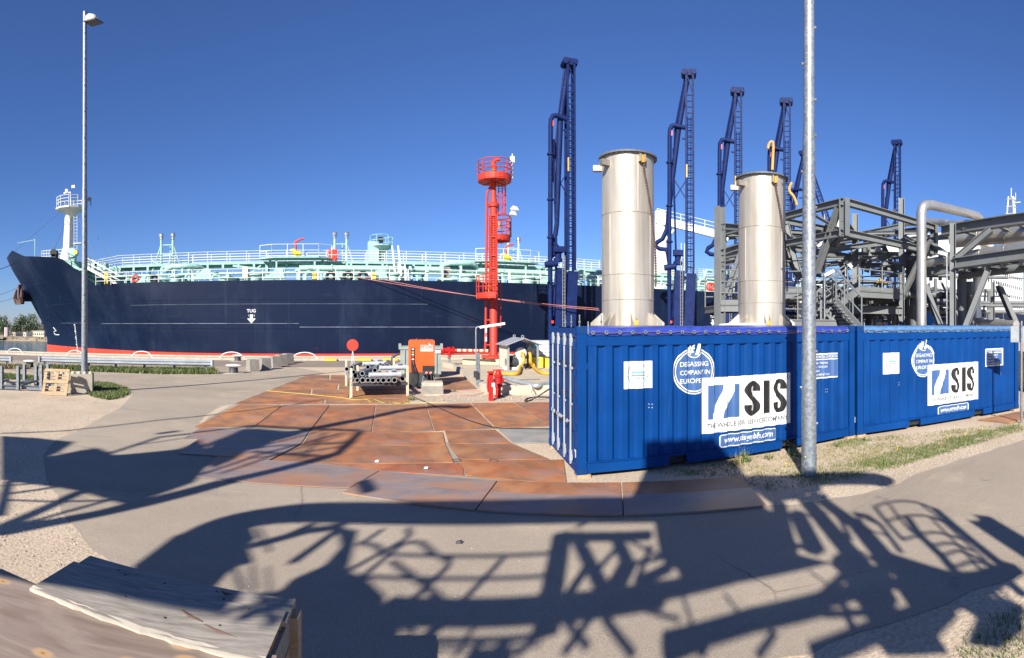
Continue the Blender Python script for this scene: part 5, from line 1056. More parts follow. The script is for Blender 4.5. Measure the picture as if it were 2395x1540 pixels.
# ================================================================ marine loading arms
def arm(x, ytop, d, label, yaw=0.0, sc=1.0, lean=1.0, splay=0.0):
    base = V(x, 760, d); base.z = 0; zt = V(x, ytop, d).z
    k = (zt - H) / 1410.0     # metres per source pixel of the drawing this arm was measured from
    t = thing('loading_arm', label, 'loading arm', base, rz=-brg(x) + yaw, group='dark blue marine loading arms')
    def P(px, py, c=0.0): return vec((px - 120 + ((py - 62) * splay if px > 145 and py > 62 else 0)) * k * 1.02, c, H + (1465 - py) * k)
    def mbd(nm, mb, m=ARM, par=None): return mb.build(nm, m, par or t, world=False, smooth=40)
    mb = MB(); mb.box(P(167, 62), (72 * k, .8, 34 * k)); mb.tube(P(140, 62, -.5), P(140, 62, .5), 17 * k, 12); mb.tube(P(192, 62, -.5), P(192, 62, .5), 14 * k, 12); mbd('apex_head', mb)
    L_ = lambda px: 120 + (px - 120) * lean
    mb = MB(); mb.path([P(160, 72), P(L_(108), 370), P(L_(78), 620), P(L_(45), 930), P(L_(20), 985), P(L_(-8), 1003), P(L_(-18), 1025), P(L_(5), 1040), P(L_(42), 1045), P(L_(52), 1075), P(56, 1110)], [14 * k, 16 * k, 15 * k, 13 * k] + [13 * k] * 7, 10); mbd('outer_arm', mb)
    mb = MB(); mb.path([P(146, 75, .2), P(L_(92), 360, .2), P(75, 700, .2)], 8 * k, 6); mbd('counter_stay', mb)
    mb = MB(); mb.path([P(150, 372, -.3), P(90, 357, -.3), P(72, 360, -.3), P(62, 380, -.3), P(60, 420, -.3), P(58, 1120, -.3), P(58, 1465, -.3)] + [Vector((P(58, 1465).x, -.3, .1))], [12 * k, 13 * k, 13 * k] + [12.5 * k] * 5, 10); r_ = mbd('riser_pipe', mb)
    for y in (560, 800, 1000, 1240): mb = MB(); mb.tube(P(59, y, -.3), P(59, y + 8, -.3), 19 * k, 10); mbd('pipe_flange', mb, par=r_)
    mb = MB(); mb.box(P(71, 402, -.42), (9 * k, .04, 28 * k)); mbd('red_marker', mb, REDSIGN, r_); mb = MB(); mb.box(P(68, 1450, -.42), (12 * k, .1, 14 * k)); mbd('red_marker', mb, REDSIGN, r_)
    mb = MB(); mb.path([P(80, 480, -.1), P(85, 760, -.1), P(95, 1100, -.1), P(78, 1420, -.1)], 6.5 * k, 6); mbd('drain_pipe', mb)
    # lattice column with rungs
    for px in (150, 187):
        for c in (-.35, .35): mb = MB(); mb.bar(P(px, 72 if px < 170 else 60, c), P(px + (4 if px > 170 else 0), 1175, c), 10.5 * k, 10.5 * k, (0, 1, 0)); mbd('lattice_post', mb)
    mb = MB()
    for i in range(30): y = 190 + i * 33; mb.bar(P(150, y, -.35), P(189, y, -.35), 5 * k, 5 * k)
    for i in range(60): y = 330 + i * 14; mb.tube(P(158, y, -.4), P(176, y, -.4), 1.6 * k, 4)
    for px in (158, 176): mb.tube(P(px, 310, -.4), P(px, 1175, -.4), 2.2 * k, 4)
    mbd('lattice_ladder', mb)
    [mbd('cross_brace', MB().bar(P(*a_), P(*b_), w_ * k)) for a_, b_, w_ in (((152, 75, -.35), (187, 180, -.35), 5), ((128, 430, -.3), (155, 435, -.3), 8), ((85, 655, 0), (150, 762, 0), 5), ((150, 655, .08), (85, 762, .08), 5))]
    mb = MB(); mb.box(P(153, 612, -.42), (8 * k, .03, 72 * k)); mbd('yellow_plate', mb, YEL)
    # swivel and pedestal legs
    mb = MB(); mb.box(P(106, 1064), (58 * k, .9, 30 * k)); mb.tube(P(30, 1150, -.4), P(95, 1140, -.4), 17 * k, 10); mb.lathe([(26 * k, 0), (26 * k, 18 * k), (18 * k, 22 * k), (18 * k, 60 * k)], P(105, 1130), 14); mbd('swivel', mb)
    for a, b, w0 in (((118, 1165), (100, 1466), 25), ((178, 1180), (158, 1466), 27)):
        for c in (-.45, .3):
            mb = MB(); q = Vector((P(*b).x - 2 * k, c, .0)); p0 = P(*a, c); mb.bar(p0, q, .22, 2 * w0 * k, (1, 0, 0)); mbd('pedestal_leg', mb)
    mb = MB(); z_ = 0
    for px in (119, 131): mb.tube(P(px, 1100, -.65), Vector((P(px, 1100).x, -.65, .1)), 2.4 * k, 5)
    for i in range(28): z_ = .2 + i * (P(0, 1100).z - .2) / 28; mb.tube(vec(P(119, 0).x, -.65, z_), vec(P(131, 0).x, -.65, z_), 1.8 * k, 4)
    mbd('access_ladder', mb, STEEL)
    mb = MB(); mb.box((P(130, 0).x, 0, .12), (2.6, 2.2, .24)); mbd('footing', mb, CONC)
    return t
ARMS = [(1312, 143, 42.5, 'tallest dark blue loading arm, standing alone beside the red tower', R(14), .3), (1592, 170, 47, 'dark blue loading arm between the two steel chimneys, nearer the big chimney', 0, 1.0), (1707, 212, 49.5, 'dark blue loading arm right behind the edge of the smaller chimney', 0, 1.0), (1822, 236, 51, 'dark blue loading arm rising behind the smaller chimney top', 0, 1.0), (1868, 358, 64, 'shorter dark blue loading arm half hidden by the galvanised lamp post', R(-12), 1.5), (2084, 333, 66, 'dark blue loading arm behind the grey steel truss, beside the silver pipe bend', R(-12), 1.05)]
for a in ARMS: arm(a[0], a[1], a[2], a[3], a[4], lean=a[5], splay=.33 if a[0] == 1868 else 0.0)
HOSEY = mat('faded_orange_hose', (.46, .24, .05), .6)
c5 = lambda x, y, d: V(1534.3 + x * .41335, 149.7 + y * .41335, d)
for pts, lab in (([(634, 480), (640, 452), (655, 440), (664, 455), (662, 520), (658, 600)], 'yellow hose looping over the loading arm above the smaller chimney'), ([(768, 672), (755, 700), (757, 725), (775, 745), (790, 775), (796, 800)], 'yellow hose hanging on the loading arm beside the lamp post')):
    mb = MB(); mb.path(smoothpts([c5(x, y, 50) for x, y in pts], 5), .14, 8); tag(mb.build('crane_hose', HOSEY, smooth=60), lab, 'hose')
# ================================================================ blue open-top containers
ca = lambda x, y: (1253.6 + .26729 * x, 729.7 + .26729 * y)
cbm = lambda x, y: (1833.7 + .26729 * x, 729.7 + .26729 * y)
class Cont: pass
def make_container(P1, beta, L, W, Ht, label, tarp, door):
    K = Cont(); K.L, K.W, K.H = L, W, Ht; K.P1 = Vector(P1); K.rz = R(90 - beta); K.e = Vector((math.cos(K.rz), math.sin(K.rz), 0)); K.n = Vector((-K.e.y, K.e.x, 0))
    t = thing('shipping_container', label, 'container', K.P1, rz=K.rz, group='blue open-top containers'); K.t = t
    def bx(c, s, nm, m=CBLUE, par=None): return MB().box(c, s).build(nm, m, par or t, world=False)
    z0 = .06; zt = Ht - .02
    for x in (.085, L - .085):
        for y in (.085, W - .085): bx((x, y, (z0 + zt) / 2), (.16, .16, zt - z0 - .24), 'corner_post')
        for y in (.09, W - .09):
            for z in (z0 + .06, zt - .06):
                c = MB(); c.box((x, y, z), (.18, .18, .12)); o = c.build('corner_casting', CBLUE, t, world=False)
                f = MB(); f.lathe([(.0, 0), (.03, 0), (.03, .012), (0, .012)], (x, y - .082 if y < 1 else y + .094, z), 10, M=Matrix.Rotation(R(90), 3, 'X') @ Matrix.Diagonal((.75, 1.2, 1))); f.build('casting_hole', BLACK, o, world=False)
    # rails
    for y in (.05, W - .05): bx((L / 2, y, zt - .23), (L - .34, .06, .17), 'top_rail')
    # bottom rail with fork pockets
    pk = [(L * .30, .36), (L * .70, .36)]
    for y in (.05, W - .05):
        xs = [.18] + [v for c, w_ in pk for v in (c - w_ / 2, c + w_ / 2)] + [L - .18]
        for i in range(0, len(xs), 2): bx(((xs[i] + xs[i + 1]) / 2, y, z0 + .10), (xs[i + 1] - xs[i], .06, .17), 'bottom_rail')
        for c, w_ in pk: bx((c, y + (.3 if y < 1 else -.3), z0 + .10), (w_ - .01, .5, .14), 'fork_pocket', BLACK); bx((c, y, z0 + .178), (w_, .055, .02), 'pocket_lintel')
        bx((L / 2, y, z0 + .20), (L - .34, .10, .018), 'rail_ledge')
    # corrugated sides
    zb_, zc_ = z0 + .21, zt - .31; p = .285; U0, U1 = .19, L - .19; n = int((U1 - U0) / p); off = U0 + ((U1 - U0) - n * p) / 2; yo, yi = .030, .072
    folds = [U0]; ys = [yo]
    for i in range(n):
        a = off + i * p; folds += [a + .055, a + .105, a + .185, a + .235]; ys += [yo, yi, yi, yo]
    folds.append(U1); ys.append(yo); K.folds, K.ys = folds, ys
    def prof(u): return interp(list(zip(folds, ys)), u)
    K.prof = prof
    for side in (0, 1):
        mb = MB()
        for u, y in zip(folds, ys): yy = y if side == 0 else W - y; mb.v += [vec(u, yy, zb_), vec(u, yy, zc_)]
        for i in range(len(folds) - 1): mb.f.append([2 * i, 2 * i + 2, 2 * i + 3, 2 * i + 1]); mb.m.append(0)
        mb.build('side_panel', CBLUE, t, world=False, clean=False)
        bx((L / 2, .05 if side == 0 else W - .05, (zt - .145 + zc_) / 2 - .085 - .0), (L - .34, .05, .03), 'panel_lip')
    # floor, head panel
    bx((L / 2, W / 2, z0 + .12), (L - .3, W - .2, .06), 'floor', DARK); bx((L - .06, W / 2, (z0 + zt) / 2), (.05, W - .34, zt - z0 - .2), 'end_panel')
    # roof bows, closed tarp sheet a little below the rail
    tp = MB(); m = 40
    for i in range(m + 1):
        u = .2 + (L - .4) * i / m; wv = .010 * math.sin(i * 1.9) + .006 * math.sin(i * 3.7)
        for (y, z) in ((.006 + wv * .3, zt - .155 + .006 * math.sin(i * 1.3)), (-.012 + wv, zt - .10), (-.004 + wv, zt - .045), (.03, zt - .012), (.14, zt + .002), (W / 2, zt + .006 + wv), (W - .03, zt - .012), (W + .01, zt - .15)): tp.v.append(vec(u, y, z))
        if i:
            for j in range(7): tp.f.append([(i - 1) * 8 + j, i * 8 + j, i * 8 + j + 1, (i - 1) * 8 + j + 1]); tp.m.append(0)
    to = tp.build('tarpaulin', tarp, t, world=False, clean=False, smooth=60)
    ne = 25
    for i in range(ne):
        u = .27 + (L - .54) * i / (ne - 1); r = MB(); r.ring((u, -.028, zt - .098), .027, .009, 12, 5, M=Matrix.Rotation(R(90), 3, 'X')); r.build('eyelet', GALV, to, world=False)
    cd = MB(); cd.path([vec(.2 + (L - .4) * i / 90, -.032 - .006 * math.sin(i * 1.1), zt - .098 + .012 * math.sin(i * .8)) for i in range(91)], .006, 5); cd.build('lashing_cord', ROPEG, to, world=False)
    bx((.19, .0, zt - .02), (.02, .02, .22), 'cord_hook', GALV)
    # door end at local x = 0 (facing -x)
    for y in (.085, W - .085): pass
    bx((.06, W / 2, zt - .10), (.10, W - .36, .16), 'door_header'); bx((.06, W / 2, z0 + .09), (.10, W - .36, .14), 'door_sill')
    hw = (W - .36) / 2; zd0, zd1 = z0 + .19, zt - .20
    for k_, yc in ((0, W / 2 - hw / 2), (1, W / 2 + hw / 2)):
        d = bx((.055, yc, (zd0 + zd1) / 2), (.04, hw - .02, zd1 - zd0), 'door', CDOOR)
        for i in range(4):
            zz = zd0 + (zd1 - zd0) * (i + .5) / 4; bx((.030, yc, zz), (.03, hw - .22, (zd1 - zd0) / 4 - .14), 'door_rib', CDOOR, d)
        for yy in (yc - hw * .24, yc + hw * .24):
            rb = MB(); rb.tube((-.005, yy, zd0 - .10), (-.005, yy, zd1 + .08), .019, 10); ro = rb.build('locking_rod', GALVL, d, world=False, smooth=40)
            for zz, hh in ((zd1 - .04, .2), (zd0 + .04, .2)): bx((.0, yy, zz), (.05, .065, hh), 'rod_guide', GALVL, d)
            for zz in (.45, .75): bx((.005, yy, zd0 + (zd1 - zd0) * zz), (.04, .10, .04), 'rod_clamp', GALVL, d)
            hd_ = MB(); s = 1 if k_ == 0 else -1; zz = zd0 + .62; hd_.path([vec(-.02, yy, zz + .04), vec(-.045, yy + s * .08, zz), vec(-.045, yy + s * .24, zz - .01)], .014, 6); hd_.box((-.025, yy + s * .2, zz), (.03, .06, .07)); hd_.build('door_handle', GALVL, d, world=False)
        for i in range(5):
            ye = .165 if k_ == 0 else W - .165; zz = zd0 + .12 + (zd1 - zd0 - .24) * i / 4; bx((.015, ye, zz), (.06, .07, .11), 'hinge', CBLUE, d)
    bx((-.001, .14, z0 + .34), (.006, .09, .13), 'data_plate', DECAL)
    for x, y in ((.12, .1), (.12, W - .1), (L - .12, .1), (L - .12, W - .1)): bx((x, y, .03), (.24, .22, .058), 'timber_shim', PALLET)
    return K
def face(K, px, py):
    """pixel -> (u, z) on the front plane of a container"""
    b = brg(px); d = Vector((math.sin(b), math.cos(b), 0)); P = K.P1; e = K.e
    den = d.x * e.y - d.y * e.x; s = (P.x * e.y - P.y * e.x) / den; q = d * s; u = (q - P).dot(e); return u, H + (HY - py) / F * s
def conform(K, mb, eps, name, m, par=None):
    bm = bmesh.new(); vs = [bm.verts.new((p.x, p.y, 0)) for p in mb.v]
    for f in mb.f:
        try: bm.faces.new([vs[i] for i in f])
        except ValueError: pass
    lo, hi = min(p.x for p in mb.v), max(p.x for p in mb.v)
    for u in K.folds:
        if lo < u < hi: bmesh.ops.bisect_plane(bm, geom=bm.verts[:] + bm.edges[:] + bm.faces[:], plane_co=(u, 0, 0), plane_no=(1, 0, 0), dist=1e-6)
    for v in [v for v in bm.verts if not v.link_faces]: bm.verts.remove(v)
    for v in bm.verts: v.co = (v.co.x, K.prof(v.co.x) - eps, v.co.y)
    me = bpy.data.meshes.new(name); bm.normal_update()
    for f in bm.faces:
        if f.normal.y > 0: f.normal_flip()
    bm.to_mesh(me); bm.free(); me.materials.append(m); o = bpy.data.objects.new(name, me); COL.objects.link(o); o.parent = par or K.t; return o
def rectmb(u0, u1, z0, z1):
    mb = MB(); mb.add([(u0, z0, 0), (u1, z0, 0), (u1, z1, 0), (u0, z1, 0)], [(0, 1, 2, 3)]); return mb
def fit(mb, u0, u1, z0, z1):
    xs = [p.x for p in mb.v]; ys = [p.y for p in mb.v]; sx = (u1 - u0) / (max(xs) - min(xs)); sy = (z1 - z0) / (max(ys) - min(ys)); a, b = min(xs), min(ys)
    mb.v = [Vector((u0 + (p.x - a) * sx, z0 + (p.y - b) * sy, 0)) for p in mb.v]; return mb
def ellring(cu, cz, ru, rz_, w, n=56, cut=None):
    mb = MB()
    for i in range(n): t = i * 2 * math.pi / n; mb.v += [Vector((cu + ru * math.cos(t), cz + rz_ * math.sin(t), 0)), Vector((cu + (ru - w) * math.cos(t), cz + (rz_ - w) * math.sin(t), 0))]
    for i in range(n):
        j = (i + 1) % n; t = (i + .5) * 2 * math.pi / n
        if cut and cut(t): continue
        mb.f.append([2 * i, 2 * j, 2 * j + 1, 2 * i + 1]); mb.m.append(0)
    return mb
def rrect(u0, u1, z0, z1, r, w):
    out, inn = [], []
    for q, lst in ((0, out), (w, inn)):
        rr = max(.002, r - q)
        for cx, cz, a0 in ((u1 - r, z0 + r, -90), (u1 - r, z1 - r, 0), (u0 + r, z1 - r, 90), (u0 + r, z0 + r, 180)):
            for k in range(5): t = R(a0 + 22.5 * k); lst.append(Vector((cx + rr * math.cos(t), cz + rr * math.sin(t), 0)))
    n = len(out); mb = MB(); mb.v = out + inn; mb.f = [[i, (i + 1) % n, n + (i + 1) % n, n + i] for i in range(n)]; mb.m = [0] * n
    fl = MB(); fl.v = list(inn); fl.f = [list(range(n))]; fl.m = [0]; return mb, fl
def dress(K, dnv, badge, sis, www, info):
    # certificate sticker
    u0, u1, z0, z1 = dnv; w, h = u1 - u0, z1 - z0; s = conform(K, rectmb(*dnv), .004, 'certificate_sticker', DECAL)
    cu, cz = (u0 + u1) / 2, (z0 + z1) / 2
    for a, b, m in ((.55, .63, DECALC), (.51, .535, YELB), (.46, .49, DECALB)): conform(K, rectmb(u0 + w * .3, u0 + w * .75, z0 + h * a, z0 + h * b), .007, 'sticker_bar', m, s)
    conform(K, fit(textmesh('DNV·GL', .1, .002), u0 + w * .3, u0 + w * .76, z0 + h * .33, z0 + h * .41), .007, 'lettering', DECALB, s)
    conform(K, fit(textmesh('ISO 9001 = SCC/P', .1), u0 + w * .3, u0 + w * .74, z0 + h * .06, z0 + h * .12), .007, 'lettering', DECALG, s)
    tx = 'MANAGEMENT SYSTEM CERTIFICATION'; mm = MB()
    for i, ch in enumerate(tx):
        if ch == ' ': continue
        a = math.pi * (1.08 - 1.16 * i / (len(tx) - 1)); tmb = textmesh(ch, h * .085); c_, s_ = math.cos(a - math.pi / 2), math.sin(a - math.pi / 2)
        mm.add([(cu + w * .36 * math.cos(a) + p.x * c_ - p.y * s_, cz + h * .40 * math.sin(a) + p.x * s_ + p.y * c_, 0) for p in tmb.v], tmb.f)
    conform(K, mm, .007, 'lettering', DECALG, s)
    [conform(K, ellring(cu, cz, w * .36, h * .38, h * .035, cut=lambda t: not (math.pi * a_ < t < math.pi * b_)), .007, 'sticker_bar', DECALC, s) for a_, b_ in ((1.05, 1.4), (1.6, 1.95))]
    # round badge
    cu, cz, ru, rv = badge; top = lambda t: abs(t - math.pi / 2) < .36
    n = 56; fl = MB(); fl.v = [Vector((cu + ru * .86 * math.cos(i * 2 * math.pi / n), cz + rv * .86 * math.sin(i * 2 * math.pi / n), 0)) for i in range(n)]; fl.f = [list(range(n))]; fl.m = [0]
    bo = conform(K, fl, .003, 'round_badge', DECALB)
    conform(K, ellring(cu, cz, ru, rv, rv * .055, cut=top), .006, 'badge_ring', DECAL, bo); conform(K, ellring(cu, cz, ru * .90, rv * .90, rv * .05, cut=top), .006, 'badge_ring', DECAL, bo)
    conform(K, ellring(cu, cz + rv * .90, ru * .36, rv * .34, rv * .04, cut=lambda t: 0 < t < math.pi), .006, 'badge_ring', DECAL, bo)
    conform(K, fit(textmesh('#', 1, .03, .25), cu - ru * .34, cu + ru * .02, cz + rv * .68, cz + rv * 1.12), .008, 'lettering', DECAL, bo); conform(K, fit(textmesh('1', 1, .05, .3), cu + ru * .02, cu + ru * .40, cz + rv * .68, cz + rv * 1.34), .008, 'lettering', DECAL, bo)
    for i, (tx, f) in enumerate((('DEGASSING', .68), ('COMPANY IN', .76), ('EUROPE', .32))): z_ = cz + rv * (.20 - i * .36); conform(K, fit(textmesh(tx, 1, .008), cu - ru * .68, cu + ru * f, z_, z_ + rv * .20), .008, 'lettering', DECAL, bo)
    # company sign
    u0, u1, z0, z1 = sis; w, h = u1 - u0, z1 - z0; so_ = conform(K, rectmb(*sis), .010, 'company_sign', DECAL); A = lambda a, b: (u0 + w * a, z0 + h * b, 0)
    def poly(pts, m, nm, eps=.013): mb = MB(); mb.add([A(*q) for q in pts], [tuple(range(len(pts)))]); conform(K, mb, eps, nm, m, so_)
    sl = [(.055, .25), (.055, .86), (.215, .86), (.205, .75), (.17, .60), (.125, .45), (.105, .33), (.105, .25)]; sr = [(.21, .25), (.225, .38), (.27, .50), (.315, .62), (.335, .74), (.335, .86), (.385, .86), (.385, .25)]
    poly(sl, DECALB, 'logo_field'); poly(sr, DECALB, 'logo_field')
    # heavy condensed letters drawn as outlines
    def letterS(a0, a1):
        P = []; n = 10; cx = (a0 + a1) / 2; rw = (a1 - a0) / 2; t_ = rw * .86; b0, b1 = .24, .89; hb_ = (b1 - b0)
        ctr = [(cx + rw * .52, b1 - hb_ * .30), (cx + rw * .50, b1 - hb_ * .17), (cx + rw * .25, b1 - hb_ * .075), (cx - rw * .1, b1 - hb_ * .07), (cx - rw * .42, b1 - hb_ * .14), (cx - rw * .54, b1 - hb_ * .27), (cx - rw * .34, b1 - hb_ * .39), (cx, b0 + hb_ * .5), (cx + rw * .36, b0 + hb_ * .39), (cx + rw * .54, b0 + hb_ * .27), (cx + rw * .42, b0 + hb_ * .14), (cx + rw * .1, b0 + hb_ * .07), (cx - rw * .25, b0 + hb_ * .075), (cx - rw * .5, b0 + hb_ * .17), (cx - rw * .52, b0 + hb_ * .32)]
        C = smoothpts([Vector(A(*q)) for q in ctr], 4); mb = MB(); wd = w * rw * .80 / 2
        for i, c in enumerate(C):
            a = C[max(0, i - 1)]; b = C[min(len(C) - 1, i + 1)]; d = (b - a).normalized(); nn = Vector((-d.y, d.x, 0)); k_ = wd * (1 - .38 * abs(d.x)); mb.v += [c + nn * k_, c - nn * k_]
            if i: mb.f.append([2 * i - 2, 2 * i - 1, 2 * i + 1, 2 * i]); mb.m.append(0)
        return mb
    conform(K, letterS(.445, .63), .013, 'letter', DECALK, so_); poly([(.66, .25), (.74, .25), (.74, .88), (.66, .88)], DECALK, 'letter'); conform(K, letterS(.77, .945), .013, 'letter', DECALK, so_)
    conform(K, fit(textmesh('THE WHOLE JOB SERVICE COMPANY', 1, .022), *(A(.045, 0)[0], A(.95, 0)[0]), A(0, .06)[1], A(0, .175)[1]), .013, 'lettering', DECALG, so_)
    conform(K, ellring(A(.965, 0)[0], A(0, .92)[1], w * .026, w * .026, w * .004, 20), .013, 'registered_mark', DECALG, so_); conform(K, fit(textmesh('R', 1), A(.955, 0)[0], A(.975, 0)[0], A(0, .89)[1], A(0, .95)[1]), .013, 'lettering', DECALG, so_)
    # web address box
    u0, u1, z0, z1 = www; ringm, fill = rrect(u0, u1, z0, z1, .05, .016); wf = conform(K, fill, .004, 'web_address_panel', DECALB); conform(K, ringm, .006, 'panel_border', DECAL, wf)
    conform(K, fit(textmesh('www.sisgmbh.com', 1, .012, .2), u0 + (u1 - u0) * .07, u1 - (u1 - u0) * .07, z0 + (z1 - z0) * .18, z0 + (z1 - z0) * .80), .008, 'lettering', DECAL, wf)
    # information sign
    u0, u1, z0, z1 = info; w, h = u1 - u0, z1 - z0; io = conform(K, rectmb(*info), .003, 'information_sign', DECAL); conform(K, rectmb(u0 + .03, u1 - .03, z0 + .03, z1 - h * .26), .006, 'sign_field', DECALB, io); conform(K, rectmb(u0 + .03, u1 - .03, z1 - h * .22, z1 - .03), .006, 'sign_field', DECALB, io)
    conform(K, fit(textmesh('MOBILE ENVIRONMENTAL DEGASIFICATION', 1, .01), u0 + w * .05, u1 - w * .05, z1 - h * .185, z1 - h * .085), .009, 'lettering', DECAL, io)
    for i, tx in enumerate(('STORAGE TANKS', 'SHIPS / TRUCKS', 'PIPELINES', 'REPLACEMENT VRU')): conform(K, fit(textmesh(tx, 1, .01), u0 + w * .12, u0 + w * (.66, .64, .44, .74)[i], z0 + h * (.58 - i * .155), z0 + h * (.66 - i * .155)), .009, 'lettering', DECAL, io)
    for a, b in ((.21, .55), (.86, .55)):
        for i in range(4): u = K.L * a + .05 * (i % 2); conform(K, rectmb(u, u + .018, 1.12 + .06 * (i // 2), 1.138 + .06 * (i // 2)), .002, 'rivet', GALVL)
P1 = G(1350, 1121)
K1 = make_container(P1, 103.5, 6.28, 2.42, 2.585, 'blue open-top container with two steel chimneys on it, doors towards the ship', TARP, True)
def bxs(K, f, x0, y0, x1, y1):
    a, b = face(K, *f(x0, y0)), face(K, *f(x1, y1)); return (min(a[0], b[0]), max(a[0], b[0]), min(a[1], b[1]), max(a[1], b[1]))
def mk(K, f, dnv, bd, sis_l, sis_r, ww_l, ww_r, inf):
    d = bxs(K, f, *dnv); c = face(K, *f(bd[0], bd[1])); r1 = face(K, *f(bd[0] + bd[2], bd[1])); r0 = face(K, *f(bd[0] - bd[2], bd[1])); tz = face(K, *f(bd[0], bd[1] - bd[3])); ru = (r1[0] - r0[0]) / 2; cu = (r1[0] + r0[0]) / 2; rv = tz[1] - c[1]
    a, b = face(K, *f(*sis_l[:2])), face(K, *f(sis_l[0], sis_l[2])); e = face(K, *f(sis_r[0], sis_r[1])); g_ = face(K, *f(sis_r[0], sis_r[2])); S = (a[0], e[0], (b[1] + g_[1]) / 2, (a[1] + e[1]) / 2)
    a, b = face(K, *f(*ww_l[:2])), face(K, *f(ww_l[0], ww_l[2])); e = face(K, *f(ww_r[0], ww_r[1])); g_ = face(K, *f(ww_r[0], ww_r[2])); Wb = (a[0], e[0], (b[1] + g_[1]) / 2, (a[1] + e[1]) / 2)
    I = bxs(K, *inf); dress(K, d, (cu, c[1], ru, rv), S, Wb, I); return d, (cu, c[1], ru, rv), S, Wb, I
lay = mk(K1, ca, (773, 437, 1023, 668), (1390, 520, 180, 205), (1465, 575, 1065), (2241, 540, 985), (1618, 1075, 1185), (2110, 1022, 1130), (cbm, 195, 372, 486, 572))
P2 = K1.P1 + K1.e * (K1.L + .05) + K1.n * -.03
K2 = make_container(P2, 115.5, 5.75, 2.42, 2.585, 'blue open-top container with faded cover, beside the grassy verge', TARP2, False)
mk(K2, cbm, (880, 362, 1025, 540), (1228, 425, 100, 147), (1271, 465, 825), (1703, 438, 765), (1357, 832, 912), (1627, 793, 868), (cbm, 1768, 325, 1928, 468))
# ================================================================ steel chimneys standing on the container
TRUN = mat('trunnion_steel', (.25, .23, .20), .6, .4, var=.2)
def chimney(x, d, label, r, h, rot):
    c = V(x, 760, d); c.z = K1.H - .02; t = thing('steel_chimney', label, 'chimney', c, rz=rot, group='stainless chimneys on the container')
    mb = MB(); prof = [(r, .02)]; zs = [.22, .285, .64, .86]
    for f in (.10, .285, .30, .645, .66, .86): pass
    segs = [0.02, h * .155, h * .335, h * .545, h * .655, h - .03]
    mb.lathe([(r, z) for z in segs] + [(r - .015, h - .03), (r - .015, h - .6), (0.0, h - .6)], (0, 0, 0), 48); sh = mb.build('shell', STACK, t, world=False, smooth=30)
    for f in (.155, .30, .655): s = MB(); s.ring((0, 0, h * f), r, .008, 48, 5); s.build('weld_seam', STACK, sh, world=False, smooth=60)
    for f, (z0, z1) in ((-1.7, (0, .3)), (-.6, (.155, .655)), (-2.3, (.3, .655)), (-1.2, (.655, 1))): s = MB(); s.bar((r * math.cos(f), r * math.sin(f), h * z0 + .02), (r * math.cos(f), r * math.sin(f), h * z1 - .04), .006, .006); s.build('vertical_seam', STACK, sh, world=False)
    fl = MB(); fl.lathe([(r - .02, h - .03), (r + .065, h - .03), (r + .065, h + .0), (r - .02, h + .0), (r - .02, h - .03)], (0, 0, 0), 48); fo = fl.build('top_flange', STEELD, t, world=False, smooth=30)
    for i in range(32): a = i * 2 * math.pi / 32; b = MB(); b.tube((math.cos(a) * (r + .04), math.sin(a) * (r + .04), h - .045), (math.cos(a) * (r + .04), math.sin(a) * (r + .04), h + .015), .011, 6); b.build('bolt', STEELD, fo, world=False)
    for a in (R(-138), R(-178)):
        d_ = vec(math.cos(a), math.sin(a), 0); s_ = vec(-d_.y, d_.x, 0); q = d_ * (r - .02) + vec(0, 0, h - .2); mb = MB(); mb.bar(q, q + d_ * .19 + vec(0, 0, 0), .11, .11); mb.build('lifting_trunnion', TRUN, t, world=False)
        mb = MB(); mb.tube(q + d_ * .19, q + d_ * .20, .04, 10); mb.build('trunnion_bore', STEELD, t, world=False)
    a = R(-60); d_ = vec(math.cos(a), math.sin(a), 0); s_ = vec(-d_.y, d_.x, 0); q = d_ * r + vec(0, 0, h - .14)
    [MB().bar(q + s_ * e_, q + s_ * e_ + d_ * .09, .02, .14).build('shackle_lug', STACK, t, world=False) for e_ in (-.07, .03)]; mb = MB(); mb.box(q + d_ * .07 - s_ * .02 + vec(0, 0, -.02), (.05, .05, .14), a); mb.build('shackle', YEL, t, world=False)
    ch = MB(); P = [q + d_ * .06 + vec(0, 0, -.08)]
    for i in range(1, 17): f = i / 16; aa = a + f * R(52); rr = r + .035 + .03 * math.sin(f * 3.1); P.append(vec(math.cos(aa) * rr, math.sin(aa) * rr, h - .22 - f * (h * .70)))
    ch.path(P, .014, 6)
    for i in range(90): f = i / 90 * 15.9; k = int(f); pp = P[k].lerp(P[min(16, k + 1)], f - k); ch.box(pp, (.045 if i % 2 else .02, .02 if i % 2 else .045, .022))
    ch.build('lifting_chain', RUSTA, t, world=False)
    for i in range(8):
        a = R(45 * i + 12); d_ = vec(math.cos(a), math.sin(a), 0); s_ = vec(-d_.y, d_.x, 0)
        for s in (-.05, .05): mb = MB(); mb.slab([d_ * (r - .005) + s_ * s + vec(0, 0, 0), d_ * (r + .22) + s_ * s, d_ * (r + .22) + s_ * s + vec(0, 0, .07), d_ * (r - .005) + s_ * s + vec(0, 0, .27)], .012); mb.build('gusset', STACK, t, world=False)
    mb = MB(); mb.lathe([(r - .02, -.02), (r + .26, -.02), (r + .26, .02), (r - .02, .02)], (0, 0, 0), 40); mb.build('base_flange', STEELD, t, world=False)
    MB().box((r * .3, -r - .12, .07), (.07, .07, .09)).build('valve_plug', YEL, t, world=False)
    return t
chimney(1468.5, 10.4, 'larger looking stainless steel chimney nearer the container doors', .515, 3.32, R(-33))
chimney(1782, 11.7, 'stainless steel chimney with a dark shadow stripe, beside the lamp post', .525, 3.28, R(-48))
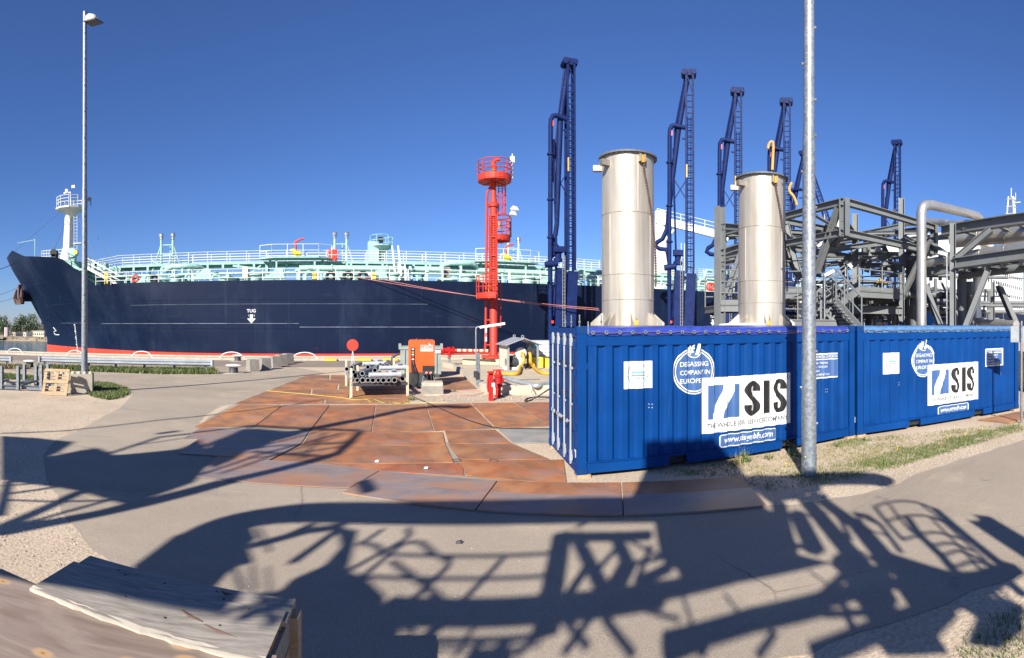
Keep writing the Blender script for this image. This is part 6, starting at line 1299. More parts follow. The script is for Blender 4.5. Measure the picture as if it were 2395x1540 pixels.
c = K1.P1 + K1.e * 4.05 + K1.n * 1.1; mb = MB(); mb.lathe([(.62, 0), (.60, .03), (.3, .05), (.02, .055)], (c.x, c.y, K1.H + .005), 24); o = mb.build('white_sheet', WHITE); tag(o, 'white plastic sheet on the container roof under the second chimney', 'sheet')
for i, (u, n_) in enumerate(((.12, .3), (.12, .9), (.12, 1.4), (.5, .25))):
    q = K1.P1 + K1.e * u + K1.n * n_ + vec(0, 0, K1.H - .03); mb = MB(); mb.tube(q, q + vec(0, 0, .22), .012, 6); mb.tube(q + vec(0, 0, .08), q + vec(0, 0, .11), .022, 6); o = mb.build('roof_bow_pin', GALV); tag(o, ['thin steel pin on the container roof corner above the doors, closest to the lens', 'thin steel pin on the container roof, second above the doors', 'thin steel pin on the container roof, third above the doors', 'thin steel pin on the container roof at the tarpaulin end'][i], 'pin', 'steel pins on the container roof')
# ================================================================ grey pipe-rack steelwork behind the containers
C6 = lambda x, y, d: V(1833.7 + x * .31588, 318.1 + y * .31588, d)
sx = thing('pipe_rack_structure', 'grey steel truss with stairs and railed platforms behind the containers', 'steel structure', tuple(C6(445, 1400, 16).to_2d()) + (0,))
def beam(a, b, h=.22, w=.2, nm='beam', m=STEEL, par=None, up=(0, 0, 1)): mb = MB(); mb.ibeam(a, b, h, w, up=up); return mb.build(nm, m, par or sx)
def B(x1, y1, d1, x2, y2, d2, h=.2, w=.18, nm='beam'): return beam(C6(x1, y1, d1), C6(x2, y2, d2), h, w, nm)
ztp = V(1975, 472, 16).z; zbt = V(1975, 545, 16).z
CC, RR_, LL = V(1975, 760, 16), V(2185, 760, 20.3), V(1690, 760, 21.6); PP = RR_ + LL - CC
lv = lambda p, z: Vector((p.x, p.y, z))
mids = CC.lerp(LL, .5), RR_.lerp(PP, .5)
for z in (ztp, zbt):
    for a, b in ((CC, RR_), (CC, LL), (LL, PP), (PP, RR_), mids): beam(lv(a, z), lv(b, z), .22, .2)
    beam(lv(CC, z - .02).lerp(lv(PP, z - .02), .03), lv(CC, z - .02).lerp(lv(PP, z - .02), .97), .14, .14, 'diagonal'); beam(lv(LL, z - .2).lerp(lv(RR_, z - .2), .03), lv(LL, z - .2).lerp(lv(RR_, z - .2), .97), .12, .12, 'diagonal')
for p in (CC, RR_, LL, PP) + mids: beam(lv(p, zbt - .1), lv(p, ztp + .1), .24, .24, 'post', up=(0, 1, 0))
for a, b in ((CC, LL), (RR_, PP)):
    for f in (.25, .75): beam(lv(a.lerp(b, f - .25), zbt), lv(a.lerp(b, f), ztp), .1, .1, 'diagonal')
# main columns
def col(x, y0, d, wpx, nm='column', ybot=None):
    p = C6(x, y0, d); w_ = wpx * .31588 / F * d; e = lv(p, 0); return beam(e, p, w_, w_, nm, up=Vector((p.x, p.y, 0)).normalized().cross(vec(0, 0, 1)))
col(870, 460, 20, 44); col(1250, 645, 17, 46); col(527, 575, 19.5, 46); col(1545, 1080, 24, 32); col(152, 295, 22, 30)
p = V(1683.5, 484, 17); beam(lv(p, 0), p, .26, .26, 'column', up=(1, 0, 0))
# inclined braces
for a in ((402, 535, 16.1, 240, 1010, 17), (685, 745, 21, 610, 1010, 21), (705, 745, 21, 835, 1045, 21), (345, 800, 22, 250, 1045, 22), (362, 800, 22, 455, 1025, 22), (450, 650, 16, 530, 750, 19.5), (15, 640, 19, 120, 1065, 19), (10, 830, 20, 100, 1050, 20), (1085, 765, 19.5, 885, 1170, 20), (1075, 800, 20, 1200, 885, 18), (1512, 990, 16.5, 1345, 1415, 16.5), (1045, 1115, 18.5, 1155, 1410, 17), (1588, 1100, 19, 1715, 1405, 18)):
    B(*a, .2, .17, 'brace')
for a in (((-470, 745, 17), (-395, 915, 17)),):
    pass
beam(V(1700, 690, 17.2), V(1745, 560, 18), .17, .15, 'brace'); beam(V(1686, 590, 17), V(1760, 566, 20), .2, .18); beam(V(1690, 530, 17), V(1760, 535, 19), .2, .18); beam(V(1690, 617, 17), V(1760, 604, 19), .16, .15)
# long sloping-looking floor beams
B(120, 880, 17, 1100, 745, 23, .2, .18); B(-60, 700, 21, 530, 745, 20, .16, .15); B(0, 785, 21, 420, 745, 24, .14, .14); B(480, 880, 22, 860, 880, 20, .2, .18); B(490, 1285, 19, 870, 1295, 20, .28, .2); B(-50, 745, 24, 520, 760, 22, .12, .12); B(510, 740, 19.4, 1080, 620, 26, .18, .16)
# platforms
def deckplate(pts, th=.22, nm='platform_deck'): mb = MB(); mb.slab(pts, -.05); o = mb.build(nm, STEEL, sx); n = len(pts); [beam(Vector(pts[i]) - vec(0, 0, th / 2 + .02), Vector(pts[(i + 1) % n]) - vec(0, 0, th / 2 + .02), th, .08, 'edge_beam', STEEL, o) for i in range(n)]; return o
zp = C6(700, 1150, 18.5).z
a, b = lv(C6(560, 1150, 18), zp), lv(C6(880, 1165, 19.6), zp); back = Vector((.25, .97, 0)) * 3.2
o = deckplate([a, b, b + back, a + back]); rail(a, b, 1.1, STEEL, 'railing', 1.1, .024, 3, sx, True); rail(b, b + back, 1.1, STEEL, 'railing', 1.1, .024, 3, sx, True); rail(a + back, b + back, 1.1, STEEL, 'railing', 1.1, .024, 3, sx)
a2, b2 = lv(C6(-40, 1140, 18.5), zp - .05), lv(C6(300, 1140, 18.2), zp - .05); o = deckplate([a2, b2, b2 + back, a2 + back]); rail(a2, b2, 1.1, STEEL, 'railing', 1.1, .024, 3, sx, True); rail(a2 + back, b2 + back, 1.1, STEEL, 'railing', 1.2, .024, 3, sx)
a3, b3 = lv(V(1686, 712, 17), V(1686, 712, 17).z), lv(V(1768, 690, 17), V(1686, 712, 17).z); bk2 = Vector((.5, .86, 0)) * 2.5; deckplate([a3, b3, b3 + bk2, a3 + bk2]); rail(a3, b3, 1.1, STEEL, 'railing', .7, .022, 3, sx, True); rail(a3 + bk2, b3 + bk2, 1.1, STEEL, 'railing', .9, .022, 3, sx)
a4, b4 = V(1838, 752, 16), V(1985, 748, 17); zq = b4.z; a4.z = zq; bk3 = back * .5; deckplate([a4, b4, b4 + bk3, a4 + bk3]); rail(a4 + bk3, b4 + bk3, 1.1, STEEL, 'railing', .8, .022, 3, sx)
# stair flights
def flight(p, q, wv, n, nm='stair'):
    p, q, wv = Vector(p), Vector(q), Vector(wv)
    for s in (0, 1): mb = MB(); mb.bar(p + wv * s, q + wv * s, .05, .24); mb.build('stringer', STEEL, sx)
    for i in range(n): c = p.lerp(q, (i + .5) / n); mb = MB(); mb.bar(c, c + wv, .24, .04); mb.build('tread', STEEL, sx)
    for s in (0, 1):
        mb = MB(); mb.tube(p + wv * s + vec(0, 0, 1.0), q + wv * s + vec(0, 0, 1.0), .025, 6); mb.tube(p + wv * s + vec(0, 0, .52), q + wv * s + vec(0, 0, .52), .022, 6)
        for i in range(4): c = p.lerp(q, i / 3) + wv * s; mb.tube(c, c + vec(0, 0, 1.0), .024, 6)
        mb.build('handrail', STEEL, sx)
flight(lv(C6(555, 1150, 18), zp), C6(290, 1330, 16.8), Vector((.45, .75, 0)), 9); flight(C6(385, 1225, 16.5), C6(575, 1440, 15.8), Vector((.4, .7, 0)), 9)
for x in (275, 345, 440): col(x, 1215, 16.8, 16, 'stair_post')
mb = MB()
for x0, x1 in ((290, 345), (345, 440)): mb.bar(C6(x0, 1270, 16.7), C6(x1, 1360, 16.7), .05, .05); mb.bar(C6(x1, 1270, 16.7), C6(x0, 1360, 16.7), .05, .05)
mb.build('stair_bracing', STEEL, sx)
# ---- pipe bridge coming forward on the far side
pbg = thing('pipe_bridge', 'grey steel pipe bridge carrying silver pipes at the photo edge', 'pipe bridge', tuple(C6(1250, 1400, 17).to_2d()) + (0,))
def PB(x1, y1, d1, x2, y2, d2, h, w, nm='beam'): return beam(C6(x1, y1, d1), C6(x2, y2, d2), h, w, nm, STEEL, pbg)
PB(1165, 705, 18.2, 1960, 590, 15.6, .34, .28, 'chord'); PB(1262, 945, 17, 1960, 850, 15.6, .34, .28, 'chord'); PB(1268, 915, 17, 1532, 690, 16.6, .2, .18, 'brace'); PB(1040, 1010, 19, 1230, 985, 18.4, .3, .25, 'chord')
PB(1180, 720, 22, 1960, 660, 19.5, .3, .25, 'chord'); PB(1262, 985, 21, 1960, 925, 19, .25, .22, 'chord')
for x in (1330, 1470, 1600, 1740): PB(x, 700 - (x - 1330) * .13, 17.4 - (x - 1330) * .002, x - 45 + 230, 745 - (x - 1330) * .02, 20.8, .16, .15, 'cross_beam'); PB(x, 985 - (x - 1330) * .12, 17 - (x - 1330) * .002, x + 130, 1000 - (x - 1330) * .1, 20.5, .16, .15, 'cross_beam')
PB(1588, 1105, 19, 1720, 1405, 18, .2, .18, 'leg_brace')
def pipe(pts, r, m, label, name='clad_pipe', n=14, sm=6, bands=0):
    P = smoothpts(pts, sm) if sm else [Vector(p) for p in pts]; t = thing(name, label, 'pipe', (P[0].x, P[0].y, 0), group='pipes in the rack'); mb = MB(); mb.path(P, r, n); o = mb.build('tube', m, t, smooth=50)
    if bands:
        L = sum((b - a).length for a, b in zip(P, P[1:])); nx = bands; acc = 0
        for a, b in zip(P, P[1:]):
            l = (b - a).length
            while nx < acc + l: q = a.lerp(b, (nx - acc) / l); d = (b - a).normalized(); s = MB(); s.tube(q - d * .015, q + d * .015, r * 1.03, n); s.build('cladding_joint', m, o, smooth=40); nx += bands
            acc += l
    return t
e = [C6(1018, 1500, 17.2), C6(1018, 1200, 17.2), C6(1018, 900, 17.2), C6(1017, 620, 17.2), C6(1019, 560, 17.2), C6(1035, 522, 17.3), C6(1075, 512, 17.6), C6(1130, 520, 18), C6(1250, 548, 19), C6(1400, 585, 20.3), C6(1440, 602, 20.7), C6(1455, 640, 20.8), C6(1458, 700, 20.8)]
pipe(e, .165, SILVER, 'tall silver clad pipe bending over at the top beside the truss', bands=.9, sm=5)
pipe([C6(1040, 960, 19.5), C6(1250, 925, 18.4), C6(1500, 880, 17.2), C6(1980, 800, 15.8)], .235, SILVER, 'thick silver clad pipe lying on the lower chord of the pipe bridge', bands=1.0, n=18)
pipe([C6(890, 640, 23), C6(1150, 640, 22), C6(1300, 655, 21), C6(1980, 640, 18)], .16, SILVER, 'silver clad pipe under the upper chord of the pipe bridge', bands=1.2)
pipe([C6(1250, 770, 19.5), C6(1500, 745, 18.7), C6(1980, 720, 17.2)], .30, SILVER, 'wide silver clad pipe in shade between the bridge chords', bands=1.2, n=18)
pipe([C6(1320, 1500, 19), C6(1320, 1080, 19), C6(1330, 1040, 19), C6(1380, 1020, 18.6), C6(1980, 960, 17.4)], .16, STEELD, 'dark pipe dropping below the pipe bridge, first of two', bands=1)
pipe([C6(1428, 1350, 19), C6(1428, 1050, 19), C6(1436, 950, 19)], .13, SILVER, 'silver vertical pipe below the pipe bridge', bands=.8); pipe([C6(1428, 1040, 19.2), C6(1432, 1330, 19.2), C6(1450, 1375, 19), C6(1500, 1390, 18.6), C6(1720, 1400, 17.5)], .15, SILVER, 'silver pipe elbow running low behind the second container')
pipe([C6(560, 850, 23), C6(640, 850, 23), C6(770, 855, 23), C6(860, 870, 23)], .24, GWHITE, 'white pipe with flange inside the grey truss', n=14); pipe([C6(640, 1005, 22), C6(800, 985, 22), C6(890, 965, 22), C6(905, 930, 22), C6(908, 860, 22)], .1, STEEL, 'grey pipe bending upward beside the central column'); pipe([C6(400, 560, 24), C6(400, 690, 24), C6(405, 770, 24), C6(430, 820, 24)], .26, GWHITE, 'pale vertical vessel pipe inside the grey truss')
for i, (x, y0, y1, d) in enumerate(((960, 780, 1420, 21), (930, 800, 1420, 22), (1380, 1080, 1500, 22))): pipe([C6(x, y0, d), C6(x, (y0 + y1) / 2, d), C6(x, y1, d)], .16, STEELD, ['dark vertical pipe behind the silver riser', 'second dark vertical pipe behind the silver riser', 'dark vertical pipe under the pipe bridge'][i])
# valves, pumps and pipe runs under the platforms
r3 = random.Random(5)
eq = thing('manifold_equipment', 'dark pipework and valves crowded under the steel platforms', 'pipework', tuple(C6(400, 1300, 22).to_2d()) + (0,))
for i in range(46):
    x = r3.uniform(-60, 1330); d = r3.uniform(20.5, 26); y = r3.uniform(1130, 1420); p = C6(x, y, d); mb = MB(); k = r3.choice('pvbe'); r = r3.uniform(.06, .17); ex_ = Vector((math.cos(brg(2050)), -math.sin(brg(2050)), 0))
    p.z = max(p.z, .5)
    if k == 'p': mb.tube(lv(p, .1), lv(p, min(p.z + .8, 3.8)), r, 10); nm = 'vertical_pipe'
    elif k == 'v': mb.tube(p - ex_ * .25, p + ex_ * .25, .17, 10); mb.tube(p, p + vec(0, 0, .55), .04, 6); mb.ring(p + vec(0, 0, .55), .16, .02, 12, 5); nm = 'hand_valve'
    elif k == 'b': mb.box(p, (r3.uniform(.3, .9), .5, r3.uniform(.3, .8)), -brg(2050)); nm = 'cabinet'
    else: L = r3.uniform(1.5, 4); mb.tube(p - ex_ * L / 2, p + ex_ * L / 2, r, 10); mb.tube(p - ex_ * .1, p - ex_ * .04, r * 1.6, 10); nm = 'horizontal_pipe'
    mb.build(nm, r3.choice([STEELD, STEELD, STEEL, DARK, SILVER]), eq, smooth=40)
for y in (1180, 1240, 1330): 
    mb = MB(); mb.tube(C6(-80, y, 26), C6(1330, y - 20, 27), .16, 10); mb.build('horizontal_pipe', STEELD, eq, smooth=40)
for x in range(-60, 1300, 130): mb = MB(); p = C6(x, 1120, 27.5); mb.ibeam(lv(p, 0), p, .2, .2, up=(1, 0, 0)); mb.build('support', STEELD, eq)
for x in range(-60, 1300, 260): B_ = C6(x, 1130, 27.4); E_ = lv(C6(x + 130, 1380, 27.4), .4); mb = MB(); mb.bar(B_, E_, .1, .1); mb.build('support', STEELD, eq)
for i in range(110):
    x = r3.uniform(-60, 1560); d = r3.uniform(22, 34); k = r3.choice('hhvvdr'); top = 900 if x < 1250 else 1000; y = r3.uniform(top, 1400); p = C6(x, y, d); mb = MB(); r = r3.uniform(.03, .12)
    if p.z < .3: p.z = .3
    if k == 'h': L = r3.uniform(1.5, 5); q = ex_ * L; q.z = 0; mb.tube(p - q / 2, p + q / 2, r, 8); nm = 'horizontal_pipe'
    elif k == 'v': mb.tube(lv(p, .05), lv(p, min(4.6, p.z + r3.uniform(.5, 2))), r, 8); nm = 'vertical_pipe'
    elif k == 'd': mb.bar(lv(p, .2), lv(p, min(4.4, p.z + 1)) + ex_ * r3.uniform(-2, 2), .09, .09); nm = 'brace'
    else: z_ = r3.choice((1.2, 2.4, 3.1)); a_ = lv(p, z_); mb.bar(a_ - ex_ * 1.6, a_ + ex_ * 1.6, .7, .1); [mb.tube(a_ + ex_ * e_, a_ + ex_ * e_ + vec(0, 0, 1), .02, 5) for e_ in (-1.5, -.5, .5, 1.5)]; [mb.tube(a_ - ex_ * 1.6 + vec(0, 0, h_), a_ + ex_ * 1.6 + vec(0, 0, h_), .02, 5) for h_ in (.5, 1)]; nm = 'walkway'
    mb.build(nm, r3.choice([STEELD, STEELD, STEEL, DARK, ARM]), eq, smooth=40)
mb = MB(); p = C6(1090, 1360, 21); mb.lathe([(.05, -.3), (.26, -.3), (.26, .3), (.05, .3)], p, 16, M=Matrix.Rotation(R(90), 3, 'Y')); mb.build('blue_motor', mat('bright_blue_enamel', (.02, .20, .62), .4), eq, smooth=40)
for i, (x0, y0, x1, y1, d) in enumerate(((300, 1035, 372, 1000, 16.6), (455, 930, 505, 975, 17.5), (235, 830, 290, 790, 18.5), (1140, 862, 1205, 880, 16.6))):
    a, b = C6(x0, y0, d), C6(x1, y1, d); t = thing('floodlight', ['white strip floodlight above the stair flight', 'white strip floodlight at the stair landing', 'white strip floodlight under the truss behind the lamp post', 'white floodlight on a pole before the silver riser'][i], 'lamp', a, group='white floodlights on the steelwork'); mb = MB(); mb.bar(a, b, .16, .10); mb.build('housing', GWHITE, t); mb = MB(); mb.bar(a - vec(0, 0, .055), b - vec(0, 0, .055), .11, .02); mb.build('diffuser', LENS, t); q = b if i == 3 else a; mb = MB(); mb.tube(q, q - vec(0, 0, 2.2 if i in (0, 3) else .5), .025, 6); mb.build('stem', GALV, t)
p = C6(690, 1080, 19); MB_ = MB(); MB_.path([p, p + vec(.25, 0, .06), p + vec(.55, 0, 0), p + vec(.85, 0, .04)], [.05, .09, .06, .03], 8); tag(MB_.build('fire_monitor', YEL, smooth=50), 'small orange fire monitor on the steel platform railing', 'monitor')
# ================================================================ galvanised lamp post by the containers, sign, wall
pb_ = G(1892, 1112); gp = galv_post('lamp_post', 'thick galvanised lamp post before the container, running out of the picture top', pb_, pb_ + vec(0, 0, 11.5), .134, .085, [(.2, -1), (.2, 1), (.25, -1)], first=.9, step=.62)
dd = Vector((-pb_.x, -pb_.y, 0)).normalized(); sdv = Vector((-dd.y, dd.x, 0))
mb = MB(); mb.box(pb_ + dd * .118 + sdv * .0 + vec(0, 0, 1.35), (.07, .006, .035), math.atan2(sdv.y, sdv.x)); mb.build('label_plate', DECAL, gp)
mb = MB(); mb.box(pb_ + dd * .126 + sdv * -.06 + vec(0, 0, .35), (.018, .006, .018), math.atan2(sdv.y, sdv.x)); mb.build('marker_dot', HIVIS, gp)
mb = MB(); mb.box(pb_ + dd * .112 + vec(0, 0, 2.55), (.012, .02, .18), math.atan2(sdv.y, sdv.x)); mb.build('door_slot', DARK, gp)
sp = G(2389, 990); t = thing('sign_post', 'thin galvanised post with a grey sign panel seen from behind', 'sign', sp); ds_ = sp.length
mb = MB(); mb.tube(sp, Vector((sp.x, sp.y, H + .1)), .032, 10); mb.build('post', GALV, t, smooth=40); a, b = V(2364, 766, ds_ + .05), V(2400, 802, ds_ + .05); M_ = brg(2382)
u_ = Vector((math.cos(M_), -math.sin(M_), 0)); c0 = V(2364, 782, ds_ + .06); mb = MB(); w_ = .62; hh_ = .43
mb.slab([c0 + vec(0, 0, -hh_ / 2), c0 + u_ * w_ + vec(0, 0, -hh_ / 2), c0 + u_ * w_ + vec(0, 0, hh_ / 2), c0 + vec(0, 0, hh_ / 2)], .03); mb.build('panel', ROOFG, t)
wl = thing('boundary_wall', 'beige block wall behind the far end of the second container', 'wall', G(2383, 912)); q = G(2350, 900); q2 = G(2440, 925)
for i in range(5): 
    for j in range(6): mb = MB(); a = q.lerp(q2, (j + .5 * (i % 2)) / 6) + vec(0, 0, .16 + i * .31); mb.box(a, ((q2 - q).length / 6 - .015, .2, .295), math.atan2((q2 - q).y, (q2 - q).x)); mb.build('concrete_brick', PLINTH, wl)
# ================================================================ steel road plates
c6 = lambda x, y: G(374.2 + .39063 * x, 879.4 + .39063 * y)
PL = [
 ([(205, 612), (338, 489), (905, 526), (1318, 577), (1140, 681)], 1, .018, 'dark scuffed steel plate with a raised front edge beside the asphalt'),
 ([(905, 524), (1812, 529), (1826, 604), (1320, 576)], 0, .012, 'rust steel plate reaching under the front plate beside the container'),
 ([(1788, 507), (2420, 508), (2440, 655), (1827, 605)], 2, .016, 'deep red rust plate in front of the container doors'),
 ([(108, 472), (236, 378), (846, 414), (655, 514), (337, 488)], 1, .022, 'dark scuffed steel plate jutting onto the asphalt'),
 ([(850, 415), (1716, 422), (1762, 526), (660, 515)], 2, .020, 'long orange rust plate with a curled front edge in the middle'),
 ([(1722, 415), (2112, 410), (2340, 505), (1785, 505)], 2, .010, 'brown rust plate between the grey plate and the deep red plate'),
 ([(140, 380), (238, 313), (898, 335), (848, 412), (238, 377)], 1, .012, 'dark narrow plate behind the jutting plate'),
 ([(900, 335), (1698, 342), (1713, 420), (852, 413)], 0, .014, 'wide tan rust plate crossed by the curved shadow foot'),
 ([(1702, 333), (2010, 327), (2108, 408), (1726, 413)], 0, .014, 'mottled rust plate beside the grey plate'),
 ([(2016, 320), (2420, 312), (2420, 405), (2112, 407)], 3, .012, 'grey weathered plate against the container'),
 ([(205, 312), (478, 171), (733, 181), (568, 305)], 0, .014, 'rust plate at the edge of the asphalt under the thin shadow line'),
 ([(572, 305), (737, 181), (1016, 179), (900, 331)], 0, .016, 'rust plate, second from the asphalt in the middle row'),
 ([(904, 331), (1020, 179), (1290, 177), (1264, 345)], 0, .012, 'rust plate, third from the asphalt in the middle row'),
 ([(1268, 345), (1294, 177), (1588, 173), (1640, 334), (1400, 342)], 0, .015, 'rust plate carrying the middle of the curved shadow'),
 ([(1643, 334), (1592, 173), (1858, 167), (2008, 320), (1702, 329)], 0, .011, 'rust plate under the tip of the curved shadow'),
 ([(1862, 166), (2118, 163), (2330, 305), (2012, 317)], 0, .014, 'pale rust plate beside the black cable'),
 ([(2122, 162), (2420, 160), (2420, 303), (2334, 304)], 2, .012, 'rust plate at the container beyond the grey plate'),
]
for i in range(6):
    yA, yB = 170 - i * 29, 170 - (i + 1) * 29 + 1.5; xl = lambda y: 445 + (170 - y) * 2.55
    xr_ = (1500, 1495, 1490, 1485, 1478, 1470)[i]; xm = (980, 1130, 900, 1060, 1180, 1010)[i]
    lab = ['first', 'second', 'third', 'fourth', 'fifth', 'sixth'][i]
    PL.append(([(xl(yA), yA - 1), (xl(yB), yB), (xm + 6, yB), (xm, yA - 1)], 0, .010 + .003 * (i % 2), 'narrow rust plate by the asphalt, %s strip towards the ship' % lab)); PL.append(([(xm + 5, yA - 1), (xm + 10, yB), (xr_ - 10, yB), (xr_, yA - 1)], 0, .012, 'narrow rust plate under the pipe rack, %s strip towards the ship' % lab))
PL.append(([(1640, 92), (1600, 20), (1820, 6), (1900, 80)], 2, .012, 'rust plate beside the orange generator in its shade'))
PLATEG = mat('grey_weathered_plate', (.24, .235, .215), .7, var=.25, scale=1.5, dirt=(.30, .17, .09), dirt_amt=.5)
for pts, kind, th, lab in PL:
    P = [c6(*q) for q in pts]; cen = sum(P, Vector()) / len(P); P = [q + (cen - q).normalized() * (.008 + .0012 * q.length) for q in P]; mb = MB(); Pn = []
    for i in range(len(P)):
        a, b = P[i], P[(i + 1) % len(P)]; n = max(1, int((b - a).length / .8))
        for k in range(n): Pn.append(a.lerp(b, k / n))
    zb = .006; top = [vec(q.x, q.y, zb + th + rnd.uniform(0, .006)) for q in Pn]; bot = [vec(q.x, q.y, q.z + zb + .002 + (rnd.uniform(0, .01) if th > .015 else 0)) for q in Pn]; n = len(Pn)
    mb.add(top + bot + [vec(cen.x, cen.y, zb + th)], [(i, (i + 1) % n, 2 * n) for i in range(n)] + [(n + i, n + (i + 1) % n, (i + 1) % n, i) for i in range(n)])
    o = mb.build('steel_plate', [PLATE, PLATED, PLATE, PLATEG][kind]); o.data.transform(Matrix.Translation(-lv(cen, 0))); o.location = lv(cen, 0); tag(o, lab, 'steel plate', 'rusty steel road plates')
# front strips running along the road edge (straight in the world, bowed in the panorama)
lo0, lo1, up0, up1 = G(802, 1157.5), G(1796, 1187), G(890, 1105), G(1736, 1118)
cuts = [0, .34, .67, 1.0]
for i in range(3):
    f0, f1 = cuts[i], cuts[i + 1] - .004
    for j, (g0, g1) in enumerate(((0, .56), (.565, 1.0))):
        q = [lo0.lerp(lo1, f0).lerp(up0.lerp(up1, f0), g0), lo0.lerp(lo1, f1).lerp(up0.lerp(up1, f1), g0), lo0.lerp(lo1, f1).lerp(up0.lerp(up1, f1), g1), lo0.lerp(lo1, f0).lerp(up0.lerp(up1, f0), g1)]
        mb = MB(); cen = lv(sum(q, Vector()) / 4, 0); th = .038 if j == 0 else .032
        mb.add([p - cen + vec(0, 0, .01) for p in q] + [p - cen + vec(0, 0, th) for p in q], [(3, 2, 1, 0), (4, 5, 6, 7), (0, 1, 5, 4), (1, 2, 6, 5), (2, 3, 7, 6), (3, 0, 4, 7)])
        o = mb.build('steel_plate', PLATED if (j == 0 or i == 0) else PLATE); o.location = cen; tag(o, ['front scuffed plate with tyre tracks at its pointed end', 'front dark plate half in shadow before the container corner', 'front dark plate at the verge end of the strip', 'upper plate of the front strip at its pointed end', 'upper rust plate of the front strip below the container corner', 'upper rust plate of the front strip in the container shadow'][i + 3 * j], 'steel plate', 'rusty steel road plates')
q = [G(2288, 985), G(2375, 967), G(2420, 962), G(2420, 975), G(2360, 992)]; mb = MB(); cen = lv(sum(q, Vector()) / 5, 0); mb.prism([(p.x - cen.x, p.y - cen.y) for p in q], .01, .035); o = mb.build('steel_plate', PLATE); o.location = cen; tag(o, 'rust plate under the far end of the second container', 'steel plate', 'rusty steel road plates')
for x, y in ((1155, 1078), (1068, 1077)):
    q = G(x, y, .03); mb = MB(); mb.ring((0, 0, 0), .085, .008, 20, 5); o = mb.build('lifting_ring', RUSTA); o.location = q; tag(o, 'rusty lifting ring mark on the plates, %s' % ('nearer the container' if x > 1100 else 'at the plate corner'), 'ring')
sheet('sand_drift', jitter([c6(232, 292), c6(262, 245), c6(330, 205), c6(385, 178), c6(450, 172), c6(400, 196), c6(300, 250), c6(250, 296), c6(232, 292)], .02, .3), .0075, SAND)
# ---- lines lying on the ground
hose([c6(1510, 128) + vec(0, 0, .03), c6(1650, 190) + vec(0, 0, .04), c6(1830, 268) + vec(0, 0, .04), c6(2005, 318) + vec(0, 0, .04), c6(2150, 324) + vec(0, 0, .04), c6(2400, 328) + vec(0, 0, .04)], .012, CABLE, 'black_cable', 'thin black cable running over the plates to the container', 'cable')
hose([c6(*q) + vec(0, 0, .04) for q in ((640, 96), (860, 115), (1060, 135), (1160, 150), (1235, 148), (1262, 165), (1285, 150), (1335, 168), (1372, 160), (1380, 182), (1395, 170), (1440, 172), (1470, 155), (1468, 172), (1560, 168), (1720, 166))], .006, HIVIS, 'yellow_rope', 'thin yellow rope trailing in loops in front of the pipe rack', 'rope')
g7 = lambda x, y: G(785.9 + x * .21875, 767.1 + y * .21875)
hose([g7(770, 655), g7(1000, 662), g7(1250, 668), g7(1560, 682)], .022, REDHOSE, 'red_hose', 'straight dull red air hose running past the concrete step', 'hose'); hose([g7(880, 722), g7(1200, 726), g7(1440, 728), g7(1560, 700), g7(1640, 650)], .018, REDHOSE, 'red_hose', 'dull red air hose curving up to the red guard post', 'hose'); hose([g7(1680, 690), g7(1850, 702), g7(2100, 692), g7(2300, 690)], .018, REDHOSE, 'red_hose', 'dull red air hose along the foot of the bund wall', 'hose')
hose([g7(1100, 590) + vec(0, 0, .05), g7(1300, 585), g7(1430, 555), g7(1560, 655), g7(1500, 640)], .014, CABLE, 'black_cable', 'black cable looping beside the bund wall', 'cable')
# ================================================================ grass, weeds, pebbles
def inpoly(p, P):
    c = False; j = len(P) - 1
    for i in range(len(P)):
        if (P[i].y > p[1]) != (P[j].y > p[1]) and p[0] < (P[j].x - P[i].x) * (p[1] - P[i].y) / (P[j].y - P[i].y) + P[i].x: c = not c
        j = i
    return c
def blades(mb, x, y, h, w, k=1, spread=.05, z=0):
    for _ in range(k):
        a = rnd.uniform(0, 6.28); bx_, by = x + rnd.gauss(0, spread), y + rnd.gauss(0, spread); hh = h * rnd.uniform(.5, 1.2); lx, ly = rnd.gauss(0, .45) * hh, rnd.gauss(0, .45) * hh; dx, dy = math.cos(a) * w, math.sin(a) * w
        mb.add([(bx_ - dx, by - dy, z), (bx_ + dx, by + dy, z), (bx_ + lx * .4 + dx * .6, by + ly * .4 + dy * .6, z + hh * .6), (bx_ + lx, by + ly, z + hh), (bx_ + lx * .4 - dx * .6, by + ly * .4 - dy * .6, z + hh * .6)], [(0, 1, 2, 4), (4, 2, 3)])
def patch(name, label, P, n, h, w, m, k=4, clump=0.0, spread=.05):
    mb = MB(); xs = [p.x for p in P]; ys = [p.y for p in P]; done = 0; tries = 0
    cl = [(rnd.uniform(min(xs), max(xs)), rnd.uniform(min(ys), max(ys))) for _ in range(60)]
    while done < n and tries < n * 40:
        tries += 1; x, y = rnd.uniform(min(xs), max(xs)), rnd.uniform(min(ys), max(ys))
        if clump and rnd.random() < clump: c = rnd.choice(cl); x, y = c[0] + rnd.gauss(0, .22), c[1] + rnd.gauss(0, .22)
        if inpoly((x, y), P): blades(mb, x, y, h, w, k, spread); done += 1
    return tag(mb.build(name, m, clean=False), label, 'grass', kind='stuff')
patch('grass', 'bright green grass patch beside the lamp post block', [G(205, 903), G(225, 897), G(262, 900), G(296, 912), G(301, 922), G(280, 932), G(252, 936), G(222, 930), G(206, 922)], 2600, .13, .012, GRASS, 4)
patch('grass', 'rough grass strip under the long guard rail', [G(85, 860), G(497, 868), G(510, 876), G(380, 876), G(250, 871.5), G(130, 866), G(95, 866)], 2600, .28, .018, GRASS, 4)
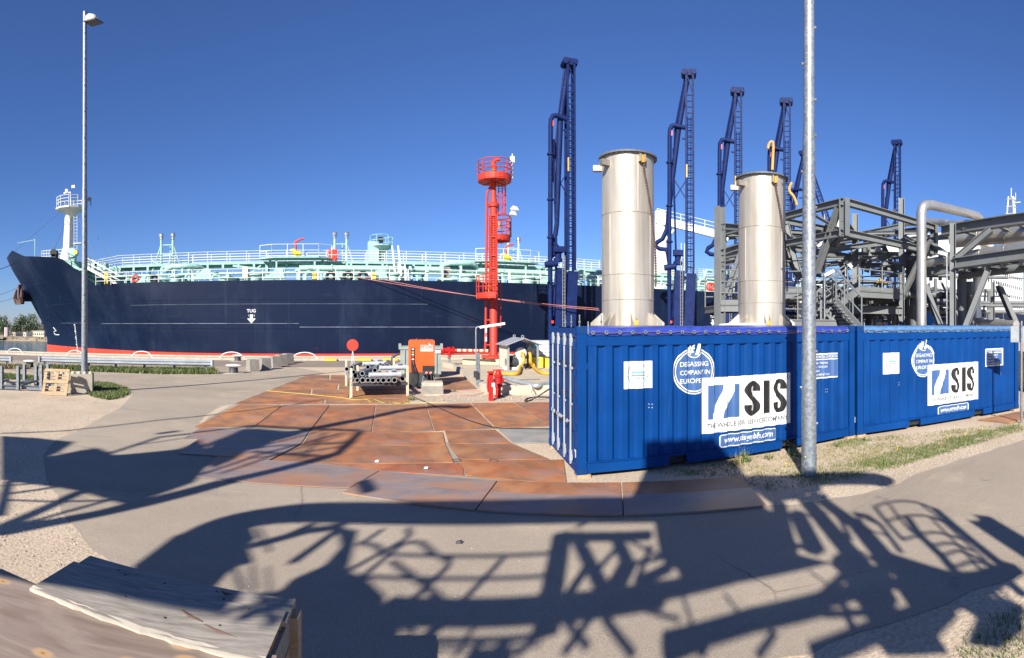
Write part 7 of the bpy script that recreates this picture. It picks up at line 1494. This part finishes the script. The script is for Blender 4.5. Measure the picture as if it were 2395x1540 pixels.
patch('grass', 'grass strip behind the steel cradles', [G(-20, 876), G(60, 880), G(108, 886), G(108, 893), G(40, 889), G(-20, 886)], 700, .16, .016, GRASS, 4); patch('grass', 'dry grass under the short guard rail', [G(-30, 857), G(70, 860), G(60, 864), G(-30, 863)], 500, .25, .02, DRYG, 4)
V1 = [K1.P1 + K1.e * 1.2 - K1.n * .05, K1.P1 + K1.e * 6.2 - K1.n * .05, G(2250, 1005), G(2395, 985), G(2395, 1008), G(2240, 1052), G(2110, 1092), G(2000, 1118), G(1890, 1140), G(1800, 1150), G(1680, 1115)]
patch('verge_grass', 'patchy green grass along the container foot', V1, 1500, .05, .005, GRASS, 4, .85); patch('dry_verge_grass', 'straw coloured grass along the container foot', V1, 2000, .04, .005, DRYG, 4, .5)
V2 = [G(2010, 1085), G(2120, 1050), G(2300, 1012), G(2395, 992), G(2395, 1006), G(2260, 1047), G(2140, 1080), G(2050, 1100)]; patch('verge_grass', 'denser green grass on the verge before the second container', V2, 900, .06, .006, GRASS, 4, .8)
patch('grass', 'thin grass in shade at the lower photo corner', [G(2230, 1530), G(2330, 1440), G(2420, 1400), G(2420, 1600), G(2260, 1600)], 170, .05, .004, GRASS, 4, .8)
def weed(x, y, h, n, label, m=GRASS, sp=.06):
    p = G(x, y); mb = MB()
    for i in range(n):
        a = rnd.uniform(0, 6.28); l = h * rnd.uniform(.5, 1.1); q = p + vec(rnd.gauss(0, sp), rnd.gauss(0, sp), 0); tip = q + vec(math.cos(a) * l * .3, math.sin(a) * l * .3, l); d = vec(-math.sin(a), math.cos(a), 0) * .008
        for k in range(5):
            c = q.lerp(tip, k / 5 + .1); s = .045 * (1.2 - k / 6); e2 = vec(rnd.gauss(0, 1), rnd.gauss(0, 1), .6).normalized() * s; n2 = vec(-e2.y, e2.x, 0).normalized() * s * .3; mb.add([c, c + e2 * .5 + n2, c + e2, c + e2 * .5 - n2], [(0, 1, 2, 3)])
        mb.add([q - d, q + d, tip], [(0, 1, 2)])
    mb.v = [v - lv(p, 0) for v in mb.v]; o = mb.build('weed_plant', m, clean=False); o.location = lv(p, 0); tag(o, label, 'plant', 'weeds')
weed(1743, 1082, .30, 34, 'bushy green weed at the container foot below the web address'); weed(1724, 1086, .22, 20, 'dry straw weed beside the bushy weed', DRYG, .07); weed(1858, 1066, .28, 24, 'green weed at the container foot beside the lamp post shadow'); weed(1955, 1045, .18, 12, 'small weed below the information sign'); weed(2028, 1032, .16, 10, 'small weed at the joint of the containers'); weed(1027, 919, .30, 24, 'weed growing before the concrete step'); weed(963, 937, .25, 26, 'dark weed at the foot of the rack end post'); weed(1061, 917, .18, 14, 'weed behind the straight red hose'); weed(1797, 1075, .14, 10, 'tiny weed under the web address panel')
for i, (x, y) in enumerate(((1884, 1046), (2099, 1056), (2258, 1024), (2216, 1029), (1838, 1098), (2297, 1011), (1858, 1074))):
    p = G(x, y); mb = MB(); mb.tube(p, p + vec(0, 0, .09), .004, 4); mb.lathe([(.003, .09), (.022, .10), (.020, .106), (.004, .11)], p, 9); mb.v = [v - p for v in mb.v]; o = mb.build('dandelion', YELB); o.location = p; tag(o, 'yellow dandelion flower on the verge, number %s from the lamp post outward' % ['one', 'two', 'five', 'four', 'three', 'six', 'seven'][i] if False else ['yellow dandelion beside the lamp post', 'yellow dandelion halfway along the verge', 'yellow dandelion before the web address of the second container', 'yellow dandelion in the dense grass', 'yellow dandelion nearest the front plates', 'yellow dandelion farthest along the verge', 'yellow dandelion close to the container joint'][i], 'flower', 'dandelions on the verge')
def pebbles(name, label, P, n, s0, s1, m):
    mb = MB(); xs = [p.x for p in P]; ys = [p.y for p in P]; d = 0; tr = 0
    while d < n and tr < n * 30:
        tr += 1; x, y = rnd.uniform(min(xs), max(xs)), rnd.uniform(min(ys), max(ys))
        if not inpoly((x, y), P): continue
        d += 1; s = rnd.uniform(s0, s1) * rnd.choice((1, 1, 1, 1.7)); c = vec(x, y, s * .2); Q = [c + vec(rnd.uniform(.6, 1.1) * s, 0, 0), c + vec(0, rnd.uniform(.6, 1.1) * s, 0), c - vec(rnd.uniform(.6, 1.1) * s, 0, 0), c - vec(0, rnd.uniform(.6, 1.1) * s, 0), c + vec(0, 0, s * .6)]
        mb.add(Q, [(0, 1, 4), (1, 2, 4), (2, 3, 4), (3, 0, 4)])
    tag(mb.build(name, m, clean=False), label, 'gravel', kind='stuff')
def pebmat(name, lo, hi): return leafmat(name, lo, hi)
PEB = pebmat('pebble_stone', (.20, .16, .12), (.46, .40, .33))
pebbles('gravel', 'loose gravel on the sandy ground before the pallet', [G(-20, 925), G(250, 935), G(290, 955), G(150, 1020), G(90, 1090), G(130, 1180), G(200, 1280), G(150, 1330), G(-30, 1330)], 4200, .005, .013, PEB)
pebbles('gravel', 'loose gravel around the concrete step', [c6(1500, 150), c6(1540, 60), c6(1700, 110), c6(2300, 120), c6(2300, 155)], 900, .01, .03, PEB); pebbles('gravel', 'loose gravel along the verge', [G(1780, 1182), G(1920, 1168), G(2080, 1138), G(2170, 1098), G(2395, 1028), G(2395, 1006), G(2110, 1092), G(1890, 1140)], 1500, .006, .016, PEB)
pebbles('gravel', 'scattered grit on the asphalt road', [G(350, 1000), G(800, 960), G(820, 1170), G(1400, 1240), G(2000, 1240), G(2395, 1090), G(2395, 1330), G(1900, 1530), G(700, 1530), G(350, 1330)], 1200, .003, .009, PEB)
# small litter
for x, y, m_, lab in ((881, 1081, DECAL, 'small white plastic scrap on the long rust plate'), (996, 1097, DECAL, 'small white scrap on the front rust plate'), (1073, 1272, DARK, 'small flat dark scrap on the asphalt before the front plates'), (1884, 1097, DECAL, 'white twisted scrap on the verge before the lamp post')):
    p = G(x, y, .03 if y < 1110 else .01); mb = MB(); mb.add([vec(-.04, 0, 0), vec(.03, -.02, .0), vec(.05, .02, .03), vec(-.02, .03, .02), vec(0, 0, .04)], [(0, 1, 4), (1, 2, 4), (2, 3, 4), (3, 0, 4), (0, 3, 2, 1)]); o = mb.build('litter', m_); o.location = p; tag(o, lab, 'litter')
# ================================================================ timber crate in the foreground
zt_ = 1.0; A_ = G(211, 1300, zt_); Bc = G(692, 1402, zt_); u = (Bc - A_).normalized(); v = Vector((u.y, -u.x, 0)); 
if v.y > 0: v = -v
crt = thing('timber_crate', 'big timber packing crate with plywood top sheets in the foreground', 'crate', lv((A_ + Bc) / 2, 0)); Lc = (Bc - A_).length
def top(u0, u1, v0, v1, z0, z1, nm, m, wob=0.0, nu=14):
    mb = MB()
    for i in range(nu + 1):
        s = u0 + (u1 - u0) * i / nu
        for (vv, zz) in ((v0, z0), (v1, z0), (v1, z1), (v0, z1)):
            e = wob * (math.sin(i * 1.7 + vv * 9) * .5 + math.sin(i * .6) * .5); mb.v.append(A_ + u * s + v * (vv + e * .6) + vec(0, 0, zz + (e if zz == z1 else e)))
        if i:
            for j in range(4): mb.f.append([(i - 1) * 4 + j, i * 4 + j, i * 4 + (j + 1) % 4, (i - 1) * 4 + (j + 1) % 4]); mb.m.append(0)
    mb.f += [[0, 1, 2, 3], [nu * 4 + 3, nu * 4 + 2, nu * 4 + 1, nu * 4]]; mb.m += [0, 0]
    return mb.build(nm, m, crt, smooth=30)
top(0, Lc, 0, .24, -.03, .0, 'plywood_sheet', GREYPLY); top(-.02, Lc - .02, .16, .60, .003, .012, 'plywood_sheet', GREYPLY, .006); top(-.35, Lc + .02, .52, 2.1, -.035, -.008, 'plywood_sheet', PLY)
# pale torn edge of the overlapping sheet
mb = MB(); n = 30
for i in range(n + 1): s = -.02 + (Lc) * i / n; e = .005 * math.sin(i * 1.3) + .003 * math.sin(i * 2.9); mb.v += [A_ + u * s + v * (.575 + e) + vec(0, 0, .0145), A_ + u * s + v * (.612 + e) + vec(0, 0, .006 + abs(e) * .3), A_ + u * s + v * (.612 + e) + vec(0, 0, -.006)]; \
    (mb.f.extend([[3 * i - 3, 3 * i, 3 * i + 1, 3 * i - 2], [3 * i - 2, 3 * i + 1, 3 * i + 2, 3 * i - 1]]), mb.m.extend([0, 0])) if i else None
mb.build('sheet_edge', mat('pale_ply_edge', (.40, .355, .29), .8), crt, clean=False)
def cbx(u0, u1, v0, v1, z0, z1, nm, m=PALLET): mb = MB(); mb.add([A_ + u * a + v * b + vec(0, 0, z) for z in (z0, z1) for a, b in ((u0, v0), (u1, v0), (u1, v1), (u0, v1))], [(3, 2, 1, 0), (4, 5, 6, 7), (0, 1, 5, 4), (1, 2, 6, 5), (2, 3, 7, 6), (3, 0, 4, 7)]); mb.build(nm, m, crt)
for i in range(5): z1_ = -.035 - i * .155; cbx(.0, Lc, .0, .025, z1_ - .145, z1_, 'side_plank')
for i in range(5): z1_ = -.04 - i * .155; cbx(Lc - .03, Lc - .005, .12, 2.1, z1_ - .14, z1_, 'side_plank', PALLET if i % 2 else GREYPLY)
for vv in (.03, .9, 1.7): cbx(Lc - .005, Lc + .04, vv, vv + .1, -.85, -.04, 'batten'); 
for vv in (.0, .95, 2.0): cbx(.0, Lc + .03, vv, vv + .1, -1.0, -.86, 'skid')
cbx(-.3, Lc - .04, .03, 2.1, -.84, -.82, 'floor_board')
for i, (a, b) in enumerate(((.28, .08), (.35, .11), (.62, .09), (.95, .05), (1.02, .12), (1.2, .20), (.5, .36), (.8, .45), (1.1, .4))):
    mb = MB(); c = A_ + u * a + v * b + vec(0, 0, .001 if b < .16 else .0135); mb.lathe([(.0, .0), (.007, .0), (.006, .003), (0, .003)], c, 8); mb.build('nail_head', DARK, crt)
for a, b, c_, d_ in ((.85, .34, 1.0, .40), (1.02, .42, 1.22, .47), (.98, .06, 1.06, .08)):
    mb = MB(); p, q = A_ + u * a + v * b + vec(0, 0, .0145), A_ + u * c_ + v * d_ + vec(0, 0, .0145); mb.path([p, p.lerp(q, .4) + v * .012, q], [.002, .008, .002], 5); mb.build('splinter_mark', RUSTA, crt)
# ================================================================ the gantry behind the viewer whose shadow lies over the yard
NB = .325; gn = Vector((math.sin(NB), math.cos(NB), 0)); gt = Vector((math.cos(NB), -math.sin(NB), 0))
def back(P, s0):
    """walk from a shaded point towards the sun to the vertical plane s0 metres behind the viewer"""
    P = Vector(P); k = (P.dot(gn) + s0) / (SDIR.dot(gn)); return P - SDIR * k
def S(x, y, s0=3.0): return back(G(x, y), s0)
gg = thing('yard_gantry', 'grey steel gantry with pipes and ladder behind the viewer, known by its shadow', 'gantry', tuple((gn * -3.2 + gt * -2).to_2d()) + (0,))
d3 = lambda x, y: (x * .35157, 1010.4 + y * .35157); d4 = lambda x, y: (748.4 + x * .35157, 1010.4 + y * .35157); d5 = lambda x, y: (1553 + x * .35157, 1010.4 + y * .35157); d6 = lambda x, y: (374.2 + .39063 * x, 879.4 + .39063 * y)
def gbar(m, pts, w, nm='gantry_beam', s0=3.0, h=None, mt=STEEL):
    P = [S(*m(*q), s0) for q in pts]
    for a, b in zip(P, P[1:]): mb = MB(); mb.bar(a, b, w, h or w); mb.build(nm, mt, gg)
def gtube(m, pts, r, nm='gantry_pipe', s0=3.0, mt=SILVER, sm=5):
    P = [S(*m(*q), s0) for q in pts]; mb = MB(); mb.path(smoothpts(P, sm) if sm else P, r, 10); mb.build(nm, mt, gg, smooth=50)
def gpanel(m, pts, nm='gantry_panel', s0=3.0, th=.06): mb = MB(); mb.slab([S(*m(*q), s0) for q in pts], th); mb.build(nm, STEEL, gg)
ident = lambda x, y: (x, y)
# big header pipe with round ends
hz = lambda sg, s0=3.0: (sg + s0) / (-SDIR.dot(gn) / SDIR.z)
def atpl(x, sg, s0=3.0):
    b = brg(x); d = sg / math.cos(b - NB); return back(Vector((d * math.sin(b), d * math.cos(b), 0)), s0)
hp = [d3(900, 1330), d3(1000, 1130), d3(1120, 950), d3(1270, 790), d3(1450, 655), d3(1700, 575), d4(0, 535), d4(800, 540), d4(1640, 525), d4(2289, 515), d5(300, 520), d5(620, 480)]
gtube(ident, hp, .27, 'header_pipe', sm=4)
# walkway chord and the boarded bay beside it
gbar(d4, [(400, 1182), (1510, 1178), (2289, 1075)], .12, h=.27)
gpanel(d5, [(-60, 590), (700, 525), (770, 560), (822, 828), (900, 826), (1105, 878), (500, 1008), (0, 1132), (-420, 1150), (-330, 1060), (-40, 1010), (120, 985), (90, 920), (20, 900), (-20, 830)], 'gantry_panel')
gbar(d5, [(0, 1400), (600, 1230), (1200, 1080), (1500, 1000)], .13); gbar(d5, [(1000, 1490), (1500, 1285), (2100, 1050), (2330, 905)], .14); gbar(d5, [(0, 1480), (250, 1380)], .12)
# columns and bracing
for pts, w_ in (([(1610, 690), (1500, 1330)], .19), ([(1700, 690), (1890, 1060)], .15), ([(1965, 690), (2050, 880), (1950, 1060)], .15), ([(1640, 700), (2200, 690)], .12), ([(2050, 880), (2330, 830)], .05), ([(2200, 760), (2110, 1000)], .05), ([(1840, 930), (1960, 790)], .05), ([(1640, 1110), (1800, 860)], .07), ([(2100, 1010), (2330, 900)], .10)): gbar(d4, pts, w_)
for pts, w_ in (([(760, 470), (830, 830)], .16), ([(880, 540), (1010, 800)], .17), ([(930, 440), (1450, 1050)], .17), ([(1000, 420), (1300, 640), (1460, 830), (1960, 990)], .17), ([(800, 760), (1030, 765)], .07), ([(1060, 410), (1180, 600), (1240, 720)], .05), ([(960, 560), (1080, 540)], .05), ([(1200, 830), (1500, 1290)], .22), ([(1330, 800), (1270, 900)], .04), ([(1550, 980), (1700, 1190)], .10), ([(1020, 1120), (1190, 960)], .07), ([(1190, 1140), (1280, 1390)], .05), ([(1060, 1215), (1420, 1195)], .06), ([(1260, 545), (1440, 620), (1570, 800)], .045), ([(1290, 580), (1340, 660), (1420, 760)], .06), ([(1340, 650), (1480, 690)], .03)): gbar(d5, pts, w_)
# hand rails in the opening
for pts in ([(400, 812), (900, 828), (1570, 808)], [(300, 962), (900, 978), (1545, 958)]): gtube(d4, pts, .028, 'gantry_handrail', mt=STEEL, sm=0)
for pts in ([(1215, 848), (945, 1135)], [(270, 978), (540, 755), (610, 733), (680, 740), (760, 812), (860, 860), (855, 895), (620, 1120)], [(200, 920), (560, 722), (600, 690), (585, 645)], [(480, 862), (700, 1020), (830, 1132)], [(260, 740), (380, 760), (410, 800)], [(290, 740), (420, 650)], [(860, 1235), (600, 1500)], [(700, 1390), (1480, 1360)]): gtube(d4, pts, .034, 'gantry_handrail', mt=STEEL, sm=0)
# vertical ladder with safety hoops
for pts in ([(1400, 500), (1480, 472), (1600, 462), (1700, 477), (1800, 515)], [(1480, 602), (1550, 572), (1640, 558), (1750, 562), (1860, 602)], [(1580, 722), (1690, 690), (1800, 670), (1930, 700), (2010, 722)], [(1780, 762), (1900, 742), (2040, 790)], [(1850, 832), (1960, 792), (2120, 860)], [(1930, 905), (2060, 862), (2190, 905)]): gtube(d5, pts, .024, 'ladder_hoop', 2.9, STEEL, 3)
for pts, r_ in (([(1400, 500), (1480, 602), (1590, 722)], .03), ([(1500, 485), (1560, 572), (1640, 660), (1690, 690)], .022), ([(1620, 575), (1700, 690), (1850, 832), (1975, 985)], .05), ([(1800, 515), (2020, 705), (2255, 895)], .055), ([(1700, 477), (1860, 602), (2190, 905)], .02), ([(1760, 562), (1960, 760), (2110, 930)], .02), ([(1265, 545), (1350, 558), (1440, 622), (1575, 802)], .035), ([(1280, 550), (1310, 640), (1370, 700)], .022)): gtube(d5, pts, r_, 'ladder_rail', 3.0, STEEL, 0)
gbar(d5, [(1950, 985), (2130, 975), (2335, 905)], .15); gpanel(d5, [(1380, 830), (1560, 830), (1960, 985), (2260, 895), (2330, 900), (2100, 1060), (1720, 1200), (1640, 1080), (1550, 960), (1470, 950)], 'gantry_panel')
gpanel(d5, [(1110, 880), (1220, 850), (1320, 1000), (1460, 960), (1560, 1130), (1480, 1290), (1380, 1140), (1260, 1020)], 'gantry_panel'); gpanel(d5, [(1560, 1260), (1900, 1130), (1960, 1230), (1830, 1370), (1900, 1480), (1500, 1500), (1440, 1400), (1600, 1380)], 'gantry_panel')
gpanel(d5, [(2100, 1080), (2395, 1160), (2395, 1330), (2230, 1450), (2050, 1420), (2110, 1250), (1960, 1150)], 'gantry_panel')
# shaded mass on the left: cabinet, vessel and pipes on the walkway
gpanel(d4, [(110, 640), (250, 670), (180, 940), (300, 985), (430, 1110), (430, 1245), (-220, 1245), (-300, 1100), (-200, 1000), (20, 905), (140, 770)], 'vessel_plate'); gpanel(d3, [(1150, 700), (1640, 600), (1700, 720), (1640, 770), (1680, 880), (1560, 900), (1420, 1050), (1500, 1110), (1980, 1060), (2130, 1240), (2130, 1500), (1000, 1500), (880, 900)], 'vessel_plate')
gpanel(d4, [(-300, 1260), (480, 1260), (530, 1330), (510, 1500), (-300, 1500)], 'vessel_plate', 3.2)
gbar(d3, [(1680, 760), (2050, 660), (2290, 630)], .11); gbar(d3, [(1900, 700), (2080, 620)], .08); gbar(d3, [(1950, 870), (2270, 640)], .09)
# box on top of the walkway shading the container
def onface(px, py):
    uu, z = face(K1, px, py); return K1.P1 + K1.e * uu + vec(0, 0, z)
A1, A2 = back(onface(1506, 1028), 3.0), back(onface(1668, 1022), 3.0); z_low = atpl(1500, 7.4).z
B1 = back(G(1478, 1168), 3.0); B2 = back(G(1745, 1150), 3.0); mb = MB(); mb.slab([B1, B2, back(onface(1700, 1060), 3.0), A2, A1], .5); mb.build('junction_box', STEEL, gg)
gpanel(d5, [(500, 300), (640, 300), (1000, 440), (700, 470)], 'gantry_panel')
# pipe with a round blank end
gtube(d5, [(600, 330), (800, 330), (1150, 310), (1400, 315), (1470, 335)], .20, 'blanked_pipe', sm=4); gpanel(d5, [(560, 300), (1050, 290), (1050, 400), (700, 450)], 'gantry_panel', 3.1)
# tall pipework further left
gtube(d6, [(560, 440), (700, 370), (1000, 305), (1280, 250), (1500, 203), (1690, 186), (1780, 190), (1860, 190)], .17, 'swan_neck_pipe', s0=3.4, sm=4)
gtube(d6, [(-950, 345), (-570, 330), (0, 266), (735, 186), (1000, 142)], .05, 'stay_cable', s0=3.4, mt=CABLE, sm=0)
for pts, w_ in (([(-900, 640), (0, 368), (550, 302), (1210, 332)], .09), ([(1205, 340), (1075, 470), (900, 522), (400, 640), (-100, 770), (-958, 925)], .17), ([(560, 305), (230, 450)], .10), ([(240, 480), (700, 425), (1190, 400)], .06), ([(250, 600), (600, 480), (1100, 345)], .07), ([(560, 460), (1050, 490)], .08), ([(640, 420), (980, 330)], .06), ([(450, 470), (850, 330)], .06)): gbar(d6, pts, w_, s0=3.4)
gpanel(d3, [(180, 190), (640, 110), (760, 160), (1180, 120), (1330, 60), (1420, 180), (1290, 340), (840, 490), (540, 400), (370, 370), (0, 320), (0, 200)], 'gantry_panel', 3.4); gpanel(d3, [(0, 30), (250, 45), (490, 72), (400, 130), (250, 200), (0, 215)], 'gantry_panel', 3.4)
for pts, w_ in (([(0, 640), (540, 400)], .13), ([(0, 680), (830, 495), (1480, 330)], .13), ([(0, 450), (350, 465), (790, 455)], .05), ([(160, 610), (420, 540), (780, 440)], .07), ([(0, 420), (360, 370)], .07), ([(0, 360), (230, 345)], .05), ([(0, 560), (60, 330)], .08)): gbar(d3, pts, w_, s0=3.4)
gpanel(d6, [(215, 500), (330, 415), (470, 335), (580, 318), (860, 350), (700, 395), (600, 410), (470, 500), (330, 560)], 'gantry_panel', 3.4)
for pts, w_ in (([(560, 500), (1160, 420)], .05), ([(700, 480), (1130, 350)], .04), ([(860, 500), (1000, 340)], .05), ([(380, 590), (700, 480)], .06)): gbar(d6, pts, w_, s0=3.4)
gbar(d6, [(1230, 640), (1270, 700)], .16, 'lamp_head', 3.4); gbar(d6, [(-10, 348), (110, 332)], .12, 'lamp_head', 3.4)
# thin bracing, cable trays and conduits
for pts, w_ in (([(560, 1290), (760, 1500)], .04), ([(500, 1500), (800, 1270)], .03), ([(1050, 1260), (900, 1500)], .03), ([(1480, 1330), (1300, 1500)], .04), ([(560, 1440), (1480, 1420)], .02), ([(1620, 1240), (1780, 1430)], .06), ([(1800, 1240), (1620, 1480)], .05), ([(1900, 1250), (2080, 1480)], .07), ([(2140, 1180), (2390, 1250)], .04), ([(1990, 690), (2330, 860)], .04), ([(1700, 640), (1790, 600)], .04)): gbar(d4, pts, w_)
for pts, w_ in (([(130, 1110), (200, 1320)], .03), ([(400, 1080), (530, 1240)], .03), ([(970, 930), (1080, 1010)], .025), ([(100, 1460), (600, 1320), (1050, 1215)], .04), ([(240, 1500), (300, 1380)], .05), ([(740, 1330), (620, 1500)], .05), ([(700, 1290), (860, 1250)], .03), ([(1300, 1400), (1450, 1180)], .03), ([(1400, 900), (1560, 1010)], .05), ([(1250, 880), (1400, 830)], .04), ([(1680, 1090), (1900, 1060)], .03), ([(2130, 1040), (2395, 1200)], .05), ([(2250, 960), (2395, 1090)], .07), ([(2180, 1000), (2330, 1140)], .02)): gbar(d5, pts, w_)
for pts, w_ in (([(1720, 640), (1800, 800)], .03), ([(1560, 900), (1620, 1060)], .03), ([(1680, 890), (1700, 1060)], .025), ([(1780, 900), (1800, 1060)], .02), ([(900, 90), (1250, 40)], .04), ([(300, 130), (720, 180)], .03), ([(300, 180), (640, 100)], .03)): gbar(d3, pts, w_)
# columns down to the ground
for tpos in (-13, -8, -3.2, 2.4, 6.2, 9.5):
    p = gn * -3.25 + gt * tpos; mb = MB(); mb.ibeam(p, lv(p, 4.2 if tpos < -5 else 4.9), .24, .24, up=(1, 0, 0)); mb.build('gantry_column', STEEL, gg)
